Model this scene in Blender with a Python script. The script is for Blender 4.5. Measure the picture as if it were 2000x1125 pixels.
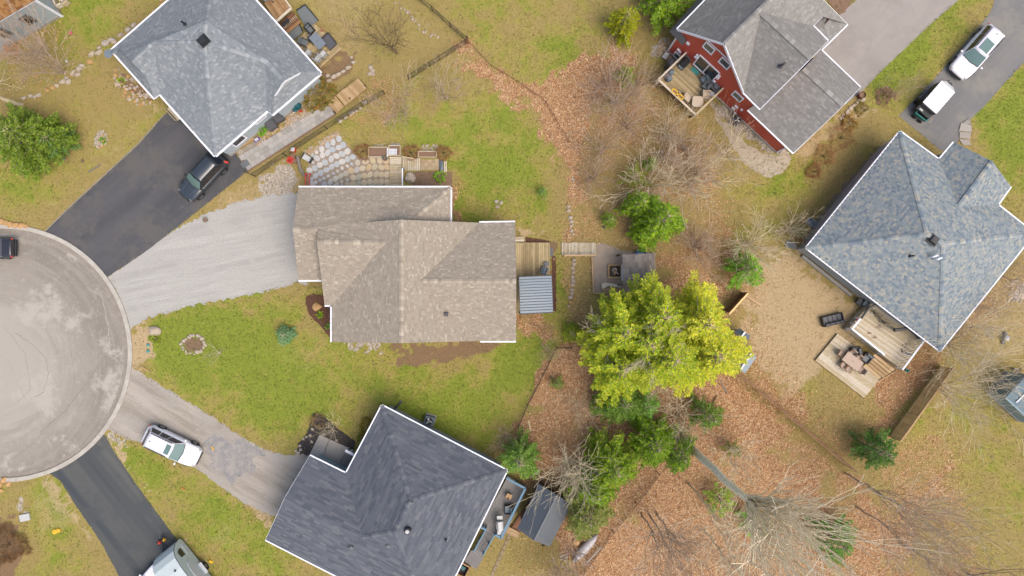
import bpy, math, random
import numpy as np
from mathutils import Vector, Matrix
from mathutils.geometry import tessellate_polygon
random.seed(7); rng = np.random.default_rng(7)
R = math.radians
for o in list(bpy.data.objects): bpy.data.objects.remove(o)
scene = bpy.context.scene; COL = scene.collection
# ---------------- camera, world, sun, exposure ----------------
H = 56.0; K = 24.0            # camera height, photo pixels per metre on the ground
cam_d = bpy.data.cameras.new('camera'); cam = bpy.data.objects.new('camera', cam_d); COL.objects.link(cam)
cam.location = (0, 0, H); cam_d.sensor_width = 36; cam_d.lens = 36 * H / (2000 / K); cam_d.clip_end = 5000
scene.camera = cam
world = bpy.data.worlds.new('World'); scene.world = world; world.use_nodes = True
wn = world.node_tree; wn.nodes.clear()
wo = wn.nodes.new('ShaderNodeOutputWorld'); bg = wn.nodes.new('ShaderNodeBackground'); sky = wn.nodes.new('ShaderNodeTexSky')
sky.sky_type = 'NISHITA'; sky.sun_disc = False; sky.sun_elevation = R(60); sky.sun_rotation = R(135)
sky.dust_density = 5.0; sky.air_density = 1.0; sky.ozone_density = 0.6
bg.inputs['Strength'].default_value = 0.15
wn.links.new(sky.outputs[0], bg.inputs[0]); wn.links.new(bg.outputs[0], wo.inputs[0])
sun_d = bpy.data.lights.new('sun', 'SUN'); sun = bpy.data.objects.new('sun', sun_d); COL.objects.link(sun)
sun_d.energy = 1.1; sun_d.angle = R(45); sun_d.color = (1, .94, .87)
# light comes from the lower right of the picture
az = R(-40); el = R(60)
dirv = Vector((math.cos(az) * math.cos(el), math.sin(az) * math.cos(el), math.sin(el)))
sun.rotation_euler = dirv.to_track_quat('Z', 'Y').to_euler()
scene.view_settings.view_transform = 'Standard'; scene.view_settings.look = 'None'
scene.view_settings.gamma = 1; scene.view_settings.use_curve_mapping = False
scene.view_settings.exposure = 0.8
KE = 2.0                       # how bright an albedo of 1 comes out
# ---------------- helpers ----------------
def lin(c):
    return tuple(((v / 255) / 12.92 if v / 255 <= .04045 else ((v / 255 + .055) / 1.055) ** 2.4) for v in c)
def alb(c, k=None):
    return tuple(min(.85, v / (k or KE)) for v in lin(c))
def W(px, py, z=0.0):
    s = (H - z) / H / K
    return Vector(((px - 1000) * s, -(py - 562.5) * s, z))
def pip(x, y, poly):
    x = np.asarray(x, float); y = np.asarray(y, float); c = np.zeros(x.shape, bool); n = len(poly)
    for i in range(n):
        x1, y1 = poly[i][:2]; x2, y2 = poly[(i + 1) % n][:2]
        if y1 == y2: continue
        c ^= ((y1 > y) != (y2 > y)) & (x < (x2 - x1) * (y - y1) / (y2 - y1) + x1)
    return c
def sdist(x, y, poly):
    d = np.full(x.shape, 1e9); n = len(poly)
    for i in range(n):
        a = np.array(poly[i][:2], float); b = np.array(poly[(i + 1) % n][:2], float); ab = b - a
        t = np.clip(((x - a[0]) * ab[0] + (y - a[1]) * ab[1]) / (ab @ ab + 1e-9), 0, 1)
        d = np.minimum(d, np.hypot(x - a[0] - t * ab[0], y - a[1] - t * ab[1]))
    return np.where(pip(x, y, poly), d, -d)
def vnoise(x, y, sc, seed, octv=4):
    out = np.zeros(np.shape(x)); amp = 1; tot = 0
    g = np.random.default_rng(seed)
    for o in range(octv):
        T = g.random((256, 256)); fx = x * sc; fy = y * sc
        ix = np.floor(fx).astype(int); iy = np.floor(fy).astype(int); u = fx - ix; v = fy - iy
        u = u * u * (3 - 2 * u); v = v * v * (3 - 2 * v)
        a = T[ix & 255, iy & 255]; b = T[(ix + 1) & 255, iy & 255]; c = T[ix & 255, (iy + 1) & 255]; d = T[(ix + 1) & 255, (iy + 1) & 255]
        out += amp * ((a * (1 - u) + b * u) * (1 - v) + (c * (1 - u) + d * u) * v); tot += amp; amp *= .55; sc *= 2.1
    return out / tot
def sstep(a, b, x):
    t = np.clip((x - a) / (b - a), 0, 1); return t * t * (3 - 2 * t)
# --- materials
def N(nt, t, **kw):
    n = nt.nodes.new(t)
    for k, v in kw.items():
        if k.startswith('i_'): n.inputs[k[2:].replace('_', ' ')].default_value = v
        else: setattr(n, k, v)
    return n
def mth(nt, op, a, b=None, c=None, clamp=False):
    n = nt.nodes.new('ShaderNodeMath'); n.operation = op; n.use_clamp = clamp
    for i, v in enumerate((a, b, c)):
        if v is None: continue
        if hasattr(v, 'links') or hasattr(v, 'is_linked'): nt.links.new(v, n.inputs[i])
        else: n.inputs[i].default_value = v
    return n.outputs[0]
def mixc(nt, f, a, b):
    n = nt.nodes.new('ShaderNodeMix'); n.data_type = 'RGBA'
    for s, v in ((n.inputs[0], f), (n.inputs[6], a), (n.inputs[7], b)):
        if hasattr(v, 'is_linked'): nt.links.new(v, s)
        elif isinstance(v, (int, float)): s.default_value = v
        else: s.default_value = (*v[:3], 1)
    return n.outputs[2]
def noise(nt, vec, sc, det=4, rough=.6):
    n = N(nt, 'ShaderNodeTexNoise'); n.inputs['Scale'].default_value = sc; n.inputs['Detail'].default_value = det; n.inputs['Roughness'].default_value = rough
    nt.links.new(vec, n.inputs['Vector']); return n.outputs['Fac']
def smoothst(nt, x, lo, hi):
    n = nt.nodes.new('ShaderNodeMapRange'); n.interpolation_type = 'SMOOTHSTEP'
    nt.links.new(x, n.inputs[0]); n.inputs[1].default_value = lo; n.inputs[2].default_value = hi; return n.outputs[0]
def newmat(name):
    m = bpy.data.materials.new(name); m.use_nodes = True; nt = m.node_tree
    b = nt.nodes['Principled BSDF']; return m, nt, b
def mat(name, c, rough=.8, var=.18, sc=6, c2=None, rnd=0.0, bump=0.0, attr=False, metal=0.0, spec=.5, coat=0, stretch=None, k=None, trans=0):
    m, nt, b = newmat(name)
    tc = N(nt, 'ShaderNodeTexCoord'); vec = tc.outputs['Object']
    if stretch:
        mp = N(nt, 'ShaderNodeMapping'); mp.inputs['Scale'].default_value = stretch[:3]
        if len(stretch) > 3: mp.inputs['Rotation'].default_value = (0, 0, stretch[3])
        nt.links.new(vec, mp.inputs[0]); vec = mp.outputs[0]
    n1 = noise(nt, vec, sc, 5, .65)
    fac = mth(nt, 'MULTIPLY_ADD', mth(nt, 'SUBTRACT', n1, .5), var * 3.2, 1.0)
    oi = N(nt, 'ShaderNodeObjectInfo')
    if rnd: fac = mth(nt, 'MULTIPLY', fac, mth(nt, 'MULTIPLY_ADD', oi.outputs['Random'], 2 * rnd, 1 - rnd))
    if attr:
        at = N(nt, 'ShaderNodeAttribute', attribute_name='col'); base = at.outputs['Color']
    else:
        base = N(nt, 'ShaderNodeRGB').outputs[0]; base.default_value = (*alb(c, k), 1)
    if c2:
        n2 = noise(nt, vec, sc * .35, 4)
        f2 = smoothst(nt, mth(nt, 'ADD', n2, mth(nt, 'MULTIPLY', mth(nt, 'SUBTRACT', oi.outputs['Random'], .5), .5 if rnd else 0)), .4, .6)
        base = mixc(nt, f2, base, alb(c2, k))
    v = N(nt, 'ShaderNodeVectorMath', operation='SCALE'); nt.links.new(base, v.inputs[0]); nt.links.new(fac, v.inputs['Scale'])
    nt.links.new(v.outputs[0], b.inputs['Base Color'])
    b.inputs['Roughness'].default_value = rough; b.inputs['Metallic'].default_value = metal; b.inputs['Specular IOR Level'].default_value = spec
    if coat: b.inputs['Coat Weight'].default_value = coat
    if trans:
        b.inputs['Subsurface Weight'].default_value = 0
    if bump:
        bn = N(nt, 'ShaderNodeBump'); bn.inputs['Strength'].default_value = bump; bn.inputs['Distance'].default_value = .05
        nt.links.new(n1, bn.inputs['Height']); nt.links.new(bn.outputs[0], b.inputs['Normal'])
    return m
M = {}
def T(o, label=None, cat=None, group=None, kind=None):
    if label: o['label'] = label
    if cat: o['category'] = cat
    if group: o['group'] = group
    if kind: o['kind'] = kind
    return o
def mesh_np(name, V, F, matr, parent=None, cols=None, smooth=False):
    """V (n,3), F list of arrays of equal-size faces -> fast mesh"""
    me = bpy.data.meshes.new(name); V = np.asarray(V, np.float32)
    F = [np.asarray(f, np.int32) for f in (F if isinstance(F, list) else [F])]
    loops = np.concatenate([f.ravel() for f in F]); sizes = np.concatenate([np.full(len(f), f.shape[1], np.int32) for f in F])
    me.vertices.add(len(V)); me.vertices.foreach_set('co', V.ravel())
    me.loops.add(len(loops)); me.loops.foreach_set('vertex_index', loops)
    me.polygons.add(len(sizes)); st = np.concatenate([[0], np.cumsum(sizes)[:-1]]).astype(np.int32)
    me.polygons.foreach_set('loop_start', st); me.polygons.foreach_set('loop_total', sizes)
    me.update(calc_edges=True)
    if cols is not None:
        a = me.attributes.new('col', 'FLOAT_COLOR', 'CORNER'); c = np.repeat(np.asarray(cols, np.float32), sizes, axis=0)
        c = np.concatenate([c, np.ones((len(c), 1), np.float32)], 1); a.data.foreach_set('color', c.ravel())
    if smooth: me.polygons.foreach_set('use_smooth', np.ones(len(sizes), bool))
    me.materials.append(matr); o = bpy.data.objects.new(name, me); COL.objects.link(o)
    if parent: o.parent = parent
    return o
def rootloc(p):
    v = Vector((0, 0, 0))
    while p: v += p.location; p = p.parent
    return v
class MB:
    """collects shapes, builds ONE mesh object. Coordinates are world ones (local=False) or those of the thing (local=True)."""
    def __init__(s): s.v = []; s.f = []; s.c = []
    def add(s, vs, fs, col=None):
        b = len(s.v); s.v += [tuple(v) for v in vs]; s.f += [tuple(b + i for i in f) for f in fs]; s.c += [col] * len(fs)
    def poly(s, vs, col=None): s.add(vs, [range(len(vs))], col)
    def box(s, c, size, rz=0, ax=None, col=None, taper=1.0):
        c = Vector(c); hx, hy, hz = size[0] / 2, size[1] / 2, size[2] / 2
        if ax is None: ax = (Vector((math.cos(rz), math.sin(rz), 0)), Vector((-math.sin(rz), math.cos(rz), 0)), Vector((0, 0, 1)))
        vs = []
        for z in (-1, 1):
            t = taper if z > 0 else 1
            for x, y in ((-1, -1), (1, -1), (1, 1), (-1, 1)): vs.append(c + ax[0] * x * hx * t + ax[1] * y * hy * t + ax[2] * z * hz)
        s.add(vs, [(3, 2, 1, 0), (4, 5, 6, 7), (0, 1, 5, 4), (1, 2, 6, 5), (2, 3, 7, 6), (3, 0, 4, 7)], col); return s
    def beam(s, p, q, w, h, col=None, up=(0, 0, 1)):
        p = Vector(p); q = Vector(q); d = q - p; L = d.length
        if L < 1e-6: return s
        d.normalize(); u = Vector(up); sd = d.cross(u)
        if sd.length < 1e-3: sd = Vector((1, 0, 0))
        sd.normalize(); u2 = sd.cross(d); return s.box((p + q) / 2, (L, w, h), ax=(d, sd, u2), col=col)
    def tube(s, p, q, r0, r1=None, n=8, cap=True, col=None):
        p = Vector(p); q = Vector(q); r1 = r0 if r1 is None else r1; d = (q - p).normalized()
        a = d.cross(Vector((0, 0, 1)));
        if a.length < 1e-3: a = Vector((1, 0, 0))
        a.normalize(); b = d.cross(a); vs = []
        for P, r in ((p, r0), (q, r1)):
            for i in range(n): t = 2 * math.pi * i / n; vs.append(P + a * math.cos(t) * r + b * math.sin(t) * r)
        fs = [(i, (i + 1) % n, n + (i + 1) % n, n + i) for i in range(n)]
        if cap: fs += [tuple(range(n))[::-1], tuple(range(n, 2 * n))]
        s.add(vs, fs, col); return s
    def prism(s, pts, z0, z1, col=None, top=True, bot=False):
        n = len(pts); ar = sum(pts[i][0] * pts[(i + 1) % n][1] - pts[(i + 1) % n][0] * pts[i][1] for i in range(n))
        if ar < 0: pts = pts[::-1]
        vs = [(p[0], p[1], z0) for p in pts] + [(p[0], p[1], z1) for p in pts]
        fs = [(i, (i + 1) % n, n + (i + 1) % n, n + i) for i in range(n)]
        if top: fs.append(tuple(range(n, 2 * n)))
        if bot: fs.append(tuple(range(n))[::-1])
        s.add(vs, fs, col); return s
    def lathe(s, c, prof, n=12, col=None):
        c = Vector(c); vs = []
        for r, z in prof:
            for i in range(n): t = 2 * math.pi * i / n; vs.append(c + Vector((r * math.cos(t), r * math.sin(t), z)))
        fs = []
        for k in range(len(prof) - 1):
            for i in range(n): fs.append((k * n + i, k * n + (i + 1) % n, (k + 1) * n + (i + 1) % n, (k + 1) * n + i))
        fs.append(tuple(range((len(prof) - 1) * n, len(prof) * n))); fs.append(tuple(range(n))[::-1])
        s.add(vs, fs, col); return s
    def build(s, name, m, parent=None, local=False, smooth=False, subsurf=0, bevel=0):
        off = Vector((0, 0, 0)) if local or not parent else rootloc(parent)
        me = bpy.data.meshes.new(name); me.from_pydata([(v[0] - off[0], v[1] - off[1], v[2] - off[2]) for v in s.v], [], s.f)
        if any(c is not None for c in s.c):
            a = me.attributes.new('col', 'FLOAT_COLOR', 'CORNER'); arr = []
            for p, c in zip(me.polygons, s.c): arr += [*(c or (.2, .2, .2)), 1.0] * p.loop_total
            a.data.foreach_set('color', arr)
        me.materials.append(m)
        if smooth: me.polygons.foreach_set('use_smooth', [True] * len(me.polygons))
        o = bpy.data.objects.new(name, me); COL.objects.link(o)
        if parent: o.parent = parent
        if bevel: md = o.modifiers.new('bevel', 'BEVEL'); md.width = bevel; md.segments = 2; md.limit_method = 'ANGLE'
        if subsurf: md = o.modifiers.new('sub', 'SUBSURF'); md.levels = md.render_levels = subsurf
        return o
def thing(name, label, cat, loc, rz=0, group=None):
    o = bpy.data.objects.new(name, None); COL.objects.link(o); o.empty_display_size = .3
    o.location = Vector(loc); o.rotation_euler = (0, 0, rz); return T(o, label, cat, group)
def at(px, py, deg=0, z=0):  # location and rotation from photo position and photo angle (clockwise)
    return dict(loc=W(px, py, z), rz=-R(deg))
def copy_tree(o, label=None, loc=None, rz=None, parent=None, scale=None):
    c = o.copy(); COL.objects.link(c)
    if parent: c.parent = parent
    if label: c['label'] = label
    if loc is not None: c.location = loc
    if rz is not None: c.rotation_euler = (0, 0, rz)
    if scale is not None: c.scale = (scale,) * 3
    for ch in list(o.children): copy_tree(ch, parent=c)
    return c
# ---------------- materials ----------------
M['white'] = mat('white_paint', (235, 238, 245), .5, .03, 3, k=1.35)
M['offwhite'] = mat('offwhite_plastic', (225, 225, 222), .5, .05, 3)
M['grey_siding'] = mat('grey_siding', (178, 188, 192), .6, .05, 4, stretch=(.3, .3, 9))
M['pale_siding'] = mat('pale_siding', (200, 212, 218), .6, .05, 4, stretch=(.3, .3, 9))
M['blue_siding'] = mat('blue_grey_siding', (150, 178, 188), .6, .05, 4, stretch=(.3, .3, 9))
M['red_siding'] = mat('red_siding', (158, 66, 50), .6, .05, 4, stretch=(.3, .3, 12), k=.85)
M['beige_wall'] = mat('beige_wall', (176, 160, 142), .7, .06, 4)
M['concrete'] = mat('concrete', (190, 184, 174), .85, .12, 5, bump=.2)
M['wood_pale'] = mat('weathered_wood', (206, 188, 152), .8, .18, 5, c2=(216, 203, 180), rnd=.1, bump=.2, k=1.6)
M['wood_olive'] = mat('olive_deck_wood', (172, 152, 110), .8, .2, 5, c2=(192, 172, 130), rnd=.12, bump=.2, k=1.5)
M['wood_tan'] = mat('tan_wood', (208, 170, 118), .75, .14, 6, c2=(222, 188, 140), rnd=.1, bump=.15)
M['wood_orange'] = mat('orange_wood', (186, 140, 92), .75, .18, 6, c2=(202, 165, 118), rnd=.12)
M['wood_brown'] = mat('brown_wood', (142, 96, 66), .8, .2, 6, c2=(160, 112, 78), rnd=.15)
M['wood_dark'] = mat('dark_wood', (98, 74, 52), .8, .2, 6, rnd=.15)
M['wood_fence'] = mat('fence_wood', (176, 150, 102), .85, .2, 6, c2=(160, 138, 94), rnd=.25, bump=.2, k=.7)
M['grey_deck'] = mat('grey_composite', (152, 148, 146), .7, .08, 4, rnd=.1)
M['blue_paint'] = mat('blue_paint', (110, 158, 188), .6, .06, 4)
M['black'] = mat('black_metal', (44, 46, 50), .5, .08, 5)
M['dark_grey'] = mat('dark_grey_plastic', (98, 98, 102), .6, .08, 5)
M['mid_grey'] = mat('mid_grey_plastic', (120, 126, 130), .6, .08, 5)
M['grey_blue'] = mat('grey_blue_fabric', (130, 145, 155), .8, .1, 6)
M['slate'] = mat('slate_top', (128, 134, 134), .6, .1, 3)
M['table_grey'] = mat('grey_table_top', (140, 152, 162), .4, .06, 3)
M['beige'] = mat('beige_plastic', (224, 204, 178), .6, .05, 5)
M['tan_table'] = mat('tan_table_top', (208, 180, 158), .6, .07, 5)
M['glass'] = mat('window_glass', (92, 104, 104), .08, .12, 1.5, spec=.8)
M['glass_green'] = mat('green_tinted_glass', (118, 150, 142), .08, .14, 1.5, spec=.9)
M['dark_glass'] = mat('dark_car_glass', (38, 42, 58), .06, .1, 2, spec=.9)
M['rubber'] = mat('rubber', (46, 46, 48), .8, .1, 8)
M['chrome'] = mat('wheel_metal', (170, 172, 176), .35, .05, 5, metal=.7)
M['red'] = mat('red_plastic', (214, 62, 50), .4, .05, 5, k=1.6)
M['pink'] = mat('pink_plastic', (238, 130, 128), .6, .05, 5)
M['teal'] = mat('teal_plastic', (30, 138, 128), .5, .06, 5)
M['dark_teal'] = mat('dark_teal_plastic', (18, 100, 106), .5, .06, 5)
M['turquoise'] = mat('turquoise_mat', (88, 178, 170), .9, .25, 14)
M['yellow'] = mat('yellow_plastic', (236, 186, 40), .5, .06, 5, k=1.6)
M['purple'] = mat('purple_plastic', (110, 84, 178), .5, .06, 5)
M['blue'] = mat('blue_plastic', (30, 120, 200), .5, .06, 5)
M['metal_roof'] = mat('grey_blue_metal_roof', (158, 174, 188), .42, .05, 2, metal=.0)
M['metal_roof_dark'] = mat('dark_metal_roof', (92, 102, 112), .45, .05, 2)
M['metal_roof_blue'] = mat('pale_blue_metal_roof', (140, 160, 170), .45, .05, 2)
M['soil'] = mat('soil', (140, 112, 90), .95, .3, 9, bump=.5, k=1.6)
M['mulch'] = mat('mulch', (112, 74, 58), .95, .35, 16, bump=.6)
M['dark_mulch'] = mat('dark_mulch', (74, 66, 66), .95, .35, 16, bump=.6)
M['bark'] = mat('bark', (174, 148, 126), .95, .2, 12, c2=(192, 172, 150), k=1.15)
M['bark_pale'] = mat('pale_bark', (214, 204, 182), .95, .15, 12, c2=(196, 184, 160), k=.8)
M['bark_grey'] = mat('grey_bark', (204, 192, 162), .95, .2, 12, c2=(196, 180, 152), k=1.0)
M['bark_dark'] = mat('dark_bark', (130, 106, 84), .95, .25, 12)
M['leafcol'] = mat('foliage', (0, 0, 0), .75, .08, 8, attr=True, spec=.25)
M['piece'] = mat('coloured_pieces', (0, 0, 0), .85, .12, 9, attr=True, spec=.3)
nt_ = M['leafcol'].node_tree; pb_ = nt_.nodes['Principled BSDF']; tb_ = nt_.nodes.new('ShaderNodeBsdfTranslucent'); mx_ = nt_.nodes.new('ShaderNodeMixShader'); mx_.inputs[0].default_value = .38
nt_.links.new(pb_.inputs['Base Color'].links[0].from_socket, tb_.inputs[0]); nt_.links.new(pb_.outputs[0], mx_.inputs[1]); nt_.links.new(tb_.outputs[0], mx_.inputs[2]); nt_.links.new(mx_.outputs[0], nt_.nodes['Material Output'].inputs[0])
M['shingle'] = mat('asphalt_shingle', (0, 0, 0), .92, .1, 30, attr=True, spec=.2)
M['mesh'] = mat('fence_wire', (70, 66, 58), .6, .05, 5)
M['rock'] = mat('rock', (196, 180, 158), .9, .22, 5, c2=(174, 162, 148), rnd=.2, bump=.5, k=1.5)
M['rock_orange'] = mat('orange_rock', (214, 172, 116), .9, .22, 5, c2=(198, 154, 102), rnd=.15, bump=.5, k=1.7)
M['driftwood'] = mat('grey_log', (150, 142, 132), .9, .2, 7, bump=.3)
M['orange'] = mat('orange_plastic', (226, 128, 60), .6, .05, 5)
# ---------------- ground zones (photo coordinates) ----------------
def ngon(cx, cy, r, n=48, ry=None):
    return [(cx + r * math.cos(2 * math.pi * i / n), cy + (ry or r) * math.sin(2 * math.pi * i / n)) for i in range(n)]
CX, CY, CR = 8, 690, 243
DR1 = [(84, 456), (130, 412), (200, 347), (270, 283), (322, 224), (345, 205), (425, 280), (462, 300), (484, 334), (420, 385), (350, 441), (280, 495), (209, 542), (180, 510), (140, 478)]
DR2 = [(209, 541), (250, 512), (300, 475), (345, 447), (400, 420), (455, 398), (510, 384), (560, 378), (600, 376), (600, 560), (583, 549), (545, 562), (500, 574), (440, 585), (390, 594), (330, 608), (285, 622), (262, 640), (250, 650), (244, 612), (228, 570)]
DR3 = [(251, 712), (285, 735), (330, 762), (400, 805), (460, 845), (510, 876), (560, 890), (615, 885), (610, 940), (560, 1010), (525, 1005), (480, 985), (430, 950), (390, 918), (330, 890), (280, 868), (236, 852), (210, 838), (205, 828), (232, 790), (247, 745)]
DR4 = [(198, 834), (205, 850), (225, 885), (262, 940), (300, 992), (350, 1060), (395, 1120), (420, 1160), (270, 1200), (232, 1125), (195, 1055), (150, 990), (118, 940), (90, 920), (140, 895)]
DR5 = [(1590, 100), (1638, 30), (1655, 15), (1673, 0), (1740, -70), (1960, -90), (1872, 0), (1815, 50), (1762, 100), (1720, 140), (1686, 176), (1650, 205), (1600, 160)]
DR6 = [(1946, -10), (1935, 22), (1912, 52), (1870, 100), (1820, 160), (1780, 200), (1756, 226), (1790, 255), (1834, 292), (1868, 300), (1873, 270), (1892, 236), (1925, 205), (1960, 165), (2010, 112), (2080, 60), (2080, -10), (1990, -60)]
PATH1 = [(1395, 225), (1418, 240), (1450, 275), (1490, 300), (1540, 305), (1548, 310), (1530, 335), (1500, 348), (1478, 335), (1452, 318), (1430, 285)]
PATH2 = [(1748, 262), (1758, 272), (1720, 320), (1670, 385), (1625, 440), (1600, 468), (1575, 470), (1592, 430), (1640, 372), (1700, 300)]
ROADS = dict(walk=[(458, 294), (484, 338), (560, 290), (658, 225), (718, 172), (698, 150), (636, 200), (545, 256), (510, 268)], patio=[(600, 330), (592, 300), (609, 296), (640, 268), (660, 258), (700, 304), (784, 302), (784, 368), (600, 368)], tiles=[(784, 306), (876, 308), (876, 338), (784, 336)], court=[(1158, 474), (1220, 490), (1282, 494), (1282, 575), (1158, 574)], beds=[(718, 286), (786, 280), (786, 309), (718, 310)], bed2=[(816, 295), (855, 295), (855, 310), (816, 310)], slab=[(625, 846), (682, 872), (664, 904), (602, 892)], ld=[(1636, 650), (1592, 704), (1688, 778), (1735, 722)], slabs=[(1870, 238), (1898, 232), (1898, 286), (1870, 276)], cul=ngon(CX, CY, CR + 13), d1=DR1, d2=DR2, d3=DR3, d4=DR4, d5=DR5, d6=DR6)
# green strength patches: (x, y, radius, weight)
GREEN = [(700, 20, 60, -.2), (1050, 60, 150, .15), (1010, 130, 70, .35), (930, 60, 60, .3), (180, 20, 90, .4), (150, 60, 60, .2), (50, 350, 80, .35), (60, 400, 70, .3), (130, 370, 60, .3),
         (1000, 300, 90, .45), (940, 340, 100, .5), (900, 300, 60, .2), (1050, 430, 60, .4), (1080, 540, 50, .6), (1095, 600, 50, .6), (420, 640, 120, .55), (350, 700, 90, .6), (520, 780, 120, .5), (600, 800, 120, .45),
         (760, 770, 110, .4), (900, 800, 100, .45), (1040, 700, 60, .6), (990, 750, 60, .5), (840, 820, 60, .5), (560, 600, 60, .35), (480, 620, 70, .35), (620, 720, 80, .1), (300, 960, 90, .5), (400, 1000, 100, .45), (480, 1050, 70, .45),
         (80, 990, 60, .25), (150, 1080, 60, .3), (1000, 690, 50, .4), (1500, 340, 60, .5), (1560, 330, 50, .5), (1620, 250, 40, .3), (1780, 100, 60, .5), (1850, 40, 60, .5), (1720, 165, 30, .5), (1960, 240, 90, .5), (1990, 330, 70, .4), (1990, 150, 30, .4),
         (1960, 900, 60, .25), (1980, 980, 60, .2), (1930, 820, 50, .15), (1640, 800, 40, .4), (1590, 760, 40, .3), (1700, 790, 50, .2), (1180, 480, 40, .3), (960, 1000, 50, .35), (940, 880, 60, .55), (1030, 1060, 60, .2), (280, 900, 40, .4), (820, 300, 40, .2),
         (330, 630, 60, .4), (640, 330, 30, .0), (560, 340, 40, -.1), (1240, 330, 60, .35), (1160, 640, 40, .3), (220, 250, 60, .12), (650, 780, 60, .3)]
BASEG = [([(-300, -200), (330, -200), (330, 300), (-300, 500)], .46), ([(560, -200), (915, 80), (640, 240)], .3), ([(640, 240), (915, 90), (1110, 330), (1110, 620), (880, 440), (880, 300)], .5),
         ([(915, 80), (830, -200), (1330, -200), (1330, 60), (1190, 90), (1010, 180)], .46), ([(250, 640), (640, 560), (1085, 670), (990, 880), (700, 800), (560, 900)], .46), ([(220, 850), (520, 1010), (640, 1200), (400, 1200)], .55),
         ([(-200, 930), (100, 930), (230, 1200), (-200, 1200)], .48), ([(1750, 820), (2300, 700), (2300, 1300), (1900, 1300)], .42), ([(1880, 200), (2300, -50), (2300, 440), (1970, 380)], .62), ([(1200, -100), (1330, 0), (1290, 220), (1180, 120)], .18),
         ([(1450, 740), (1600, 620), (1740, 780), (1700, 930)], .3), ([(1400, 300), (1560, 330), (1750, 240), (1600, 470), (1400, 470)], .36), ([(1650, 200), (1900, -60), (1950, 0), (1760, 230)], .5)]
LEAF = [([(1075, 690), (1130, 640), (1420, 620), (1440, 740), (1560, 850), (1680, 935), (1720, 1000), (1790, 1060), (1800, 1250), (1080, 1250), (1110, 1110), (1020, 960), (985, 900), (1010, 840), (1060, 750)], 1.0, 14),
        ([(880, 85), (925, 90), (1000, 160), (1060, 175), (1110, 130), (1190, 85), (1240, 100), (1230, 170), (1150, 200), (1130, 330), (1160, 420), (1100, 420), (1090, 300), (1060, 240), (1000, 190), (960, 165), (900, 130)], 1.3, 12),
        ([(1100, 190), (1290, 150), (1400, 260), (1440, 470), (1280, 500), (1180, 470), (1110, 420)], .5, 30),
        ([(1280, 460), (1400, 450), (1450, 520), (1500, 560), (1430, 620), (1270, 620)], .7, 20), ([(1440, 600), (1500, 640), (1560, 760), (1700, 900), (1680, 935), (1440, 735)], .55, 20), ([(1560, 760), (1740, 790), (1760, 860), (1690, 930)], .5, 18),
        ([(1730, 650), (1860, 600), (1840, 720), (1740, 830), (1690, 790)], .8, 14), ([(1690, 860), (1860, 850), (1960, 1200), (1700, 1200)], .52, 40), ([(1090, 400), (1130, 400), (1135, 760), (1090, 480)], .6, 8),
        ([(1130, 560), (1150, 490), (1165, 620), (1120, 680)], .5, 10), ([(690, 180), (760, 150), (800, 190), (760, 260), (700, 240)], .5, 18), ([(1000, 600), (1070, 610), (1090, 680), (1010, 640)], .6, 10), ([(1100, 440), (1250, 440), (1260, 500), (1100, 480)], .55, 10),
        ([(1000, 1040), (1110, 1050), (1130, 1200), (960, 1200)], .35, 20), ([(1830, 520), (1990, 500), (2050, 560), (1900, 640), (1840, 700)], .5, 14), ([(880, 360), (900, 360), (900, 440), (880, 440)], .8, 5), ([(0, 60), (110, 40), (130, 150), (0, 200)], .4, 16),
        ([(900, 600), (1100, 620), (1090, 690), (1040, 640)], .3, 10), ([(1700, 50), (1770, 170), (1720, 200)], .0, 5), ([(210, 90), (330, 0), (350, 5), (225, 105)], .7, 6), ([(1200, 150), (1330, 110), (1400, 240), (1250, 200)], .25, 20)]
DIRT = [([(200, 845), (222, 850), (265, 925), (340, 1030), (420, 1130), (405, 1130), (300, 985), (225, 880)], .75, 7), ([(395, 920), (440, 950), (500, 1000), (540, 1010), (530, 985), (480, 968), (420, 925)], .9, 7), ([(88, 930), (110, 935), (150, 1000), (190, 1060), (180, 1070), (120, 990), (95, 950)], .6, 8), ([(262, 712), (300, 735), (420, 805), (520, 870), (580, 885), (585, 872), (500, 850), (400, 790), (290, 722)], .45, 5), ([(80, 440), (140, 385), (230, 300), (330, 205), (315, 200), (200, 315), (70, 430)], .5, 6), ([(60, 970), (130, 960), (150, 1020), (80, 1050)], .45, 14), ([(380, 1030), (440, 1020), (500, 1060), (420, 1090)], .4, 16), ([(1470, 500), (1560, 490), (1640, 560), (1700, 640), (1660, 700), (1540, 760), (1480, 700), (1440, 600)], 1.1, 24), ([(180, 220), (300, 210), (310, 300), (180, 380)], .3, 40), ([(255, 625), (290, 630), (300, 700), (262, 712)], .9, 8), ([(470, 975), (530, 1000), (545, 1040), (490, 1010)], .8, 8),
        ([(250, 640), (280, 690), (275, 720), (250, 720)], .8, 6), ([(440, 360), (590, 340), (590, 380), (420, 420), (260, 520), (230, 540), (420, 400)], .5, 8), ([(560, -100), (760, -50), (700, 160), (660, 130)], .45, 30), ([(620, 140), (700, 110), (720, 200), (640, 230)], .3, 20), ([(640, 200), (520, 320), (480, 345), (600, 250)], .6, 6),
        ([(1830, 540), (2050, 480), (2100, 700), (1900, 720)], .5, 30), ([(1530, 280), (1700, 190), (1720, 215), (1560, 320)], .6, 8), ([(1005, 438), (1040, 440), (1080, 455), (1040, 466), (1008, 466)], .9, 6), ([(860, 700), (740, 640), (590, 720), (640, 790), (760, 740)], .12, 30), ([(540, 600), (660, 690), (640, 760), (540, 700)], .35, 20), ([(1000, 230), (800, 150), (720, 260), (900, 290)], .3, 30)]
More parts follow.
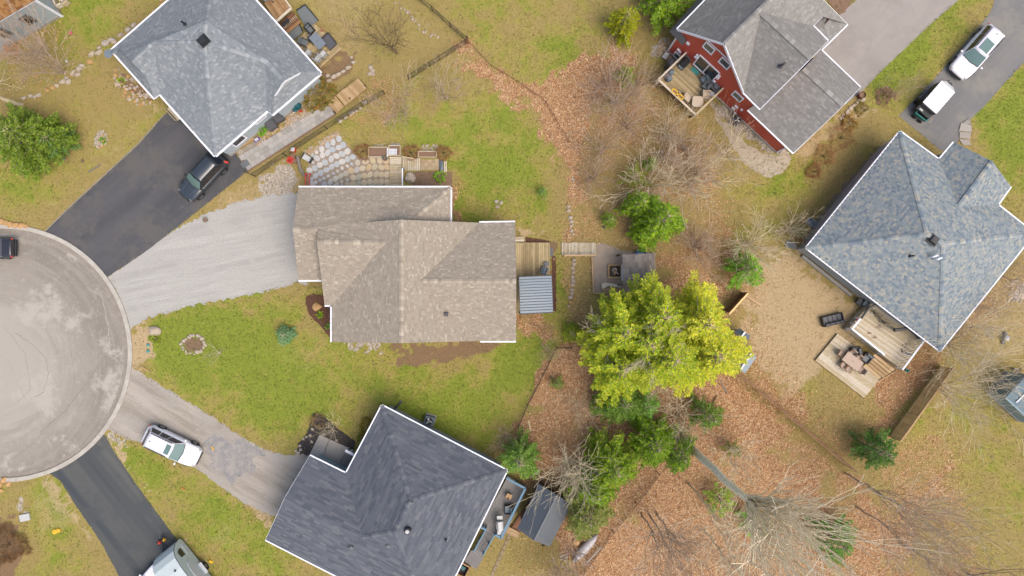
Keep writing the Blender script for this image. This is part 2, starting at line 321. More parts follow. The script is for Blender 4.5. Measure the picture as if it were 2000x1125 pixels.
MULCH = [([(730, 672), (960, 664), (985, 672), (960, 690), (880, 704), (800, 716), (725, 712), (790, 695)], .85, 9), ([(636, 122), (690, 100), (700, 130), (650, 165), (625, 160)], .75, 8), ([(-20, 1010), (30, 1010), (46, 1060), (30, 1130), (-20, 1130)], .8, 6), ([(1715, 175), (1740, 172), (1742, 200), (1718, 200)], .7, 5),
         ([(1640, -20), (1680, -20), (1655, 26), (1640, 28)], .9, 4), ([(1110, 270), (1150, 230), (1180, 300), (1160, 420), (1120, 380)], .5, 20), ([(224, 130), (305, 190), (290, 200), (255, 195), (235, 175), (222, 150)], .8, 6), ([(505, 0), (560, 0), (660, 130), (640, 150)], .5, 10), ([(1000, 470), (1080, 465), (1085, 560), (1078, 610), (1010, 620)], .6, 6),
         ([(1010, 620), (1090, 625), (1075, 680), (1050, 640)], .5, 8), ([(1060, 690), (1010, 830), (990, 880), (980, 870), (1040, 720)], .4, 8), ([(1660, 235), (1700, 205), (1700, 230), (1640, 260)], .3, 8), ([(1830, 560), (1900, 500), (1990, 480), (1860, 620)], .5, 12), ([(1100, 190), (1290, 170), (1390, 260), (1400, 470), (1280, 500), (1150, 440)], .42, 30),
         ([(100, 1060), (150, 1060), (150, 1090), (110, 1090)], .0, 8), ([(1330, 500), (1420, 480), (1450, 560), (1380, 620)], .3, 18), ([(580, 850), (650, 850), (655, 890), (600, 890)], .5, 8), ([(1110, 830), (1300, 850), (1330, 950), (1050, 1000)], .25, 30)]
GRAV = [([(505, 345), (560, 320), (575, 350), (560, 385), (515, 385)], .8, 8), ([(1290, 70), (1318, 95), (1310, 118), (1290, 110), (1278, 95)], .9, 4), ([(1395, 205), (1420, 205), (1470, 240), (1545, 296), (1540, 315), (1500, 300), (1440, 255), (1400, 235)], .75, 5), ([(1960, 555), (2050, 540), (2050, 600), (1965, 590)], .6, 8),
        ([(765, 0), (790, 0), (850, 60), (870, 80), (830, 70), (790, 30)], .4, 8), ([(668, 668), (745, 668), (735, 685), (700, 688)], .9, 5), ([(30, 960), (70, 985), (55, 1030), (30, 1030)], .0, 4), ([(560, 225), (500, 300), (510, 310), (625, 210), (600, 200)], .8, 5), ([(20, 985), (70, 985), (60, 1010), (45, 1000)], .8, 4), ([(188, 256), (212, 256), (214, 288), (188, 288)], .9, 4),
        ([(1100, 955), (1160, 950), (1160, 1000)], .0, 5), ([(205, 845), (240, 855), (262, 872), (250, 878), (225, 870)], .7, 5), ([(1920, 640), (1945, 640), (1945, 665), (1925, 665)], .4, 4), ([(560, 360), (600, 370), (585, 385), (560, 385)], .4, 6)]
def grid_axis(a, b, st, far):
    c = np.arange(a, b + st / 2, st); o = np.array([2, 6, 15, 40, 100, 250, 600.]); return np.concatenate([(a - o)[::-1], c, b + o])
gx = grid_axis(-50, 50, .22, 0); gy = grid_axis(-31, 31, .22, 0)
GX, GY = np.meshgrid(gx, gy); PX = 1000 + GX * K; PY = 562.5 - GY * K
def zones(PX, PY, X, Y):
    nA = vnoise(X, Y, .22, 3, 4) - .5; nB = vnoise(X, Y, .9, 5, 4) - .5; nC = vnoise(X, Y, 2.2, 9, 3) - .5
    G = np.full(PX.shape, .3)
    wpx = PX + nB * 60; wpy = PY + nC * 50
    for poly, w in BASEG: s = sstep(-12, 12, sdist(wpx, wpy, poly)); G = G * (1 - s) + w * s
    for x, y, r, w in GREEN: G += w * .55 * np.exp(-(((PX - x) ** 2 + (PY - y) ** 2) / (r * r * .9)))
    G += nA * 1.0 + nB * .8 + nC * .4 - .03
    def acc(lst, nz):
        o = np.zeros(PX.shape)
        for poly, w, soft in lst:
            if w <= 0: continue
            o = np.maximum(o, w * sstep(-soft, soft, sdist(wpx, wpy, poly) + nz * soft * 2.5))
        return o
    return np.clip(G, 0, 1), np.clip(acc(LEAF, nB) * (.86 + nA * 1.1 + nB * 1.1), 0, 1), acc(DIRT, nA + nC), acc(MULCH, nC), acc(GRAV, nC)
ZG, ZL, ZD, ZM, ZR = zones(PX, PY, GX, GY)
def build_ground():
    m, nt, b = newmat('ground_cover'); ge = N(nt, 'ShaderNodeNewGeometry').outputs['Position']
    at1 = N(nt, 'ShaderNodeAttribute', attribute_name='zone_a'); sep = N(nt, 'ShaderNodeSeparateColor'); nt.links.new(at1.outputs['Color'], sep.inputs[0])
    at2 = N(nt, 'ShaderNodeAttribute', attribute_name='zone_b'); sep2 = N(nt, 'ShaderNodeSeparateColor'); nt.links.new(at2.outputs['Color'], sep2.inputs[0])
    G, L, D = sep.outputs; Mu, Gr, _ = sep2.outputs
    n4 = noise(nt, ge, 1.6, 5, .7); n12 = noise(nt, ge, 7, 4, .75); n30 = noise(nt, ge, 22, 3, .8)
    def comb(w, a, c, e): return mth(nt, 'ADD', mth(nt, 'ADD', w, mth(nt, 'MULTIPLY', mth(nt, 'SUBTRACT', n4, .5), a)), mth(nt, 'ADD', mth(nt, 'MULTIPLY', mth(nt, 'SUBTRACT', n12, .5), c), mth(nt, 'MULTIPLY', mth(nt, 'SUBTRACT', n30, .5), e)))
    gf = smoothst(nt, comb(G, .7, .8, .5), .25, .78)
    gcol = mixc(nt, smoothst(nt, comb(G, .5, .3, .2), .5, 1.0), alb((164, 156, 78), 1.5), alb((138, 150, 56), 1.5))
    dry = mixc(nt, n4, alb((172, 154, 90), 1.85), alb((192, 168, 112), 1.85))
    lawn = mixc(nt, gf, dry, gcol)
    vo = N(nt, 'ShaderNodeTexVoronoi'); vo.inputs['Scale'].default_value = 8.5; nt.links.new(ge, vo.inputs['Vector'])
    sp = N(nt, 'ShaderNodeSeparateColor'); nt.links.new(vo.outputs['Color'], sp.inputs[0])
    cr = N(nt, 'ShaderNodeValToRGB'); nt.links.new(sp.outputs[0], cr.inputs[0]); cr.color_ramp.interpolation = 'LINEAR'
    el_ = cr.color_ramp.elements; el_[0].position = 0; el_[0].color = (*alb((164, 124, 94)), 1); el_[1].position = 1; el_[1].color = (*alb((240, 208, 170)), 1)
    for p, c in ((.2, (192, 148, 110)), (.5, (204, 160, 116)), (.8, (218, 178, 132))): e = el_.new(p); e.color = (*alb(c), 1)
    c = mixc(nt, smoothst(nt, comb(L, .5, .5, .4), .3, .7), lawn, cr.outputs[0])
    c = mixc(nt, smoothst(nt, comb(D, .5, .4, .2), .3, .75), c, mixc(nt, n12, alb((192, 166, 124), 1.7), alb((214, 190, 150), 1.7)))
    c = mixc(nt, smoothst(nt, comb(Mu, .4, .5, .3), .35, .65), c, mixc(nt, n12, alb((140, 112, 82), 1.8), alb((166, 138, 106), 1.8)))
    vo2 = N(nt, 'ShaderNodeTexVoronoi'); vo2.inputs['Scale'].default_value = 9; nt.links.new(ge, vo2.inputs['Vector'])
    sp3 = N(nt, 'ShaderNodeSeparateColor'); nt.links.new(vo2.outputs['Color'], sp3.inputs[0])
    c = mixc(nt, smoothst(nt, comb(Gr, .3, .4, .2), .35, .6), c, mixc(nt, sp3.outputs[1], alb((170, 156, 138), 1.7), alb((222, 210, 194), 1.7)))
    v = N(nt, 'ShaderNodeVectorMath', operation='SCALE'); nt.links.new(c, v.inputs[0])
    f = mth(nt, 'ADD', mth(nt, 'MULTIPLY', n30, .7), mth(nt, 'MULTIPLY_ADD', n12, .5, .4)); nt.links.new(f, v.inputs['Scale'])
    nt.links.new(v.outputs[0], b.inputs['Base Color']); b.inputs['Roughness'].default_value = .95; b.inputs['Specular IOR Level'].default_value = .2
    bn = N(nt, 'ShaderNodeBump'); bn.inputs['Strength'].default_value = .7; bn.inputs['Distance'].default_value = .06; nt.links.new(mth(nt, 'ADD', n12, n30), bn.inputs['Height']); nt.links.new(bn.outputs[0], b.inputs['Normal'])
    ny, nx = GX.shape; V = np.stack([GX.ravel(), GY.ravel(), np.zeros(GX.size)], 1)
    i = np.arange(ny * nx).reshape(ny, nx); F = np.stack([i[:-1, :-1].ravel(), i[:-1, 1:].ravel(), i[1:, 1:].ravel(), i[1:, :-1].ravel()], 1)
    o = mesh_np('ground', V, F, m); T(o, kind='structure')
    for nm, ch in (('zone_a', (ZG, ZL, ZD)), ('zone_b', (ZM, ZR, ZR * 0))):
        a = o.data.attributes.new(nm, 'FLOAT_COLOR', 'POINT')
        a.data.foreach_set('color', np.stack([c.ravel() for c in ch] + [np.ones(GX.size)], 1).astype(np.float32).ravel())
build_ground()
def rough_poly(poly, amp, step=6, seed=1, closed=True):
    g = random.Random(seed); out = []
    for i in range(len(poly)):
        a = Vector(poly[i][:2]); b = Vector(poly[(i + 1) % len(poly)][:2]); n = max(1, int((b - a).length / step))
        for k in range(n):
            p = a.lerp(b, k / n); out.append((p.x + g.uniform(-amp, amp), p.y + g.uniform(-amp, amp)))
    return out
def surf_mat(name, c1, c2, c3=None, streak=None, sc=1.2, rough=.9, fine=20, var=.22, det=8, rgh=.72):
    m, nt, b = newmat(name); ge = N(nt, 'ShaderNodeNewGeometry').outputs['Position']; vec = ge
    if streak is not None:
        mp = N(nt, 'ShaderNodeMapping'); mp.vector_type = 'TEXTURE'; mp.inputs['Rotation'].default_value = (0, 0, streak[0]); mp.inputs['Scale'].default_value = (streak[1], 1, 1); nt.links.new(ge, mp.inputs[0]); vec = mp.outputs[0]
    n1 = noise(nt, vec, sc, det, rgh); n2 = noise(nt, ge, fine, 3, .8); n3 = noise(nt, ge, .35, 9, .72)
    c = mixc(nt, smoothst(nt, n1, .36, .64), alb(c1), alb(c2))
    if c3: c = mixc(nt, smoothst(nt, n3, .46, .6), c, alb(c3))
    v = N(nt, 'ShaderNodeVectorMath', operation='SCALE'); nt.links.new(c, v.inputs[0]); nt.links.new(mth(nt, 'MULTIPLY_ADD', mth(nt, 'SUBTRACT', n2, .5), var * 2.5, 1), v.inputs['Scale'])
    nt.links.new(v.outputs[0], b.inputs['Base Color']); b.inputs['Roughness'].default_value = rough; b.inputs['Specular IOR Level'].default_value = .3
    bn = N(nt, 'ShaderNodeBump'); bn.inputs['Strength'].default_value = .4; bn.inputs['Distance'].default_value = .02; nt.links.new(n2, bn.inputs['Height']); nt.links.new(bn.outputs[0], b.inputs['Normal'])
    return m
def sheet(name, poly, z, m, amp=0, seed=1, kind='structure', step=6):
    pts = rough_poly(poly, amp, step, seed) if amp else poly
    mb = MB(); P = [W(x, y, 0) for x, y in pts]; tri = tessellate_polygon([P])
    vs = [(p.x, p.y, z) for p in P]; fs = []
    for t in tri:
        a, b_, c = (Vector(vs[i]) for i in t); fs.append(tuple(t) if (b_ - a).cross(c - a).z > 0 else tuple(t[::-1]))
    mb.add(vs, fs); return T(mb.build(name, m), kind=kind)
ang = lambda dx, dy: math.atan2(-dy, dx)
m_cul = surf_mat('worn_asphalt', (156, 148, 138), (170, 162, 150), (188, 180, 164), (ang(1, .9), 4), .55, fine=9, var=.12)
m_asph = surf_mat('dark_asphalt', (92, 93, 97), (106, 105, 108), (114, 111, 108), (ang(150, -128), 9), .5, fine=14, var=.14)
m_asph4 = surf_mat('striped_asphalt', (82, 88, 92), (116, 116, 112), (92, 96, 98), (ang(62, 78), 60), .75, fine=14, var=.12, det=2, rgh=.4)
m_grav = surf_mat('grey_gravel', (192, 189, 182), (212, 209, 201), (203, 200, 192), (ang(1, -.2), 11), 1.3, fine=11, var=.42)
m_grav3 = surf_mat('brown_gravel', (176, 166, 152), (206, 196, 182), (190, 184, 174), (ang(.85, .5), 7), 1.1, fine=11, var=.42)
m_pave = surf_mat('beige_paving', (184, 176, 168), (192, 184, 175), (178, 170, 162), (ang(1, -1), 6), .8, fine=22, var=.1)
m_asph6 = surf_mat('grey_asphalt', (138, 138, 138), (152, 150, 146), (160, 156, 148), (ang(1, -1.1), 6), .6, fine=16, var=.12)
m_path = surf_mat('fine_grey_gravel', (206, 190, 166), (218, 202, 180), None, None, 1, fine=20, var=.14)
m_pathg = surf_mat('grey_footpath', (150, 140, 124), (164, 152, 130), (158, 150, 96), None, 1.5, fine=14, var=.25)
m_kerb = surf_mat('kerb_concrete', (222, 216, 204), (204, 197, 184), None, None, 1.5, fine=14, var=.12)
sheet('dark_asphalt_driveway', DR1, .0105, m_asph, .5, 1)
sheet('grey_gravel_driveway', DR2, .006, m_grav, 3.6, 2, step=4)
sheet('brown_gravel_driveway', DR3, .0065, m_grav3, 2.4, 3, step=5)
sheet('striped_asphalt_driveway', DR4, .007, m_asph4, .6, 4)
sheet('beige_paved_driveway', DR5, .006, m_pave, .4, 5)
sheet('grey_asphalt_driveway', DR6, .006, m_asph6, .8, 6)
sheet('gravel_path', PATH1, .006, m_path, 2.5, 7)
sheet('worn_grey_path', PATH2, .006, m_pathg, 5, 8)
# soft mixed patches and tracks on the driveways (worn stone dust, patched asphalt)
def circle_mat():
    m, nt, b = newmat('turning_circle_asphalt'); ge = N(nt, 'ShaderNodeNewGeometry').outputs['Position']; c0 = W(CX - 20, CY + 25)
    sb = N(nt, 'ShaderNodeVectorMath', operation='SUBTRACT'); nt.links.new(ge, sb.inputs[0]); sb.inputs[1].default_value = c0
    ln = N(nt, 'ShaderNodeVectorMath', operation='LENGTH'); nt.links.new(sb.outputs[0], ln.inputs[0]); sp = N(nt, 'ShaderNodeSeparateXYZ'); nt.links.new(sb.outputs[0], sp.inputs[0])
    an = mth(nt, 'ARCTAN2', sp.outputs[1], sp.outputs[0]); cb = N(nt, 'ShaderNodeCombineXYZ'); nt.links.new(mth(nt, 'MULTIPLY', ln.outputs['Value'], 1.6), cb.inputs[0]); nt.links.new(mth(nt, 'MULTIPLY', an, 1.1), cb.inputs[1])
    n1 = noise(nt, cb.outputs[0], 1.0, 8, .7); n2 = noise(nt, ge, 18, 3, .8); n3 = noise(nt, ge, .3, 9, .75); n4 = noise(nt, ge, 3, 6, .8)
    rad = smoothst(nt, mth(nt, 'ADD', ln.outputs['Value'], mth(nt, 'MULTIPLY', mth(nt, 'SUBTRACT', n3, .5), 14)), 4.0, 9.5)
    c = mixc(nt, rad, alb((196, 189, 177)), alb((156, 148, 137)))
    c = mixc(nt, mth(nt, 'MULTIPLY', smoothst(nt, n1, .42, .62), smoothst(nt, ln.outputs['Value'], 2.5, 6)), c, alb((178, 169, 156))); c = mixc(nt, smoothst(nt, n3, .5, .62), c, alb((204, 197, 184))); c = mixc(nt, mth(nt, 'MULTIPLY', smoothst(nt, n4, .56, .66), .5), c, alb((208, 200, 186)))
    v = N(nt, 'ShaderNodeVectorMath', operation='SCALE'); nt.links.new(c, v.inputs[0]); nt.links.new(mth(nt, 'MULTIPLY_ADD', mth(nt, 'SUBTRACT', n2, .5), .35, 1), v.inputs['Scale']); nt.links.new(v.outputs[0], b.inputs['Base Color']); b.inputs['Roughness'].default_value = .9
    return m
sheet('road_surface', ngon(CX, CY, CR - 8, 96), .012, circle_mat())
sheet('patch_of_blue_gravel', [(396, 868), (420, 846), (450, 862), (476, 858), (520, 884), (492, 896), (500, 922), (468, 926), (452, 948), (436, 926), (410, 914), (414, 894)], .011, surf_mat('blue_gravel', (160, 158, 158), (190, 183, 174), None, None, 1.6, fine=13, var=.35), 5, 9, step=4)
def ring(name, r0, r1, z0, z1, m, gaps=()):
    mb = MB(); n = 160
    for i in range(n):
        a0 = 2 * math.pi * i / n; a1 = 2 * math.pi * (i + 1) / n
        q = [W(CX + r * math.cos(a), CY + r * math.sin(a)) for r, a in ((r0, a0), (r1, a0), (r1, a1), (r0, a1))]
        mb.prism([(p.x, p.y) for p in q], z0, z1)
    return T(mb.build(name, m), kind='structure')
ring('gutter_pan', CR - 9, CR - .4, .0, .02, surf_mat('gutter_concrete', (182, 172, 158), (164, 154, 142), None, None, 2, fine=14, var=.16))
ring('kerb', CR, CR + 8, .0, .11, m_kerb)
# cracks with sealing tar on the turning circle
mb = MB()
def crack(pts, w, seed):
    g = random.Random(seed); P = []
    for i in range(len(pts) - 1):
        a = Vector(pts[i]); b = Vector(pts[i + 1]); n = max(1, int((b - a).length / 6))
        for k in range(n): p = a.lerp(b, k / n); P.append((p.x + g.uniform(-1, 1), p.y + g.uniform(-1, 1)))
    for i in range(len(P) - 1):
        p, q = W(*P[i]), W(*P[i + 1]); d = (q - p).normalized(); s = Vector((-d.y, d.x, 0)) * w / 2; ww = g.uniform(.5, 1.2)
        mb.poly([(v.x, v.y, .016) for v in (p - s * ww, q - s * ww, q + s * ww, p + s * ww)])
crack([(80, 844), (130, 800), (175, 740), (215, 680)], .09, 1); crack([(85, 845), (60, 870), (20, 900)], .07, 2)
crack([(30, 650), (60, 670), (90, 700), (95, 730), (85, 765), (60, 780)], .05, 3); crack([(120, 660), (140, 690), (146, 740), (138, 780)], .04, 4); crack([(10, 640), (50, 690), (60, 760), (30, 790)], .04, 8)
T(mb.build('tar_crack_lines', mat('crack_tar', (164, 156, 145), .9, .2, 9)), kind='structure')
mb = MB(); crack([(170, 560), (200, 580), (212, 640), (214, 680)], .1, 5); crack([(92, 856), (100, 870), (104, 882)], .12, 6); crack([(15, 700), (40, 760), (70, 810)], .07, 7)
T(mb.build('pale_crack_lines', mat('crack_dust', (192, 183, 167), .9, .2, 9)), kind='structure')
def edging(poly_px, name, w, h, m):
    mb = MB()
    for i in range(len(poly_px) - 1): p = W(*poly_px[i]); q = W(*poly_px[i + 1]); p.z = q.z = h / 2; mb.beam(p, q, w, h)
    return T(mb.build(name, m), kind='structure')
edging([(86, 454), (130, 410), (200, 345), (270, 281), (322, 222)], 'driveway_edge_strip', .1, .03, mat('dusty_edge', (170, 160, 140), .9, .2, 6))
# ---------------- houses ----------------
def newell(P):
    n = Vector((0, 0, 0))
    for i in range(len(P)): a = P[i]; b = P[(i + 1) % len(P)]; n += Vector(((a.y - b.y) * (a.z + b.z), (a.z - b.z) * (a.x + b.x), (a.x - b.x) * (a.y + b.y)))
    n.normalize(); return n if n.z > 0 else -n
def clip_convex(sub, clip):
    out = sub
    for i in range(len(clip)):
        a = clip[i]; b = clip[(i + 1) % len(clip)]; inp = out; out = []
        if not inp: break
        ex, ey = b[0] - a[0], b[1] - a[1]; s = inp[-1]; ds = ex * (s[1] - a[1]) - ey * (s[0] - a[0])
        for p in inp:
            d = ex * (p[1] - a[1]) - ey * (p[0] - a[0])
            if d >= 0:
                if ds < 0: t = ds / (ds - d); out.append((s[0] + (p[0] - s[0]) * t, s[1] + (p[1] - s[1]) * t))
                out.append(p)
            elif ds >= 0: t = ds / (ds - d); out.append((s[0] + (p[0] - s[0]) * t, s[1] + (p[1] - s[1]) * t))
            s, ds = p, d
    return out
def shingle_face(mb, P, course, tab, pal, wts, g, lift=.012):
    n = newell(P); u = Vector((0, 0, 1)).cross(n)
    if u.length < 1e-4: u = Vector((1, 0, 0))
    u.normalize(); v = n.cross(u); o = sum(P, Vector()) / len(P)
    Q = [((p - o).dot(u), (p - o).dot(v)) for p in P]
    ar = sum(Q[i][0] * Q[(i + 1) % len(Q)][1] - Q[(i + 1) % len(Q)][0] * Q[i][1] for i in range(len(Q)))
    if ar < 0: Q = Q[::-1]
    cv = all((Q[(i + 1) % len(Q)][0] - Q[i][0]) * (Q[(i + 2) % len(Q)][1] - Q[(i + 1) % len(Q)][1]) - (Q[(i + 1) % len(Q)][1] - Q[i][1]) * (Q[(i + 2) % len(Q)][0] - Q[(i + 1) % len(Q)][0]) > -1e-4 for i in range(len(Q)))
    pieces = [Q] if cv else [[Q[i] for i in t] for t in tessellate_polygon([[Vector((q[0], q[1], 0)) for q in Q]])]
    fixed = []
    for t in pieces:
        a = sum(t[i][0] * t[(i + 1) % len(t)][1] - t[(i + 1) % len(t)][0] * t[i][1] for i in range(len(t))); fixed.append(t if a > 0 else t[::-1])
    u0 = min(q[0] for q in Q); u1 = max(q[0] for q in Q); v0 = min(q[1] for q in Q); v1 = max(q[1] for q in Q)
    fixed = [t for t in fixed]; tri_pl = None
    dev = max(abs((p - o).dot(n)) for p in P)
    if dev > .015:
        tt = tessellate_polygon([P]); fixed = []; tri_pl = []
        for t in tt:
            q3 = [P[i] for i in t]; q2 = [((p - o).dot(u), (p - o).dot(v)) for p in q3]; a_ = sum(q2[i][0] * q2[(i + 1) % 3][1] - q2[(i + 1) % 3][0] * q2[i][1] for i in range(3))
            fixed.append(q2 if a_ > 0 else q2[::-1]); tn = newell(q3); tri_pl.append((tn, q3[0]))
    def surf(a, b_, hh, ti):
        p = o + u * a + v * b_
        if tri_pl: tn, tp = tri_pl[ti]; p = p - n * ((p - tp).dot(tn) / max(.2, tn.dot(n)))
        return p + n * hh
    vv = v0
    while vv < v1:
        uu = u0 - g.uniform(0, tab)
        while uu < u1:
            w = tab * g.choice((.5, .7, 1, 1, 1.4)); quad = [(uu, vv), (uu + w - .006, vv), (uu + w - .006, vv + course), (uu, vv + course)]
            c = g.choices(pal, wts)[0]; cf = g.uniform(.95, 1.05); c = tuple(x * cf for x in c); ex = g.choice((0, 0, .005))
            for ti, t in enumerate(fixed):
                if uu > max(q[0] for q in t) or uu + w < min(q[0] for q in t) or vv > max(q[1] for q in t) or vv + course < min(q[1] for q in t): continue
                cl = clip_convex(quad, t)
                if len(cl) > 2: mb.poly([surf(a, b_, .004 + (lift + ex) * (1 - (b_ - vv) / course), ti) for a, b_ in cl], c)
            uu += w
        vv += course
def inset(P, d):
    n = len(P); ar = sum(P[i].x * P[(i + 1) % n].y - P[(i + 1) % n].x * P[i].y for i in range(n)); sg = 1 if ar > 0 else -1; out = []
    for i in range(n):
        a, b, c = P[i - 1], P[i], P[(i + 1) % n]; d1 = (b - a).xy.normalized(); d2 = (c - b).xy.normalized()
        n1 = Vector((-d1.y, d1.x)) * sg; n2 = Vector((-d2.y, d2.x)) * sg; den = 1 + n1.dot(n2)
        m_ = (n1 + n2) / max(den, .3); out.append(Vector((b.x + m_.x * d, b.y + m_.y * d, 0)))
    return out
def ridge_caps(mb, p, q, pal, g, w=.17, drop=.06, piece=.26):
    d = (q - p); L = d.length; d.normalize(); s = d.cross(Vector((0, 0, 1))).normalized(); n = max(1, int(L / piece))
    for k in range(n):
        a = p + d * (L * k / n); b = p + d * (L * (k + 1) / n); up = Vector((0, 0, .04)); up2 = Vector((0, 0, .055)); dn = Vector((0, 0, drop))
        cf = g.uniform(.96, 1.18); c = tuple(x * cf for x in g.choice(pal))
        mb.poly([a + up2, b + up, b + up + s * w - dn, a + up2 + s * w - dn][::-1], c); mb.poly([a + up2, b + up, b + up - s * w - dn, a + up2 - s * w - dn], c)
def house(name, label, P, faces, outline, caps, pal, wts=None, course=.19, tab=.36, wallm='grey_siding', ins=.4, gutter=(), rakes=(), seed=1, wall_outline=None, gables=(), cat='house', gable_m=None, under=(90, 90, 92), gut_m='white', walls=True, gw=.13):
    g = random.Random(seed); pal = [alb(c) for c in pal]; wts = wts or [1] * len(pal)
    V = {k: W(*v) for k, v in P.items()}; cen = sum((V[k] for k in outline), Vector()) / len(outline)
    root = thing(name, label, cat, (cen.x, cen.y, 0))
    mb = MB()
    for f in faces:
        pts = [V[k] - Vector((0, 0, .03)) for k in f]; nn = newell(pts); tri = tessellate_polygon([pts])
        for t in tri:
            a, b, c = (pts[i] for i in t); mb.poly([a, b, c] if (b - a).cross(c - a).dot(nn) > 0 else [a, c, b])
    roof = mb.build('roof', mat(name + '_roof_underlay', under, .9, .1), root)
    sh = MB()
    for f in faces: shingle_face(sh, [V[k] for k in f], course, tab, pal, wts, g)
    T(sh.build('shingles', M['shingle'], roof), kind='stuff')
    cb = MB()
    for a, b in caps: ridge_caps(cb, V[a], V[b], pal, g)
    if caps: T(cb.build('ridge_caps', M['shingle'], roof), kind='stuff')
    ol = [V[k] for k in outline]
    for a, b in gutter:
        d = (V[b] - V[a]).normalized(); s = Vector((d.y, -d.x, 0));
        if s.dot(cen - V[a]) > 0: s = -s
        x = MB(); x.beam(V[a] + s * .05 - Vector((0, 0, .05)), V[b] + s * .05 - Vector((0, 0, .05)), gw, .12); x.build('gutter', M[gut_m], root)
    for a, b in rakes:
        x = MB(); x.beam(V[a] - Vector((0, 0, .12)), V[b] - Vector((0, 0, .12)), .06, .2); x.build('rake_board', M[gut_m], root)
    wo_ = [V[k] for k in (wall_outline or outline)]; zmin = min(p.z for p in ol)
    if walls:
        ins_ = inset([Vector((p.x, p.y, 0)) for p in wo_], ins)
        mb = MB(); mb.poly([Vector((p.x, p.y, zmin - .14)) for p in ol]); mb.build('soffit', M['white'], root)
        for i in range(len(ins_)):
            a, b = ins_[i], ins_[(i + 1) % len(ins_)]
            if (a - b).length < .2: continue
            mb = MB(); d = (b - a).normalized(); nrm = Vector((d.y, -d.x, 0))
            if nrm.dot(a - cen) < 0: nrm = -nrm
            mb.poly([a, b, b + Vector((0, 0, zmin - .1)), a + Vector((0, 0, zmin - .1))]); mb.build('wall', M[wallm], root)
            mb = MB(); mb.beam(a + nrm * .02 + Vector((0, 0, .15)), b + nrm * .02 + Vector((0, 0, .15)), .06, .3); mb.build('foundation', M['concrete'], root)
    for gpoly in gables:
        mb = MB(); mb.poly([V[k] - Vector((0, 0, .06)) for k in gpoly]); mb.build('gable', M[gable_m or wallm], root)
    return root, V
def wall_pt(px, py, B0, B1):
    d = (B1 - B0).xy.normalized(); n = Vector((-d.y, d.x)); w0 = W(px, py, 0); z = H * (1 - n.dot(B0.xy) / n.dot(w0.xy)); return W(px, py, z)
def wall_frame(B0, B1):
    d = (B1 - B0).normalized(); n = Vector((d.y, -d.x, 0));
    if n.dot(-B0) < 0: n = -n
    return d, n
def window(root, px, py, w, h, B0, B1, panes=1, name='window', frame='white', pane='glass'):
    c = wall_pt(px, py, B0, B1); d, n = wall_frame(B0, B1); up = Vector((0, 0, 1)); ax = (d, n, up)
    mb = MB(); t = .1
    for sx in (-1, 1): mb.box(c + d * sx * (w / 2 + t / 2) + n * .03, (t, .1, h + 2 * t), ax=ax)
    for sz in (-1, 1): mb.box(c + up * sz * (h / 2 + t / 2) + n * .03, (w, .1, t), ax=ax)
    if panes > 1: mb.box(c + n * .03, (t * .8, .09, h), ax=ax)
    f = mb.build(name, M[frame], root)
    for k in range(panes):
        x = (k + .5) / panes - .5; mb = MB(); mb.box(c + d * x * w + n * .0, (w / panes - (.04 if panes > 1 else 0), .06, h), ax=ax); mb.build('pane', M[pane], f)
    return f
# house with taupe shingles in the middle
P = dict(A=(583, 366, 3), B=(880, 366, 3), B2=(880, 434, 3.02), T0=(808, 428, 4.25), V0=(713, 434, 4.35), Lp=(572, 448, 4.5), Ls=(583, 547, 3), Ls2=(630, 547, 3), L2=(621, 448, 4.5),
         Up=(619, 472, 5.0), Un=(621, 449, 4.55), UV=(754, 474, 5.0), Us=(634, 596, 3.0), MW=(648, 596, 3.0), SW=(648, 668, 3.0), RN=(784, 429, 5.5), RS=(784, 670, 5.5), EN=(936, 435, 3), ES=(938, 666, 3),
         GE=(1008, 549, 4.95), GW=(820, 549, 4.95), NE=(1006, 434, 3), SE=(1008, 666, 3), T1=(784, 430, 4.3))
pal = [(186, 173, 155), (192, 180, 162), (177, 165, 148), (206, 195, 175), (185, 173, 156)]
h2, V = house('taupe_roof_house', 'house with the large taupe shingle roof of several crossing gables in the middle', P,
    [['A', 'B', 'T0', 'T1', 'V0', 'UV', 'Up', 'Un', 'L2', 'Lp'], ['B', 'B2', 'T0'], ['Lp', 'L2', 'Ls2', 'Ls'], ['Up', 'UV', 'MW', 'Us'], ['V0', 'RN', 'RS', 'SW', 'MW', 'UV'],
     ['RN', 'EN', 'GW', 'ES', 'RS'], ['NE', 'GE', 'GW', 'EN'], ['GE', 'SE', 'ES', 'GW']],
    ['A', 'B', 'B2', 'EN', 'NE', 'SE', 'ES', 'SW', 'MW', 'Us', 'Ls2', 'Ls'], [('RN', 'RS'), ('GW', 'GE'), ('Up', 'UV'), ('Lp', 'L2'), ('B', 'T0')], pal, [3, 3, 2, 1, 3], course=.135, tab=.24, wallm='beige_wall',
    gutter=[('A', 'B'), ('B', 'B2'), ('Ls', 'Ls2'), ('Us', 'MW'), ('MW', 'SW'), ('EN', 'NE'), ('SE', 'ES')], under=(120, 108, 96), seed=2,
    gables=[('SW', 'RS', 'ES'), ('NE', 'GE', 'SE'), ('A', 'Lp', 'Ls'), ('B2', 'T0', 'RN', 'EN'), ('V0', 'RN', 'T0'), ('Ls2', 'L2', 'Un', 'Up', 'Us')])
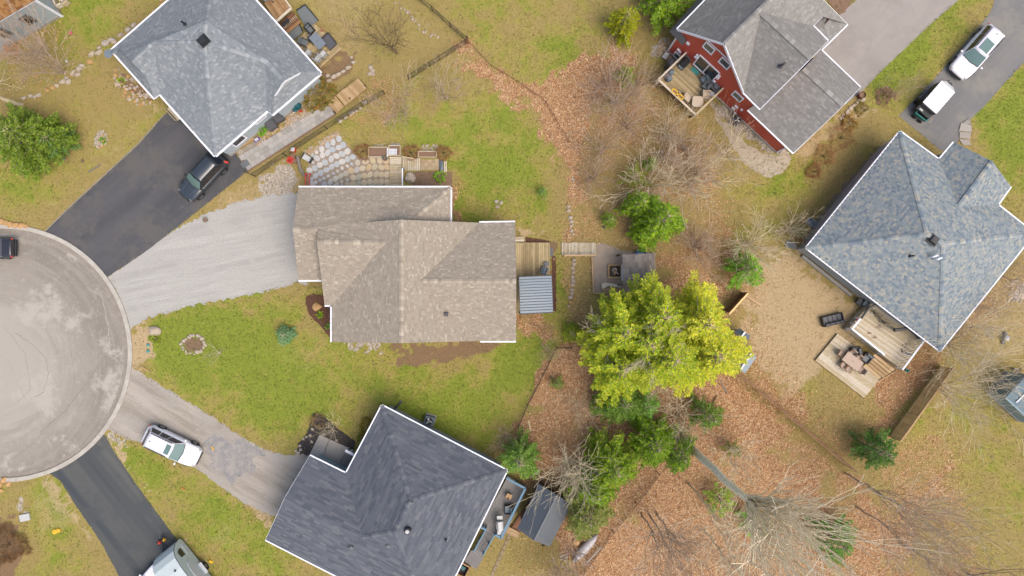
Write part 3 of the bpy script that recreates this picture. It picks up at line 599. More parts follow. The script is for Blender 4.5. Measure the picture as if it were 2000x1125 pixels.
# house upper left, blue grey roof
P = dict(Wc=(218, 98, 3), Nc=(425, -82, 3), Ec=(626, 143, 3), S1=(531, 224, 3), S2=(522, 216, 3), Sc=(420, 304, 3), J1=(312, 183, 3), J2=(302, 192, 3), A=(398, 80, 5.9), A2=(402, 40, 5.9), R1=(517, 118, 5.1), R2=(554, 159, 5.1),
         G1=(587, 141, 4.0), G2=(536, 187, 4.0), P1=(258, 121, 5.0), P2=(300, 82, 5.0), Q1=(240, 104, 3.9), Q2=(285, 150, 3.9))
pal = [(154, 161, 166), (161, 168, 172), (148, 155, 161), (177, 182, 184), (157, 164, 168)]
h1, V1 = house('blue_grey_roof_house', 'house with blue grey hipped roof beside the upper dark driveway', P,
    [['Wc', 'Q1', 'P1', 'P2', 'A', 'A2', 'Nc'], ['Nc', 'A2', 'A', 'R1', 'R2', 'G1', 'Ec'], ['Ec', 'G1', 'G2', 'S1'], ['R1', 'S2', 'S1', 'G2', 'R2'], ['A', 'Sc', 'S2', 'R1'], ['P2', 'J1', 'Sc', 'A'], ['P1', 'Q2', 'J2', 'J1', 'P2'], ['Wc', 'J2', 'Q2', 'Q1']],
    ['Wc', 'Nc', 'Ec', 'S1', 'S2', 'Sc', 'J1', 'J2'], [('A', 'P2'), ('P2', 'P1'), ('A', 'R1'), ('R1', 'R2'), ('A', 'A2'), ('A', 'Sc'), ('A2', 'Nc'), ('G1', 'Ec'), ('Q1', 'Wc')], pal, [3, 3, 3, 2, 3], course=.15, tab=.24,
    wallm='pale_siding', gutter=[('Wc', 'Nc'), ('Nc', 'Ec'), ('Ec', 'S1'), ('S1', 'S2'), ('S2', 'Sc'), ('Sc', 'J1'), ('J1', 'J2'), ('J2', 'Wc')], rakes=[('R2', 'G1'), ('R2', 'G2')], gables=[('R2', 'G1', 'G2'), ('P1', 'Q1', 'Q2')], gable_m='offwhite', under=(96, 100, 106), seed=3, gw=.17)
# grey gabled house with the red rear wall
P = dict(a=(1323, 57, 5.0), p=(1415, 86, 8.5), b=(1452, 180, 5.0), r2=(1556, -52, 8.5), le=(1466, -91, 5.0), x=(1486, 24, 8.45), wp=(1584, 114, 8.45), wb=(1485, 213, 5.0), l1=(1588, 51, 5.9), l2=(1617, 80, 5.9), l3=(1607, 32, 5.9), e=(1655, 47, 4.2), e2=(1604, 97, 4.2), te=(1545, -63, 4.2),
         g1=(1461, 214, 3.2), g2=(1550, 299, 3.2), gp=(1647, 206, 6.0), g3=(1680, 171, 3.2), gq=(1604, 98, 3.2), gr=(1569, 134, 6.0), gw=(1483, 236, 4.0), h1=(1588, 51, 4.9), h2=(1617, 80, 4.9), h3=(1607, 32, 4.9), wbx=(1530, 168, 6.9))
pal = [(163, 160, 155), (169, 166, 161), (157, 154, 150), (179, 176, 171), (160, 158, 152)]
h3, V3 = house('grey_gabled_house', 'tall grey shingled house with the deep red rear wall', P,
    [['le', 'a', 'p', 'r2'], ['p', 'b', 'x'], ['x', 'b', 'wb', 'wp'], ['x', 'wp', 'l2', 'l1'], ['x', 'l1', 'l3', 'e', 'r2'], ['gr', 'g1', 'g2', 'gp'], ['gr', 'gp', 'g3', 'gq'], ['h3', 'h1', 'h2', 'e2', 'e']],
    ['le', 'a', 'b', 'wb', 'g1', 'g2', 'g3', 'gq', 'e2', 'e', 'r2'], [('p', 'r2'), ('x', 'wp'), ('gr', 'gp')], pal, [3, 3, 2, 2, 2], course=.15, tab=.3, walls=False,
    gutter=[('a', 'le'), ('b', 'wb'), ('g1', 'g2'), ('g3', 'gq'), ('e2', 'e'), ('l1', 'l2')], rakes=[('a', 'p'), ('p', 'b'), ('wp', 'wb'), ('wp', 'l2'), ('g2', 'gp'), ('gp', 'g3'), ('l1', 'l3'), ('e', 'r2')], under=(104, 102, 98), seed=4, gw=.1)
B0 = W(1304, 100); B1 = W(1516, 298); d3, n3 = wall_frame(B0, B1)
def wz(px, py): return wall_pt(px, py, B0, B1)
mb = MB(); p1 = wz(1452, 184); p1.z = 4.95; pk = wz(1414, 88); tl = wz(1324, 60); c1 = wz(1534, 287)
top = [B0, B1, Vector((B1.x, B1.y, 3.1)), Vector((wz(1463, 219).x, wz(1463, 219).y, 3.1)), Vector((wz(1452, 184).x, wz(1452, 184).y, 4.95)), Vector((pk.x, pk.y, 8.3)), Vector((tl.x, tl.y, 4.95)), Vector((B0.x, B0.y, 4.9))]
mb.poly(top); redwall = mb.build('wall', M['red_siding'], h3)
redwall['label'] = 'red clapboard rear wall with gable'
back = -n3
def ext(root, pts, z0, z1, name, m): mb = MB(); mb.prism([(p.x, p.y) for p in pts], z0, z1, top=False); return mb.build(name, M[m], root)
Lw = (B1 - B0).length; Mid = B0 + d3 * (Lw * .62)
ext(h3, [B0 + back * .02, Mid + back * .02, Mid + back * 7.9, B0 + back * 7.9], 0, 4.9, 'wall', 'red_siding')
ext(h3, [Mid + back * .02, B1 + back * .02, B1 + back * 6.0, Mid + back * 6.0], 0, 3.05, 'wall', 'red_siding')
for gp_ in (('g2', 'gp', 'g3'), ('wb', 'wp', 'l2'),):
    mb = MB(); mb.poly([V3[k] + back * 0 - Vector((0, 0, .2)) + (V3['gr'] - V3['gp']).normalized() * .4 for k in gp_]); mb.build('gable', M['red_siding'], h3)
mb = MB(); mb.beam(B0 + n3 * .03 + Vector((0, 0, .12)), B1 + n3 * .03 + Vector((0, 0, .12)), .12, .24); mb.build('foundation', M['concrete'], h3)
for Bx in (B0, B1): mb = MB(); mb.box(Bx + n3 * .03 + Vector((0, 0, 1.6)), (.12, .1, 3.0), ax=(d3, n3, Vector((0, 0, 1)))); mb.build('corner_board', M['white'], h3)
q0 = wz(1383, 78); q1 = wz(1425, 117); mb = MB(); mb.beam(q0 + n3 * .05, q1 + n3 * .05, .06, .1); mb.build('trim_band', M['white'], h3)
# low porch roof left of the red wall
mb = MB(); mb.poly([W(1307, 61, 3.4), W(1333, 89, 3.4), W(1341, 78, 4.2), W(1325, 56, 4.2)]); mb.poly([W(1307, 61, 3.4), W(1325, 56, 4.2), W(1392, -20, 4.2), W(1372, -12, 3.4)])
mb.build('porch_roof', mat('grey_shingle_flat', (128, 126, 126), .9, .2, 9), h3)
window(h3, 1385, 93.5, .75, .85, B0, B1); window(h3, 1416, 123, .75, .85, B0, B1); window(h3, 1441, 188, .75, .8, B0, B1); window(h3, 1324, 110, .6, .7, B0, B1)
sl = window(h3, 1380, 133, 1.9, 1.9, B0, B1, 2, 'patio_door', pane='dark_glass'); sl['label'] = 'white sliding patio door'
for x, y, s in ((1361, 111, .3), (1363.5, 107.5, .25), (1402, 151, .3), (1405, 147.5, .25), (1396, 158, .2), (1326, 97, .25), (1329, 101, .2), (1433, 211, .3), (1438, 206.5, .2), (1440, 209, .2), (1449.5, 213.5, .2), (1436.5, 220, .2), (1344.5, 84, .3)):
    c = wz(x, y); mb = MB(); mb.box(c + n3 * .06, (s, .12, s * .8), ax=(d3, n3, Vector((0, 0, 1)))); mb.build('wall_vent', M['white'], h3)
# right house with mottled blue grey roof
P = dict(N=(1758, 257, 3.1), n1=(1834, 312, 3.1), n2=(1863, 278, 3.1), gp=(1938, 315, 4.6), n3=(1974, 364, 3.1), n4=(1949, 400, 3.1), E=(2020, 456, 3.1), S=(1836, 685, 3.1), Wc=(1575, 484, 3.1), a=(1811, 457, 5.9), b=(1843, 476, 5.9), gi=(1872, 404, 4.6))
pal = [(160, 171, 174), (145, 158, 167), (174, 181, 181), (190, 189, 178), (134, 149, 161), (164, 174, 176)]
h4, V4 = house('mottled_roof_house', 'house with mottled blue grey and tan shingle hip roof on the right', P,
    [['N', 'a', 'Wc'], ['Wc', 'a', 'b', 'S'], ['S', 'b', 'E'], ['N', 'n1', 'gi', 'n4', 'E', 'b', 'a'], ['n1', 'n2', 'gp', 'gi'], ['gi', 'gp', 'n3', 'n4']],
    ['N', 'n1', 'n2', 'n3', 'n4', 'E', 'S', 'Wc'], [('N', 'a'), ('Wc', 'a'), ('a', 'b'), ('S', 'b'), ('E', 'b'), ('gi', 'gp')], pal, [3, 2.4, 2.6, 1.8, 1.3, 3], course=.16, tab=.2, wallm='grey_siding',
    gutter=[('N', 'n1'), ('n1', 'n2'), ('n3', 'n4'), ('n4', 'E'), ('E', 'S'), ('S', 'Wc'), ('Wc', 'N')], gables=[('n2', 'gp', 'n3')], under=(110, 118, 124), seed=5, gw=.1)
# house at the bottom with charcoal roof
P = dict(N=(746, 792, 3), E=(990, 919, 3), S=(842, 1220, 3), Wc=(519, 1054, 3), G0=(556, 973, 4.5), W2=(605, 890, 3), I=(676, 925, 3), G1=(708, 1050, 4.5), A=(801, 978, 5.4), B=(771, 1038, 5.4), f1=(750, 812, 3.25), f2=(700, 905, 3.3))
pal = [(110, 116, 126), (116, 121, 130), (122, 127, 135), (103, 109, 119), (129, 132, 138)]
h5, V5 = house('charcoal_roof_house', 'house with charcoal shingle roof at the bottom centre', P,
    [['N', 'E', 'A'], ['E', 'S', 'B', 'A'], ['S', 'Wc', 'G0', 'G1', 'B'], ['G0', 'W2', 'I', 'G1'], ['N', 'A', 'B', 'G1', 'I']],
    ['N', 'E', 'S', 'Wc', 'W2', 'I'], [('N', 'A'), ('E', 'A'), ('A', 'B'), ('B', 'G1'), ('S', 'B')], pal, [3, 3, 2, 2, .8], course=.17, tab=.7, wallm='blue_siding',
    gutter=[('N', 'E'), ('E', 'S'), ('Wc', 'S'), ('W2', 'I'), ('I', 'N')], rakes=[('Wc', 'G0'), ('G0', 'W2')], gables=[('Wc', 'G0', 'W2')], under=(70, 74, 80), seed=6, gw=.1)
# brown roof house in the top left corner, pale wall with windows turned to the camera
P = dict(a=(70, -1, 3.3), b=(-60, 76, 3.3), c=(-140, -70, 3.3), d=(-10, -150, 3.3), r1=(20, -66, 5.2), r2=(-100, 8, 5.2))
h6, V6 = house('brown_roof_house', 'pale walled building with orange brown roof in the top left corner', P, [['a', 'r1', 'r2', 'b'], ['d', 'c', 'r2', 'r1']], ['a', 'b', 'c', 'd'], [('r1', 'r2')], [(168, 120, 72), (150, 104, 62), (184, 140, 88)], course=.2, tab=.3,
    wallm='pale_siding', gutter=[], ins=.1, gables=[('a', 'r1', 'd')], under=(110, 80, 50), seed=8)
Ba, Bb = W(70, -1, 3.3), W(-60, 76, 3.3); 
i6 = inset([Vector((V6[k].x, V6[k].y, 0)) for k in 'abcd'], .1); Ba, Bb = i6[0], i6[1]
window(h6, 54, 38, .55, 1.1, Ba, Bb, frame='mid_grey', pane='dark_glass'); window(h6, 6, 64, .55, 1.1, Ba, Bb, frame='mid_grey', pane='dark_glass')
mb = MB(); dd, nn_ = wall_frame(Ba, Bb); mb.box(Ba + nn_ * .05 + Vector((0, 0, 1.6)), (.2, .1, 3.2), ax=(dd, nn_, Vector((0, 0, 1)))); mb.build('corner_board', M['white'], h6)
# extra fittings on the houses
def roof_pt(V, f, px, py):
    P_ = [V[k] for k in f]; n = newell(P_); c = P_[0]; C0 = Vector((0, 0, H)); d = W(px, py, 0) - C0; t = n.dot(c - C0) / n.dot(d); return C0 + d * t, n
def hood_vent(root, V, f, px, py, s, m, deg, name='roof_vent', hh=.25):
    c, n = roof_pt(V, f, px, py); mb = MB(); mb.box(c + Vector((0, 0, .05)), (s * 1.25, s * 1.25, .06), rz=-R(deg)); mb.box(c + Vector((0, 0, hh / 2 + .05)), (s, s, hh), rz=-R(deg), taper=.82); mb.box(c + Vector((0, 0, hh + .05)), (s * .6, s * .6, .05), rz=-R(deg)); return mb.build(name, M[m], root)
def pipe_vent(root, V, f, px, py, r, m, h=.5, deg=None):
    c, n = roof_pt(V, f, px, py); mb = MB(); mb.lathe(c, [(r * 2, 0), (r * 1.3, .1), (r, .12), (r, h), (r * .7, h), (r * .7, h - .06)], 12); return mb.build('vent_pipe', M[m], root)
hood_vent(h1, V1, ['A', 'Sc', 'S2', 'R1'], 398, 80, .62, 'black', 48); pipe_vent(h1, V1, ['Wc', 'P1', 'Nc'], 361, 47, .07, 'black')
hood_vent(h2, V, ['RN', 'EN', 'ES'], 871.5, 613.5, .26, 'dark_grey', 0)
pipe_vent(h3, V3, ['x', 'b', 'wb', 'wp'], 1524, 130, .09, 'dark_grey', .8)
hood_vent(h4, V4, ['Wc', 'a', 'b', 'S'], 1822, 469, .6, 'black', 38); pipe_vent(h4, V4, ['Wc', 'a', 'b', 'S'], 1777, 500, .06, 'black', .6)
for dx in (0, 8):
    c, n = roof_pt(V4, ['Wc', 'a', 'b', 'S'], 1815 + dx, 502 + dx * .6); mb = MB(); mb.tube(c, c + Vector((0, 0, .5)), .07, n=8); mb.tube(c + Vector((0, 0, .5)), c + Vector((.3, .12, .55)), .07, n=8); mb.build('bent_vent_pipe', M['white'], h4)
for x, y in ((802, 981), (687, 1068), (759, 1065)): hood_vent(h5, V5, ['E', 'S', 'B', 'A'] if x > 780 else ['S', 'Wc', 'G0', 'G1', 'B'], x, y, .3, 'mid_grey', 28, hh=.18)
c, n = roof_pt(V5, ['E', 'S', 'B', 'A'], 797, 1034); mb = MB(); mb.lathe(c, [(.26, 0), (.22, .12), (.2, .14), (.2, .35), (.24, .36), (.24, .42), (.1, .5)], 16); mb.build('turbine_vent', M['black'], h5)
mb = MB(); mb.lathe(c + Vector((0, 0, .5)), [(.16, 0), (.14, .06), (.04, .09)], 16); mb.build('vent_cap', M['offwhite'], h5)
pipe_vent(h5, V5, ['E', 'S', 'B', 'A'], 871, 1053, .05, 'black')
# wall windows, doors along the south east wall of the blue grey house
i1 = inset([Vector((V1[k].x, V1[k].y, 0)) for k in ['Wc', 'Nc', 'Ec', 'S1', 'S2', 'Sc', 'J1', 'J2']], .4)
Bc, Bd = i1[5], i1[4]
window(h1, 508, 232, .9, .4, Bc, Bd, frame='white', pane='dark_glass'); window(h1, 464, 273, 1.0, 1.4, Bc, Bd, name='side_door', pane='dark_glass')
# hangers on the mottled roof's gutters: small dark clips
mb = MB()
for a, b in (('N', 'Wc'), ('Wc', 'S')):
    p, q = V4[a], V4[b]; L = (q - p).length; n = int(L / .32)
    for k in range(n): c = p.lerp(q, (k + .5) / n); mb.beam(c + Vector((0, 0, .03)), p.lerp(q, (k + 1.05) / n) + Vector((0, 0, .03)), .05, .03)
T(mb.build('gutter_guard', M['dark_grey'], h4), kind='stuff')
# the small building at the right edge
P = dict(a=(1965, 776, 2.6), b=(2010, 727, 2.6), c=(2080, 800, 2.6), d=(2035, 840, 2.6), r1=(1988, 790, 3.3), r2=(2030, 742, 3.3))
h7, V7 = house('pale_blue_shed', 'pale blue shed with flat sheet roof cut off by the right edge', P, [['a', 'b', 'c', 'd']], ['a', 'b', 'c', 'd'], [], [(134, 156, 166), (130, 152, 162)], course=.6, tab=3, wallm='blue_siding', gutter=[('a', 'd')], ins=.15, under=(120, 140, 150), seed=9, cat='shed', gut_m='blue_siding')
mb = MB(); mb.beam(W(1985, 786, 2.68), W(2040, 733, 2.68), .08, .06); mb.build('roof_rail', M['white'], h7)
KL = .87
# ---------------- vegetation ----------------
def seg_mesh(name, S, m, parent, n=3):
    S = np.array(S, float); p = S[:, :3]; q = S[:, 3:6]; r0 = S[:, 6:7]; r1 = S[:, 7:8]; off = np.array(rootloc(parent))
    d = q - p; d /= np.linalg.norm(d, axis=1, keepdims=True) + 1e-9
    a = np.cross(d, [0, 0, 1.]); bad = np.linalg.norm(a, axis=1) < .05; a[bad] = [1, 0, 0]; a /= np.linalg.norm(a, axis=1, keepdims=True); b = np.cross(d, a)
    V = []
    for P_, r in ((p, r0), (q, r1)):
        for i in range(n): t = 2 * math.pi * i / n; V.append(P_ + a * math.cos(t) * r + b * math.sin(t) * r)
    V = np.stack(V, 1); k = len(S); base = np.arange(k)[:, None] * 2 * n; F = []
    for i in range(n): F.append(base + np.array([i, (i + 1) % n, n + (i + 1) % n, n + i]))
    return mesh_np(name, V.reshape(-1, 3) - off, [np.concatenate(F)], m, parent, smooth=True)
r0min = .011
def rvec(g, s=1): return Vector((g.uniform(-s, s), g.uniform(-s, s), g.uniform(-s, s)))
def grow(S, g, p, d, L, r, lev, maxlev, kids, up=.1, jit=.18, ratio=.55, spread=.9):
    n = 4 if lev < maxlev else 3; step = L / n; q = p.copy(); dd = d.normalized(); rr = r
    for i in range(n):
        nd = (dd + rvec(g, jit) + Vector((0, 0, up))).normalized(); e = q + nd * step; r2 = max(rr * .8, r0min)
        S.append((*q, *e, rr, r2))
        if lev < maxlev:
            for _ in range(kids if i > 0 else kids - 1):
                if g.random() < (.9 if lev == 1 else .6):
                    sd = nd.cross(rvec(g)).normalized(); cd = (nd + sd * g.uniform(.5, 1.1) * spread).normalized()
                    grow(S, g, q.lerp(e, g.random()), cd, L * ratio * g.uniform(.7, 1.2), max(r2 * .6, r0min * 1.05), lev + 1, maxlev, kids, up, jit, ratio, spread)
        q, dd, rr = e, nd, r2
def bare_tree(label, px, py, h, spread,  m='bark', stems=7, trunk=.0, r=.05, kids=2, maxlev=3, seed=1, name='bare_tree', cat='tree', group=None, up=.1, lean=(0, 0), base_r=.15, div=.9, minr=None):
    global r0min
    r0min = minr or (.011 if h > 2.6 else .005); g = random.Random(seed); p0 = W(px, py); root = thing(name, label, cat, p0, group=group); S = []
    top = p0 + Vector((lean[0], lean[1], trunk))
    if trunk > 0:
        TS = []; k = 6; q = p0.copy(); rr = r * 2.8
        for i in range(k):
            e = p0.lerp(top, (i + 1) / k) + Vector((g.uniform(-.1, .1), g.uniform(-.1, .1), 0)) * (1 if i < k - 1 else 0); TS.append((*q, *e, rr, rr * .9)); q = e; rr *= .92
        seg_mesh('trunk', TS, M[m], root, 8)
    for i in range(stems):
        a = 2 * math.pi * (i + g.random() * .7) / stems; s = g.uniform(.25, 1) ** .7; L = (h - trunk) * g.uniform(.8, 1.1)
        d = Vector((math.cos(a) * s * spread / (h - trunk), math.sin(a) * s * spread / (h - trunk), 1)).normalized()
        b = top + Vector((math.cos(a), math.sin(a), 0)) * base_r * g.random()
        grow(S, g, b, d, L * (1 + .25 * s), r, 1, maxlev, kids, up, spread=div)
    seg_mesh('branches', S, M[m], root, 3); return root
def crown_mesh(name, P_, D, L, Wd, C, parent, blades=7):
    """sprays of leaf blades: P centre, D direction, L length, C colour"""
    n = len(P_); D = D / (np.linalg.norm(D, axis=1, keepdims=True) + 1e-9)
    upv = np.tile([0, 0, 1.], (n, 1)) + rng.normal(0, .35, (n, 3)); S_ = np.cross(D, upv); S_ /= np.linalg.norm(S_, axis=1, keepdims=True) + 1e-9; U = np.cross(S_, D)
    VV = []; CC = []
    for k in range(blades):
        t = (k + .3) / blades; sg = 1 if k % 2 else -1; a = rng.uniform(.5, 1.0, (n, 1)) if k < blades - 1 else rng.uniform(-.1, .1, (n, 1))
        base = P_ + D * L * t * .8; dr = D * np.cos(a) + S_ * sg * np.sin(a) + U * rng.uniform(-.3, .25, (n, 1))
        ln = L * (1 - .55 * t) * rng.uniform(.6, 1.0, (n, 1)) * .75; tip = base + dr * ln; mid = base + dr * ln * .45; w = Wd * L
        sd = np.cross(dr, U); VV.append(np.stack([base, mid + sd * w, tip, mid - sd * w], 1)); CC.append(C * rng.uniform(.8, 1.2, (n, 1)))
    V = np.concatenate(VV).reshape(-1, 3) - np.array(rootloc(parent)); k = len(V) // 4
    return mesh_np(name, V, [np.arange(k * 4).reshape(-1, 4)], M['leafcol'], parent, cols=np.concatenate(CC))
def pick_cols(cols, n, wts=None):
    c = np.array([alb(x, KL) for x in cols]); i = rng.choice(len(cols), n, p=wts); return c[i] * rng.uniform(.88, 1.12, (n, 1)) * np.array([.97, .97, .85])
def conifer(label, px, py, h, r, cols, dens=1.0, seed=1, name='conifer_tree', cat='tree', group=None, low=.12, zc=.45, spray=.42, shape=.75, tips=None, squash=1.0, irr=.25, cup=.25, wd=.085, blades=9):
    spray *= .47; wd *= 1.2
    """boughs all round a trunk; (px, py) is where the crown's middle shows"""
    c = W(px, py, h * zc); p0 = Vector((c.x, c.y, 0)); root = thing(name, label, cat, p0, group=group); g = random.Random(seed)
    seg_mesh('trunk', [(*p0, *(p0 + Vector((0, 0, h * .5))), .05 + h * .014, .03 + h * .009), (*(p0 + Vector((0, 0, h * .5))), *(p0 + Vector((0, 0, h * .97))), .03 + h * .009, .01)], M['bark_dark'], root, 6)
    P_, D, L, tip, BS = [], [], [], [], []; n_b = int(30 * dens * max(1, h / 4)); ph = g.random() * 6.28
    for i in range(n_b):
        t = low + (1 - low) * (i + g.random()) / n_b; z = h * t; a = i * 2.4 + g.uniform(-.4, .4)
        env = r * (1 - ((t - low) / (1 - low)) ** 1.25) ** shape; env *= 1 + irr * (.6 * math.sin(a * 3 + ph) + g.uniform(-.6, .6)); env = max(env, .22)
        ax = Vector((math.cos(a), math.sin(a) * squash, g.uniform(-.12, .12) + cup * t)); ax.normalize(); b0 = p0 + Vector((0, 0, z))
        e = b0 + ax * env; BS.append((*b0, *e, .025 + .004 * h, .008))
        sl = spray * (.7 + .3 * (1 - t)); ns = max(2, int(env / (sl * .72)))
        for k in range(ns):
            s = (k + .6) / ns
            if s < .3 and ns > 4: continue
            q = b0.lerp(e, s)
            for sd in (-1, 1, 0):
                if sd == 0 and k < ns - 1 and g.random() < .6: continue
                off = .75 * sd + g.uniform(-.3, .3); ca, sa = math.cos(off), math.sin(off); dv = Vector((ax.x * ca - ax.y * sa, ax.x * sa + ax.y * ca, ax.z + g.uniform(-.25, .2)))
                m_ = max(1, int(round((1.25 - s) * env * .45 / sl))) if sd else 1
                for j in range(m_): P_.append(q + dv * (j * sl * .6) + rvec(g, .05)); D.append(dv); L.append(sl * g.uniform(.7, 1.25)); tip.append(min(1, s * .7 + .3 * j / m_))
    for j in range(6): P_.append(p0 + Vector((0, 0, h * .93))); a = j * 1.05; D.append(Vector((math.cos(a), math.sin(a), 1))); L.append(spray * .9); tip.append(1)
    n = len(P_); C = pick_cols(cols, n); tp = np.array(tip)[:, None]
    if tips: tc = pick_cols(tips, n); f = np.clip(tp * 1.5 - .75, 0, 1) * (rng.random((n, 1)) < .6); C = C * (1 - f) + tc * f
    seg_mesh('boughs', BS, M['bark'], root, 3)
    crown_mesh('crown', np.array([tuple(v) for v in P_]), np.array([tuple(v) for v in D]), np.array(L)[:, None], wd, C, root, blades); return root
def bush(label, px, py, r, h, cols, seed=1, n=260, name='shrub', spray=.16, twig=None, group=None, z=0, wd=.14):
    c = W(px, py, z + h * .5); p0 = Vector((c.x, c.y, z)); root = thing(name, label, 'shrub', p0, group=group); g = random.Random(seed)
    TS = []
    for i in range(14): a = g.uniform(0, 6.28); s = g.uniform(.2, .9) * r; TS.append((*p0, *(p0 + Vector((math.cos(a) * s, math.sin(a) * s, h * g.uniform(.6, .95)))), .015, .006))
    seg_mesh('stems', TS, M[twig or 'bark'], root, 3)
    u = rng.random(n); th = rng.uniform(0, 6.283, n); ph = np.arccos(rng.uniform(-.15, 1, n)); lump = 1 + .18 * np.sin(th * 3 + seed) + .12 * np.sin(th * 7 + seed * 2); rad = (.55 + .45 * u ** .5)
    P_ = np.stack([np.sin(ph) * np.cos(th) * r * lump * rad, np.sin(ph) * np.sin(th) * r * lump * rad, (.12 + .88 * np.cos(ph).clip(0)) * h * rad], 1) + np.array(p0)
    D = P_ - np.array(p0) - np.array([0, 0, h * .3]) + rng.normal(0, .25 * r, (n, 3))
    crown_mesh('foliage', P_, D, rng.uniform(.7, 1.3, (n, 1)) * spray, wd, pick_cols(cols, n), root, 6); return root
GR1 = [(86, 118, 38), (100, 134, 46), (70, 98, 34), (116, 148, 56)]; GR2 = [(106, 142, 26), (128, 160, 38), (84, 118, 24), (148, 172, 50)]; OLV = [(118, 132, 62), (138, 148, 74), (100, 116, 56), (150, 150, 90)]
YG = [(190, 198, 52), (202, 204, 60), (164, 182, 50), (144, 166, 48), (210, 200, 72)]; YT = [(212, 204, 74), (202, 200, 84), (216, 204, 94)]
BRN = [(142, 104, 78), (156, 116, 84), (124, 88, 68)]
conifer('wide feathery green cedar beside the upper left lawn', 50, 268, 4.6, 2.9, [(104, 130, 44), (122, 144, 52), (84, 110, 40), (132, 152, 60)], 4.4, 1, name='cedar_tree', spray=.42, shape=.55, squash=.66, wd=.12, zc=.5)
conifer('smaller bluish green lobe of cedar at the right end of the wide cedar', 108, 276, 3.2, 1.25, [(96, 130, 66), (112, 146, 78), (84, 116, 60)], 2.2, 32, name='cedar_tree', spray=.34, shape=.5, wd=.12)
conifer('rounded yellow green cedar alone on the upper lawn', 1219, 46, 4.2, 1.37, [(142, 153.30, 22), (162, 162, 28), (122, 130, 24)], 2.6, 2, name='cedar_tree', spray=.28, shape=.5, wd=.14)
conifer('green pine cut by the top edge left of the red house', 1306, -8, 6.5, 2.2, GR2, 1.8, 3, spray=.55, tips=[(150, 180, 70)])
conifer('bright green spruce left of the grey barked shrubs above the fire pit', 1285, 432, 7, 2.01, GR2, 2.53, 4, spray=.5, shape=.6)
conifer('yellow green spruce touching the left side of the fire pit spruce', 1245, 402, 5.6, 1.25, [(118, 150, 30), (140, 166, 40), (98, 134, 30)], 2, 5, spray=.45, shape=.6)
conifer('lower narrow spruce just above the slatted shelter roof', 1262, 455, 4.6, 1.1, GR2, 2, 6, spray=.4)
conifer('small round green spruce between stone edging and brush', 1190, 430, 2.4, .72, GR2, 1.6, 7, spray=.26)
conifer('tiny spruce in the brush near two white stones', 1269, 321, 3.0, .6, GR2, 1.8, 8, spray=.28)
conifer('loose green spruce in the brush above the grey barked shrub', 1240, 345, 3, 1.3, [(136, 140, 62), (120, 134, 50)], .8, 9, spray=.34)
conifer('thin green sapling in the tall grass right of the middle house', 1060, 376, 1.8, .55, [(112, 146, 60), (96, 130, 50)], .8, 10, spray=.28)
conifer('green spruce standing by the brown fence end near the right house', 1456, 528, 4.6, 1.67, [(112, 167.90, 44), (128, 158, 56), (92, 126, 40)], 1.8, 11, spray=.42)
# the great yellow green tree: several tops
for i, (x, y, h, r, d) in enumerate(((1212, 646, 9, 2.5, 2.3), (1283, 616, 9.5, 2.4, 2.3), (1360, 630, 10, 2.8, 2.3), (1207, 716, 8.5, 2.4, 2.3), (1298, 694, 10.5, 2.9, 2.5), (1380, 690, 9.5, 2.7, 2.3), (1255, 668, 10, 2.3, 2.0))):
    lab = ['left top of the great yellow green conifer clump, nearest the sheet roofed gazebo', 'upper top of the yellow green conifer clump, leaning over the slatted shelter roof', 'broad golden top at the upper right of the yellow green conifer clump', 'lower left top of the yellow green conifer clump, above the dark green spruce',
           'tallest top in the middle of the yellow green conifer clump, with grey dead twigs', 'golden lower right top of the conifer clump, over the two small doll sized roofs', 'inner top of the yellow green conifer clump between the left and the tallest top'][i]
    conifer(lab, x, y, h, r, YG if i in (2, 5) else YG[:4] + [(126, 166, 38)], d, 40 + i, name='yellow_green_conifer', group='tops of the great yellow green conifer clump', spray=.44, low=.3, zc=.62, tips=YT, shape=.5, irr=.4, cup=.35, wd=.085, blades=9)
conifer('dark green spruce under the lower edge of the yellow green clump', 1213, 782, 5.2, 2.12, GR1, 2.50, 12, spray=.46, shape=.6)
conifer('soft green spruce at the right of the dark spruce below the big clump', 1262, 792, 4.2, 1.32, [(120, 175.20, 74), (104, 134, 62)], 1.4, 31, spray=.4)
conifer('dark green spruce seen behind the bare grey brush below the big clump', 1380, 812, 4.4, 1.38, GR1, 1.88, 13, spray=.4)
conifer('bright green spruce left of its twin in the middle of the lower wood', 1272, 862, 5.5, 2.12, GR2, 2.75, 14, spray=.44, shape=.6)
conifer('green spruce touching the right side of the bright spruce in the lower wood', 1322, 884, 5, 1.69, GR1 + GR2, 2.34, 15, spray=.44)
conifer('green spruce right of the grey bare tree, with yellow tipped boughs', 1195, 905, 6.5, 2.28, GR2, 2.64, 16, spray=.46, tips=[(196, 190, 90)], shape=.6)
conifer('green spruce between the grey bare tree and the dark sheet roofed shed', 1160, 950, 6, 1.95, GR2, 2.60, 17, spray=.44)
conifer('olive green spruce hanging over the right side of the dark shed roof', 1146, 1000, 5.5, 2.19, OLV, 2.50, 18, spray=.5, shape=.6)
conifer('green spruce beside the corner of the charcoal roof', 1016, 893, 4.5, 1.75, [(110, 146, 58), (128, 160, 72), (92, 130, 46)], 2.4, 19, spray=.36, shape=.45)
conifer('dark green round spruce at the lower end of the board fence', 1710, 878, 4.2, 1.72, [(74, 121.90, 44), (90, 124, 54), (62, 92, 40)], 2.2, 20, spray=.4, shape=.55)
conifer('pale green spruce seen through bare saplings in the lower wood', 1408, 978, 3.6, 1.38, [(140, 172.50, 64), (120, 138, 50)], 1.1, 21, spray=.4)
conifer('green spruce beside the crown of the tall bare tree, on its left', 1478, 1022, 3.8, 1.43, [(124, 179.40, 60), (106, 128, 50)], 1.2, 22, spray=.4)
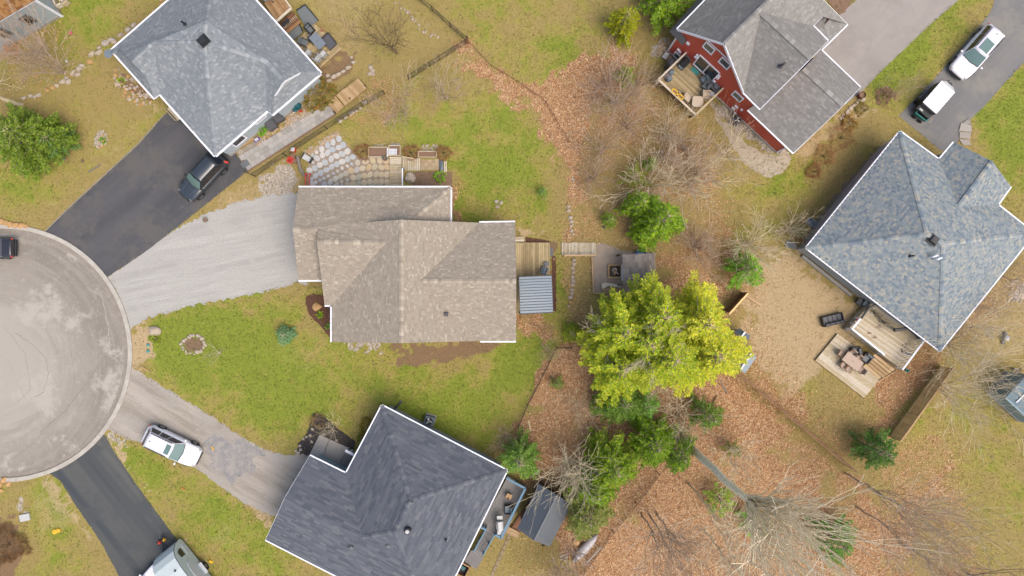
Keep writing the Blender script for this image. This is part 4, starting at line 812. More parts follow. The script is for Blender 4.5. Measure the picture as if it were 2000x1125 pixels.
conifer('dark green spruce beneath the fanned crown of the tall bare tree', 1630, 1055, 4.2, 2.00, [(84, 140.00, 54), (100, 126, 62)], 1.5, 23, spray=.42)
conifer('small green sapling below the thin wire fence right of the lawn', 1088, 748, 1.8, .6, [(120, 142, 62), (104, 128, 54)], .9, 24, spray=.28)
conifer('round yellow green shrub left of the great conifer clump', 1118, 651, 1.8, .85, [(142, 158, 38), (160, 172, 48), (122, 142, 36)], 2.2, 25, name='round_cedar', spray=.24, shape=.45)
conifer('small pale green spruce right of the bright twins in the leaf litter', 1432, 878, 2.6, .8, [(132, 140, 66), (118, 130, 60)], .9, 26, spray=.34)
conifer('green young spruce in the pinkish brush left of the red deck', 1222, 148, 3.0, .95, [(128, 142, 54), (112, 130, 48), (144, 152, 70)], 1.4, 27, spray=.3)
conifer('blue green dwarf spruce alone on the front lawn', 557, 654, 1.3, .8, [(96, 140, 96), (118, 158, 116), (80, 122, 84), (132, 170, 130)], 2.6, 28, name='blue_spruce', spray=.22, shape=.4)
bush('big olive shrub with rusty flowers by the corner of the blue grey house', 620, 181, 1.35, 1.2, [(116, 112, 52), (138, 122, 58), (150, 110, 62), (96, 102, 50)], 2, 700, spray=.2)
for i, (x, y, r, lab) in enumerate(((707, 295, .55, 'round reddish twig shrub left of the first planter bed'), (803, 297, .55, 'round reddish twig shrub between the two planter beds'), (866, 298, .52, 'round reddish twig shrub right of the second planter bed'),
        (1646, 268, .95, 'large brown twig shrub nearest the grey gabled house'), (1612, 303, .75, 'brown twig shrub in the middle of the row of three'), (1592, 334, .5, 'smallest brown twig shrub at the lower end of the row of three'))):
    bush(lab, x, y, r, .9, [(132, 92, 68), (150, 108, 80), (112, 78, 60), (164, 122, 92)], 5 + i, 420, 'twig_shrub', .2, 'bark_dark', 'round reddish brown twig shrubs', wd=.03)
bush('bright green small shrub in the bed by the taupe roof', 859, 345, .42, .5, [(118, 160, 44), (134, 172, 54)], 12, 160)
bush('bright green plant beside the grey storage boxes', 510, 254, .3, .5, [(96, 150, 50), (120, 170, 60)], 13, 110); bush('dark green plant above the grey storage boxes', 521, 240, .28, .4, [(92, 130, 84), (110, 146, 96)], 14, 100)
bush('olive shrub at the left eave of the charcoal roof house', 716, 833, .6, .8, [(128, 112, 46), (150, 124, 56), (120, 126, 40)], 15, 260); bush('green shrub tucked against the charcoal roof corner', 706, 856, .35, .7, [(112, 128, 40)], 16, 100)
bush('tan dried shrub at the top of the dark mulch bed', 620, 822, .55, .6, [(150, 124, 82), (168, 142, 98), (128, 104, 70)], 17, 220, 'twig_shrub', .18, wd=.04); bush('orange brown shrub by the pale wall in the top left corner', 18, 86, .7, .7, [(196, 130, 54), (176, 112, 48)], 18, 200)
bush('brown dead twig shrub on the grass by the beige driveway', 1728, 187, .65, .5, [(118, 92, 76), (136, 110, 92)], 19, 260, 'twig_shrub', .22, 'bark_dark', wd=.03); bush('brownish green low shrub near the clay chimney pot', 1684, 210, .5, .4, [(120, 116, 70), (140, 120, 76)], 20, 160)
bush('olive brown leafy shrub below the low shrub by the garage', 1660, 240, .6, .5, [(140, 116, 66), (158, 130, 78)], 21, 220); bush('small green shrub in the red mulch bed by the taupe roof', 624, 615, .22, .3, [(130, 160, 40)], 22, 70); bush('small green tuft in the lower part of the red mulch bed', 640, 638, .15, .25, [(110, 150, 60)], 23, 50)
bush('green shrub under the big rock at the driveway corner', 303, 662, .35, .35, [(122, 138, 44), (140, 150, 60)], 24, 110); bush('green clump inside the stone ring on the upper left lawn', 201, 274, .2, .2, [(110, 150, 50)], 25, 50); bush('bright moss green clump in the rock bed by the house corner', 237, 158, .25, .25, [(136, 160, 40)], 26, 70)
bush('rounded reddish dark shrub cut by the left edge at the bottom', 8, 1068, 1.5, 1.1, [(112, 84, 58), (128, 98, 66), (96, 72, 52)], 27, 900, 'twig_shrub', .26, 'bark_dark', wd=.05)
# bare trees and brush
BT = bare_tree
BT('small pinkish bare tree on the lawn beside the paver walk house', 776, 104, 4.2, 2.6, 'bark_dark', 6, .8, .035, 2, 3, 101, lean=(-.4, .3)); BT('pale twiggy bare tree by the mesh fence, left of its neighbour', 793, 222, 3.4, 2.0, 'bark', 7, .3, .025, 2, 3, 102); BT('pale twiggy bare tree by the mesh fence, right of its neighbour', 873, 193, 3.2, 1.8, 'bark', 7, .3, .025, 2, 3, 103)
brush = 'bare shrubs in the brush between the houses'
for i, (x, y, h, s, mm, st, lab) in enumerate(((1200, 200, 6, 4.2, 'bark', 11, 'widest pinkish bare shrub in the brush left of the red deck'), (1176, 292, 4.5, 3.6, 'bark', 9, 'bare pinkish shrub at the lower left of the brush'), (1222, 245, 4.5, 3.6, 'bark', 9, 'bare shrub in the middle of the pinkish brush'), (1268, 362, 6.2, 4.0, 'bark_grey', 10, 'pale grey barked shrub above the bright green spruce'),
        (1342, 356, 6, 3.6, 'bark_grey', 9, 'grey barked shrub right of the bright green spruce'), (1358, 338, 7, 3.0, 'bark', 7, 'tall bare shrub reaching towards the gravel path'), (1300, 260, 4.5, 3.0, 'bark_grey', 8, 'yellowish bare shrub just below the red deck corner'), (1358, 482, 4.8, 3.0, 'bark', 11, 'rounded bare shrub right of the slatted shelter roof'),
        (1462, 482, 5.4, 3.2, 'bark_grey', 10, 'bare shrub over the green spruce by the right house'), (1325, 813, 5, 3.0, 'bark_grey', 9, 'grey bare shrub in front of the dark spruce in the lower wood'), (1540, 448, 3.5, 2.8, 'bark_grey', 10, 'straw coloured bare shrub at the upper corner of the right house'), (1170, 170, 3.8, 2.8, 'bark', 8, 'bare shrub at the upper left end of the brush'), (1420, 300, 4.5, 2.8, 'bark_grey', 7, 'olive bare shrub beside the bend of the gravel path'),
        (1290, 310, 5, 3.2, 'bark', 8, 'bare shrub beside the two white stones in the brush'), (1160, 345, 3.6, 2.6, 'bark', 7, 'low bare shrub at the lower left foot of the brush'), (1335, 290, 4.6, 3.2, 'bark', 8, 'bare shrub between the red deck corner and the spruces'), (1245, 165, 3.6, 2.6, 'bark', 7, 'bare shrub beside the green young spruce near the red deck'))):
    BT(lab, x, y, h * .56, s * .62, mm, st + 1, 0, .045, 2, 3, 110 + i, 'bare_shrub', 'shrub', brush, up=.04)
BT('grey bare tree with round crown left of the lower spruces', 1106, 893, 5.6, 2.0, 'bark_grey', 11, 1.2, .06, 2, 3, 140)
BT('small grey young tree alone on the front lawn', 430, 688, 1.6, .9, 'bark_grey', 7, .3, .018, 2, 2, 141)
BT('very tall bare tree whose grey trunk leans out to the lower right', 1345, 872, 20.6, 2.0, 'bark_pale', 22, 14.4, .12, 2, 3, 142, up=.17, base_r=.35, div=.5, minr=.014)
BT('wide bare tree at the lower corner of the right house', 1827, 755, 5, 2.6, 'bark_grey', 12, .4, .045, 2, 3, 143, up=.06, div=.75); BT('leaning bare shrub at the bottom corner of the mottled roof', 1850, 672, 4.2, 2.6, 'bark_grey', 11, .2, .04, 2, 3, 144, up=.03)
BT('dense brownish brush along the right side of the mottled roof house', 1895, 590, 2.6, 2.4, 'bark', 13, 0, .028, 2, 3, 145, 'bare_shrub', 'shrub'); BT('brownish brush further up the right side of the mottled roof house', 1950, 535, 2.4, 2.2, 'bark', 12, 0, .028, 2, 3, 146, 'bare_shrub', 'shrub')
BT('bare brush by the lower end of the mottled roof house wall', 1862, 640, 2.6, 2.2, 'bark', 12, 0, .028, 2, 3, 147, 'bare_shrub', 'shrub')
for i, (x, y, h, lab) in enumerate(((1253, 1003, 9, 'slim dark trunked bare tree in the open leaf litter'), (1266, 1002, 10, 'slim dark trunked bare tree, right one of the close pair'), (1284, 1004, 8, 'thin bare tree right of the close pair in the leaf litter'), (1345, 945, 12, 'thin bare sapling rising beside the pale green spruce'), (1376, 1035, 9, 'thin bare tree near the bottom of the lower wood'),
        (1652, 925, 11, 'thin bare tree at the lower end of the long fence'), (1700, 955, 9, 'pale bare tree near the right end of the long fence'), (1760, 1060, 8, 'dark bare tree in the leaf litter at the lower right'), (1672, 990, 9, 'thin bare tree with short dark trunk at the lower right'))):
    BT(lab, x, y, h, 2.0, 'bark_grey' if i in (3, 4, 6) else 'bark', 7, h * .45, .032, 2, 3, 160 + i, 'bare_sapling', 'tree', 'thin bare trees of the lower wood')
BT('bare tree with pale forked trunk at the left edge', 42, 205, 8, 2.6, 'bark_grey', 7, 3.5, .07, 2, 3, 181); BT('grey bare tree behind the boulder row at the upper left', 128, 144, 4.6, 2.6, 'bark', 10, .3, .04, 2, 3, 182)
BT('grey bare brush between the pale wall and the boulder row', 85, 110, 4, 2.6, 'bark', 8, 0, .03, 2, 3, 183, 'bare_shrub', 'shrub')
BT('bare shrub between the dark shed and the canoe', 1112, 1075, 3.4, 2.4, 'bark', 9, 0, .03, 2, 3, 184, 'bare_shrub', 'shrub'); BT('bare shrub at the bottom left of the canoe', 1085, 1110, 3, 2.2, 'bark', 8, 0, .028, 2, 3, 185, 'bare_shrub', 'shrub')
BT('twiggy shrub at the bend of the thin wire fence', 1070, 688, 2, 1.3, 'bark', 7, 0, .018, 2, 3, 186, 'bare_shrub', 'shrub'); BT('twiggy shrub at the lower end of the thin wire fence', 985, 850, 2, 1.4, 'bark', 8, 0, .018, 2, 3, 187, 'bare_shrub', 'shrub')
BT('grey twig shrub in the dark mulch bed', 652, 838, 1.4, 1.1, 'bark_grey', 8, 0, .016, 2, 3, 188, 'bare_shrub', 'shrub'); BT('bare shrub spreading from the dead brown shrub by the driveway', 1742, 184, 1.8, 1.5, 'bark', 8, 0, .018, 2, 3, 189, 'bare_shrub', 'shrub')
BT('small bare tree in the leaf litter above the grey bare tree', 1125, 790, 2.4, 1.6, 'bark_grey', 8, .2, .02, 2, 3, 190); BT('pale bare sapling over the small spruce in the leaf litter', 1420, 880, 3.2, 1.6, 'bark_grey', 7, .2, .02, 2, 3, 191)
BT('bare dark tree at the bottom right corner', 1890, 1120, 7, 4, 'bark_dark', 7, .6, .04, 2, 3, 192)
for i, (x, y, z, lab) in enumerate(((1266, 696, 8.6, 'grey dead branch cluster in the middle of the yellow green clump'), (1300, 662, 8.9, 'grey dead twigs above the middle of the yellow green clump'), (1180, 655, 5.5, 'grey dead twigs at the left of the yellow green clump'), (1283, 735, 5.5, 'grey dead twigs at the lower edge of the yellow green clump'))):
    g = random.Random(300 + i); b = W(x, y, z); root = thing('dead_snag', lab, 'dead tree', (b.x, b.y, 0)); TS = [(b.x, b.y, 0, b.x, b.y, z * .5, .09, .07), (b.x, b.y, z * .5, b.x, b.y, z, .07, .04)]; seg_mesh('trunk', TS, M['bark_grey'], root, 6); S = []
    for k in range(9): a = g.uniform(0, 6.28); grow(S, g, b - Vector((0, 0, g.uniform(0, 1))), Vector((math.cos(a), math.sin(a), g.uniform(.1, .8))), g.uniform(1, 1.7), .03, 1, 3, 2, .03)
    seg_mesh('branches', S, M['bark_grey'], root, 3)
# ---------------- vehicles ----------------
def loft(rings, cap=True):
    mb = MB(); n = len(rings[0]); vs = [v for r in rings for v in r]; fs = []
    for k in range(len(rings) - 1):
        for i in range(n): fs.append((k * n + i, k * n + (i + 1) % n, (k + 1) * n + (i + 1) % n, (k + 1) * n + i))
    if cap: fs += [tuple(range(n))[::-1], tuple(range((len(rings) - 1) * n, len(rings) * n))]
    mb.add(vs, fs); return mb
def flip_out(o):
    import bmesh
    bm = bmesh.new(); bm.from_mesh(o.data); bmesh.ops.recalc_face_normals(bm, faces=bm.faces); bm.to_mesh(o.data); bm.free(); return o
def car(label, paint, px, py, deg, Lc=4.6, Wc=1.84, Hc=1.66, kind='suv', sunroof=None, rails=True, name='parked_car', glass='glass_green', glass_s='dark_glass', z=0, rails_m='black', red_light=True):
    root = thing(name, label, 'car', W(px, py, z), -R(deg)); X = Lc / 2; w = Wc / 2; belt = .98 if kind == 'suv' else .9
    prof = [(-X, .74, .55, .92), (-X + .08, .86, .3, 1.0), (-X + .35, .97, .22, belt + .04), (-X + 1.0, 1, .2, belt + .02), (0, 1, .2, belt), (X - 1.45, 1, .2, belt - .02), (X - 1.0, .99, .2, belt - .04), (X - .5, .95, .22, belt - .14), (X - .15, .84, .28, belt - .26), (X, .64, .38, belt - .36)]
    rings = []
    for x, f, zl, zt in prof:
        hw = w * f; c = .05; rings.append([(x, y * hw, zl + (zt - zl) * t + (c if abs(y) < .3 else 0) * (t == 1)) for y, t in ((-.9, 0), (-1, .25), (-1.0, .62), (-.95, .86), (-.84, 1), (-.28, 1), (.28, 1), (.84, 1), (.95, .86), (1.0, .62), (1, .25), (.9, 0))])
    b = flip_out(loft(rings).build('body', M[paint], root, local=True, smooth=True, subsurf=1))
    # greenhouse
    rz = Hc; fx0, fx1 = X - 1.35, X - 2.0; bx0, bx1 = (-X + .22, -X + .62) if kind == 'suv' else (-X + .75, -X + 1.35)
    lo, hi = w * .88, w * .68
    def quad(nm, pts, m, off=0, par=root): mb = MB(); mb.poly([Vector(p) for p in pts]); o = mb.build(nm, m, par, local=True); md = o.modifiers.new('thickness', 'SOLIDIFY'); md.thickness = .03; md.offset = 0; return o
    base = loft([[(bx0, -lo, belt - .02), (fx0, -lo * .97, belt - .06), (fx0 + .12, 0, belt - .05), (fx0, lo * .97, belt - .06), (bx0, lo, belt - .02), (bx0 - .06, 0, belt)],
                 [(bx1, -hi, rz - .05), (fx1, -hi * .97, rz - .08), (fx1 + .05, 0, rz - .05), (fx1, hi * .97, rz - .08), (bx1, hi, rz - .05), (bx1 - .04, 0, rz - .03)]])
    flip_out(base.build('pillars', M[paint], root, local=True))
    e = .025
    def lerp(a, b_, t): return tuple(a[i] + (b_[i] - a[i]) * t for i in range(3))
    FL, FR, TL, TR = (fx0, lo * .97, belt - .06), (fx0, -lo * .97, belt - .06), (fx1, hi * .97, rz - .08), (fx1, -hi * .97, rz - .08); FM, TM = (fx0 + .12, 0, belt - .05), (fx1 + .05, 0, rz - .05)
    def wsh(a, b_, t0, t1, u0, u1): # two panel windshield pushed outward
        return
    out = Vector((.04, 0, .04))
    mb = MB(); L0, L1, M0, M1, R0, R1 = (Vector(lerp(FL, TL, .06)), Vector(lerp(FL, TL, .93)), Vector(lerp(FM, TM, .04)), Vector(lerp(FM, TM, .93)), Vector(lerp(FR, TR, .06)), Vector(lerp(FR, TR, .93)))
    L0.y *= .95; L1.y *= .95; R0.y *= .95; R1.y *= .95
    mb.add([v + out for v in (L0, M0, R0, R1, M1, L1)], [(0, 5, 4, 1), (1, 4, 3, 2)]); mb.build('windshield', M[glass], root, local=True, smooth=True)
    mb = MB(); mb.beam(L0 + out * 1.2, M0 + out * 1.2, .05, .02); mb.beam(M0 + out * 1.2, R0 + out * 1.2, .05, .02); mb.build('windshield_seal', M['black'], root, local=True)
    mb = MB(); a, b_, c, d = Vector((bx0, lo * .9, belt)), Vector((bx0, -lo * .9, belt)), Vector((bx1, -hi * .9, rz - .06)), Vector((bx1, hi * .9, rz - .06)); o_ = Vector((-.07, 0, .03)); mb.poly([a.lerp(d, .1) + o_, b_.lerp(c, .1) + o_, b_.lerp(c, .9) + o_, a.lerp(d, .9) + o_][::-1]); mb.build('rear_window', M[glass_s], root, local=True)
    for sg in (1, -1):
        A = Vector((bx0 + .15, sg * lo, belt)); B = Vector((fx0 - .12, sg * lo * .97, belt - .05)); C = Vector((fx1 - .02, sg * hi * .97, rz - .08)); D_ = Vector((bx1 + .08, sg * hi, rz - .06)); oo = Vector((0, sg * .025, .02))
        for t0, t1 in ((0, .3), (.33, .62), (.65, 1)):
            mb = MB(); q = [A.lerp(B, t0).lerp(D_.lerp(C, t0), .1), A.lerp(B, t1).lerp(D_.lerp(C, t1), .1), A.lerp(B, t1).lerp(D_.lerp(C, t1), .88), A.lerp(B, t0).lerp(D_.lerp(C, t0), .88)]; q = [v + oo for v in q]
            mb.poly(q if sg < 0 else q[::-1]); mb.build('side_window', M[glass_s], root, local=True)
    # roof panel
    rr = []
    for x, f in ((bx1 - .03, .94), (bx1 + .25, 1), ((bx1 + fx1) / 2, 1.02), (fx1 - .1, .98), (fx1 + .03, .94)):
        hw = hi * f; rr.append([(x, -hw, rz - .075), (x, -hw * .92, rz - .02), (x, 0, rz + .015), (x, hw * .92, rz - .02), (x, hw, rz - .075)])
    flip_out(loft(rr).build('roof_panel', M[paint], root, local=True, smooth=True))
    if sunroof:
        a, b_ = sunroof; mb = MB(); mb.box(((a + b_) / 2, 0, rz + .01), (b_ - a, hi * 1.25, .03)); mb.build('sunroof', M[glass], root, local=True, bevel=.01)
    if rails:
        for sg in (1, -1): mb = MB(); mb.beam((bx1 + .1, sg * hi * .95, rz + .03), (fx1 - .15, sg * hi * .93, rz + .01), .05, .05); mb.build('roof_rail', M[rails_m], root, local=True)
    mb = MB(); mb.box((bx1 + .3, 0, rz + .05), (.16, .035, .07), taper=.6); mb.build('antenna_fin', M['black'], root, local=True)
    for sx in (X - .9, -X + .85):
        for sg in (1, -1):
            wh = MB(); wh.tube((sx, sg * (w - .22), .33), (sx, sg * (w + .015), .33), .33, n=20); tr = wh.build('wheel', M['rubber'], root, local=True)
            r_ = MB(); r_.tube((sx, sg * (w - .1), .33), (sx, sg * (w + .03), .33), .21, n=14); r_.build('rim', M['chrome'], tr, local=True)
            ar = MB(); ar.tube((sx, sg * (w - .2), .36), (sx, sg * (w + .004), .36), .39, n=20); ar.build('wheel_arch', M['black'], root, local=True)
    for sg in (1, -1):
        mb = MB(); mb.box((fx0 - .1, sg * (w + .08), belt + .05), (.14, .2, .13), taper=.8); mb.build('mirror', M[paint if paint != 'car_black' else 'black'], root, local=True, bevel=.02)
        mb = MB(); mb.box((X - .2, sg * w * .68, belt - .27), (.16, .26, .08), rz=-sg * .5, taper=.8); mb.build('headlight', M['mid_grey' if paint in ('car_black', 'car_dark') else 'offwhite'], root, local=True)
        mb = MB(); mb.box((-X + .09, sg * w * .76, .9 if red_light else .82), (.2, .3, .2) if red_light else (.14, .24, .1), rz=sg * .4, taper=.85); mb.build('taillight', M['red'], root, local=True, bevel=.02)
    mb = MB(); mb.box((X - .02, 0, .46), (.12, w * 1.15, .24)); mb.build('grille', M['black'], root, local=True, bevel=.03)
    mb = MB(); mb.box((-X + .0, 0, .42), (.12, w * 1.5, .22)); mb.build('rear_bumper', M['black'], root, local=True, bevel=.03)
    mb = MB(); mb.beam((X - 1.3, w * .5, belt + .0), (X - .45, w * .4, belt - .08), .015, .01); mb.beam((X - 1.3, -w * .5, belt + .0), (X - .45, -w * .4, belt - .08), .015, .01); mb.build('hood_crease', M['mid_grey'], root, local=True)
    return root
M['car_black'] = mat('black_car_paint', (60, 68, 76), .22, .03, 2, coat=.6, spec=.6); M['car_white'] = mat('white_car_paint', (240, 238, 246), .25, .02, 2, coat=.5, k=1.35); M['car_silver'] = mat('silver_white_car_paint', (236, 236, 242), .28, .03, 2, coat=.5, k=1.4)
M['car_dark'] = mat('dark_car_paint', (54, 54, 60), .22, .03, 2, coat=.6); M['camper'] = mat('camper_shell', (196, 208, 208), .35, .04, 2, k=1.4); M['camper_side'] = mat('camper_side_shell', (200, 204, 208), .4, .04, 2, k=1.4)
car('black sport utility car with red tail lights parked by the house', 'car_black', 403, 347, 133, 4.5, 1.82, 1.65, sunroof=None, rails=True)
car('silver white sport utility car parked on the brown gravel driveway', 'car_silver', 344, 868, 26, 4.7, 1.88, 1.62, sunroof=(-.1, .32), red_light=False)
car('white sport utility car with big sunroof on the grey asphalt driveway', 'car_white', 1896, 108, 131, 4.75, 1.92, 1.68, sunroof=(-.75, .3), red_light=False)
car('black car cut off by the left edge on the round turning area', 'car_dark', -13, 485, 180, 4.3, 1.76, 1.45, kind='sedan', rails=False, red_light=False)
car('white car mostly hidden at the bottom edge beside the camper', 'car_white', 294, 1142, -52, 4.3, 1.78, 1.45, kind='sedan', rails=False)
# camper trailer
fr = W(337, 1064); cam_rz = math.atan2(.78, -.62)   # nose towards the upper left
ca = thing('camper_trailer', 'pale grey white camper trailer with rounded nose at the bottom edge', 'camper', fr, cam_rz)
Lq = 5.4; wq = 1.08; prf = [(.0, .55, .9), (-.12, .42, 1.5), (-.45, .36, 2.1), (-.95, .34, 2.45), (-1.8, .34, 2.62), (-3.2, .34, 2.66), (-4.6, .34, 2.5), (-5.2, .4, 2.1), (-5.4, .5, 1.2)]
rings = [[(x, -wq, zl), (x, -wq, zt - .06), (x, -wq + .07, zt), (x, wq - .07, zt), (x, wq, zt - .06), (x, wq, zl)] for x, zl, zt in prf]
flip_out(loft(rings).build('shell', M['camper'], ca, local=True))
# camper right side faces the photo centre: local -y or +y chosen by position
side = 1 if (Matrix.Rotation(cam_rz, 3, 'Z') @ Vector((0, 1, 0))).dot(-fr) > 0 else -1
def campart(nm, pts, m, th=.03): mb = MB(); vs = [Vector((x, side * (wq + .012), z)) for x, z in pts]; mb.poly(vs); o = mb.build(nm, M[m], ca, local=True); md = o.modifiers.new('thickness', 'SOLIDIFY'); md.thickness = th; md.offset = 0; return o
campart('side_window', [(-.62, 1.25), (-1.25, 1.25), (-1.25, 1.85), (-.8, 1.9), (-.6, 1.6)], 'dark_glass'); campart('front_panel', [(-.3, .62), (-1.35, .62), (-1.35, .95), (-.3, .95)], 'camper_side')
campart('rear_window', [(-3.4, 1.3), (-4.3, 1.3), (-4.3, 1.8), (-3.4, 1.8)], 'dark_glass')
o = campart('awning_bay', [(-1.7 - 1.1 + 1.1 * math.cos(t), 1.55 + .42 * math.sin(t)) for t in np.linspace(0, 6.28, 20)[:-1]], 'camper_side', .07)
mb = MB(); pr = [(x, zt) for x, zl, zt in prf]
for i in range(len(pr) - 1): mb.beam((pr[i][0], side * (wq - .02), pr[i][1] - .01), (pr[i + 1][0], side * (wq - .02), pr[i + 1][1] - .01), .04, .03)
mb.build('edge_seam', M['dark_grey'], ca, local=True)
for x, y, s in ((-2.2, -.0, .3), (-1.75, .55 * side, .14)): mb = MB(); mb.box((x, y, 2.68), (s, s, .1)); mb.build('roof_vent', M['black'], ca, local=True, bevel=.02)
mb = MB(); mb.box((-3.1, 0, 2.74), (.9, .7, .22), taper=.85); mb.build('roof_air_conditioner', M['offwhite'], ca, local=True, bevel=.04)
for sg in (1, -1):
    mb = MB(); mb.tube((-3.0, sg * (wq - .05), .34), (-3.0, sg * (wq + .2), .34), .34, n=20); tr = mb.build('wheel', M['rubber'], ca, local=True); mb = MB(); mb.tube((-3.0, sg * wq, .34), (-3.0, sg * (wq + .22), .34), .17, n=12); mb.build('rim', M['chrome'], tr, local=True)
    mb = MB(); mb.box((-3.0, sg * (wq + .13), .72), (1.0, .3, .05)); mb.build('fender', M['camper_side'], ca, local=True)
    mb = MB(); mb.beam((-.1, sg * .7, .45), (1.1, 0, .45), .07, .08); mb.build('tongue', M['black'], ca, local=True)
mb = MB(); mb.tube((1.1, 0, .1), (1.1, 0, .75), .04); mb.build('jack', M['chrome'], ca, local=True)
loc = Matrix.Rotation(cam_rz, 3, 'Z')
def cam_loc(x, y, z): return fr + loc @ Vector((x, y, z))
for (x, y, m_, nm, lab) in ((.75, -.12 * side, 'yellow', 'wheel_chock', 'yellow tool on the tongue in front of the camper'), (.8, -.55 * side, 'red', 'gas_can', 'red can beside the nose of the camper')):
    t_ = thing(nm, lab, 'can', cam_loc(x, y, .0), cam_rz); mb = MB(); mb.lathe((0, 0, 0), [(.14, 0), (.15, .3), (.12, .4), (.05, .46)], 10); mb.build('body', M[m_], t_, local=True, smooth=True); mb = MB(); mb.tube((0, 0, .42), (.18, 0, .55), .03); mb.build('spout', M['black'], t_, local=True)
t_ = thing('wheel_chock', 'yellow wheel chock beside the camper wheel', 'chock', cam_loc(-3.0, side * (wq + .55), 0), cam_rz); mb = MB(); mb.add([(-.2, -.1, 0), (.2, -.1, 0), (.2, .1, 0), (-.2, .1, 0), (.1, -.1, .2), (.1, .1, .2)], [(3, 2, 1, 0), (0, 1, 4), (1, 2, 5, 4), (2, 3, 5), (3, 0, 4, 5)]); mb.build('wedge', M['yellow'], t_, local=True)
# V nosed cargo trailer with white roof
tr0 = W(1834, 190, 1.5); tr0.z = 0; rz = -R(-49)
cg = thing('cargo_trailer', 'black cargo trailer with white roof and pointed nose on the grey driveway', 'trailer', tr0, rz)
a2, b2, hh = 1.12, .7, 1.45
pts = [(-a2, -b2), (a2, -b2), (a2 + .45, 0), (a2, b2), (-a2, b2)]
mb = MB(); mb.prism(pts, .45, hh); mb.build('box', M['black'], cg, local=True)
mb = MB(); mb.prism([(x * 1.01, y * 1.02) for x, y in pts[:2] + pts[3:]], hh, hh + .06, bot=True); mb.build('roof', M['white'], cg, local=True, bevel=.02)
mb = MB(); mb.add([(a2 * 1.01, -b2, hh + .06), (a2 + .48, 0, hh - .06), (a2 * 1.01, b2, hh + .06), (a2 * 1.01, -b2, hh - .1), (a2 + .48, 0, hh - .2), (a2 * 1.01, b2, hh - .1)], [(0, 1, 2), (3, 4, 1, 0), (4, 5, 2, 1)]); mb.build('nose_cap', M['offwhite'], cg, local=True)
for x in (-.55, 0, .55): mb = MB(); mb.beam((x, -b2, hh + .07), (x, b2, hh + .07), .025, .02); mb.build('roof_seam', M['offwhite'], cg, local=True)
for sg in (1, -1):
    mb = MB(); mb.tube((-.2, sg * (b2 - .05), .33), (-.2, sg * (b2 + .2), .33), .33, n=18); tr = mb.build('wheel', M['rubber'], cg, local=True); mb = MB(); mb.tube((-.3, sg * b2, .33), (-.2, sg * (b2 + .21), .33), .16, n=12); mb.build('rim', M['chrome'], tr, local=True)
    mb = MB(); mb.box((-.2, sg * (b2 + .12), .7), (.95, .26, .05)); mb.build('fender', M['dark_grey'], cg, local=True)
mb = MB(); mb.box((-a2 - .22, 0, .75), (.42, b2 * 1.9, .6)); mb.build('rear_rack', M['black'], cg, local=True, bevel=.03)
mb = MB(); mb.box((-a2 - .03, 0, 1.0), (.04, b2 * 1.8, .8)); rd = mb.build('rear_door', M['dark_grey'], cg, local=True); mb = MB(); mb.box((-a2 - .3, .3, 1.07), (.14, .32, .04)); mb.build('plate', M['offwhite'], rd, local=True)
mb = MB(); mb.beam((a2 + .3, 0, .5), (a2 + 1.1, 0, .45), .08, .1); mb.build('tongue', M['black'], cg, local=True)
# black grill / bin at the trailer's left side
t_ = thing('covered_cart', 'black covered cart standing left of the white roofed cargo trailer', 'cart', W(1796, 198), -R(-49)); mb = MB(); mb.box((0, 0, .5), (.95, .7, .9), taper=.8); mb.build('cover', M['black'], t_, local=True, bevel=.1)
mb = MB(); mb.lathe((.1, 0, .95), [(.22, 0), (.2, .08), (.1, .12)], 12); mb.build('lid', M['dark_grey'], t_, local=True)
for sg in (1, -1): mb = MB(); mb.tube((-.35, sg * .28, .15), (-.35, sg * .38, .15), .15, n=12); mb.build('wheel', M['rubber'], t_, local=True)
# garden cart
gc = thing('garden_cart', 'teal garden dump cart with white handle behind the cargo trailer', 'cart', W(1794, 226), -R(38)); 
def tray(L_, W_, h0, h1, m, root, th=.04, nm='tub'):
    mb = MB(); mb.box((0, 0, h0 + th / 2), (L_, W_, th)); 
    for x, y, a, b_ in ((L_ / 2, 0, th, W_), (-L_ / 2, 0, th, W_), (0, W_ / 2, L_ + th, th), (0, -W_ / 2, L_ + th, th)): mb.box((x, y, (h0 + h1) / 2), (a, b_, h1 - h0))
    for x, y, a, b_ in ((L_ / 2 + .03, 0, .09, W_ + .12), (-L_ / 2 - .03, 0, .09, W_ + .12), (0, W_ / 2 + .03, L_ + .03, .09), (0, -W_ / 2 - .03, L_ + .03, .09)): mb.box((x, y, h1), (a, b_, .04))
    return mb.build(nm, M[m], root, local=True)
tray(1.0, .68, .4, .75, 'teal', gc); mb = MB(); mb.box((0, 0, .3), (.9, .4, .06)); mb.build('frame', M['black'], gc, local=True)
for x in (-.32, .3):
    for sg in (1, -1): mb = MB(); mb.tube((x, sg * .36, .18), (x, sg * .46, .18), .18, n=14); mb.build('wheel', M['rubber'], gc, local=True)
mb = MB(); mb.tube((.5, -.14, .35), (.85, -.2, .6), .02); mb.tube((.5, .14, .35), (.85, .2, .6), .02); mb.tube((.85, -.2, .6), (.85, .2, .6), .02); mb.build('handle', M['beige'], gc, local=True)
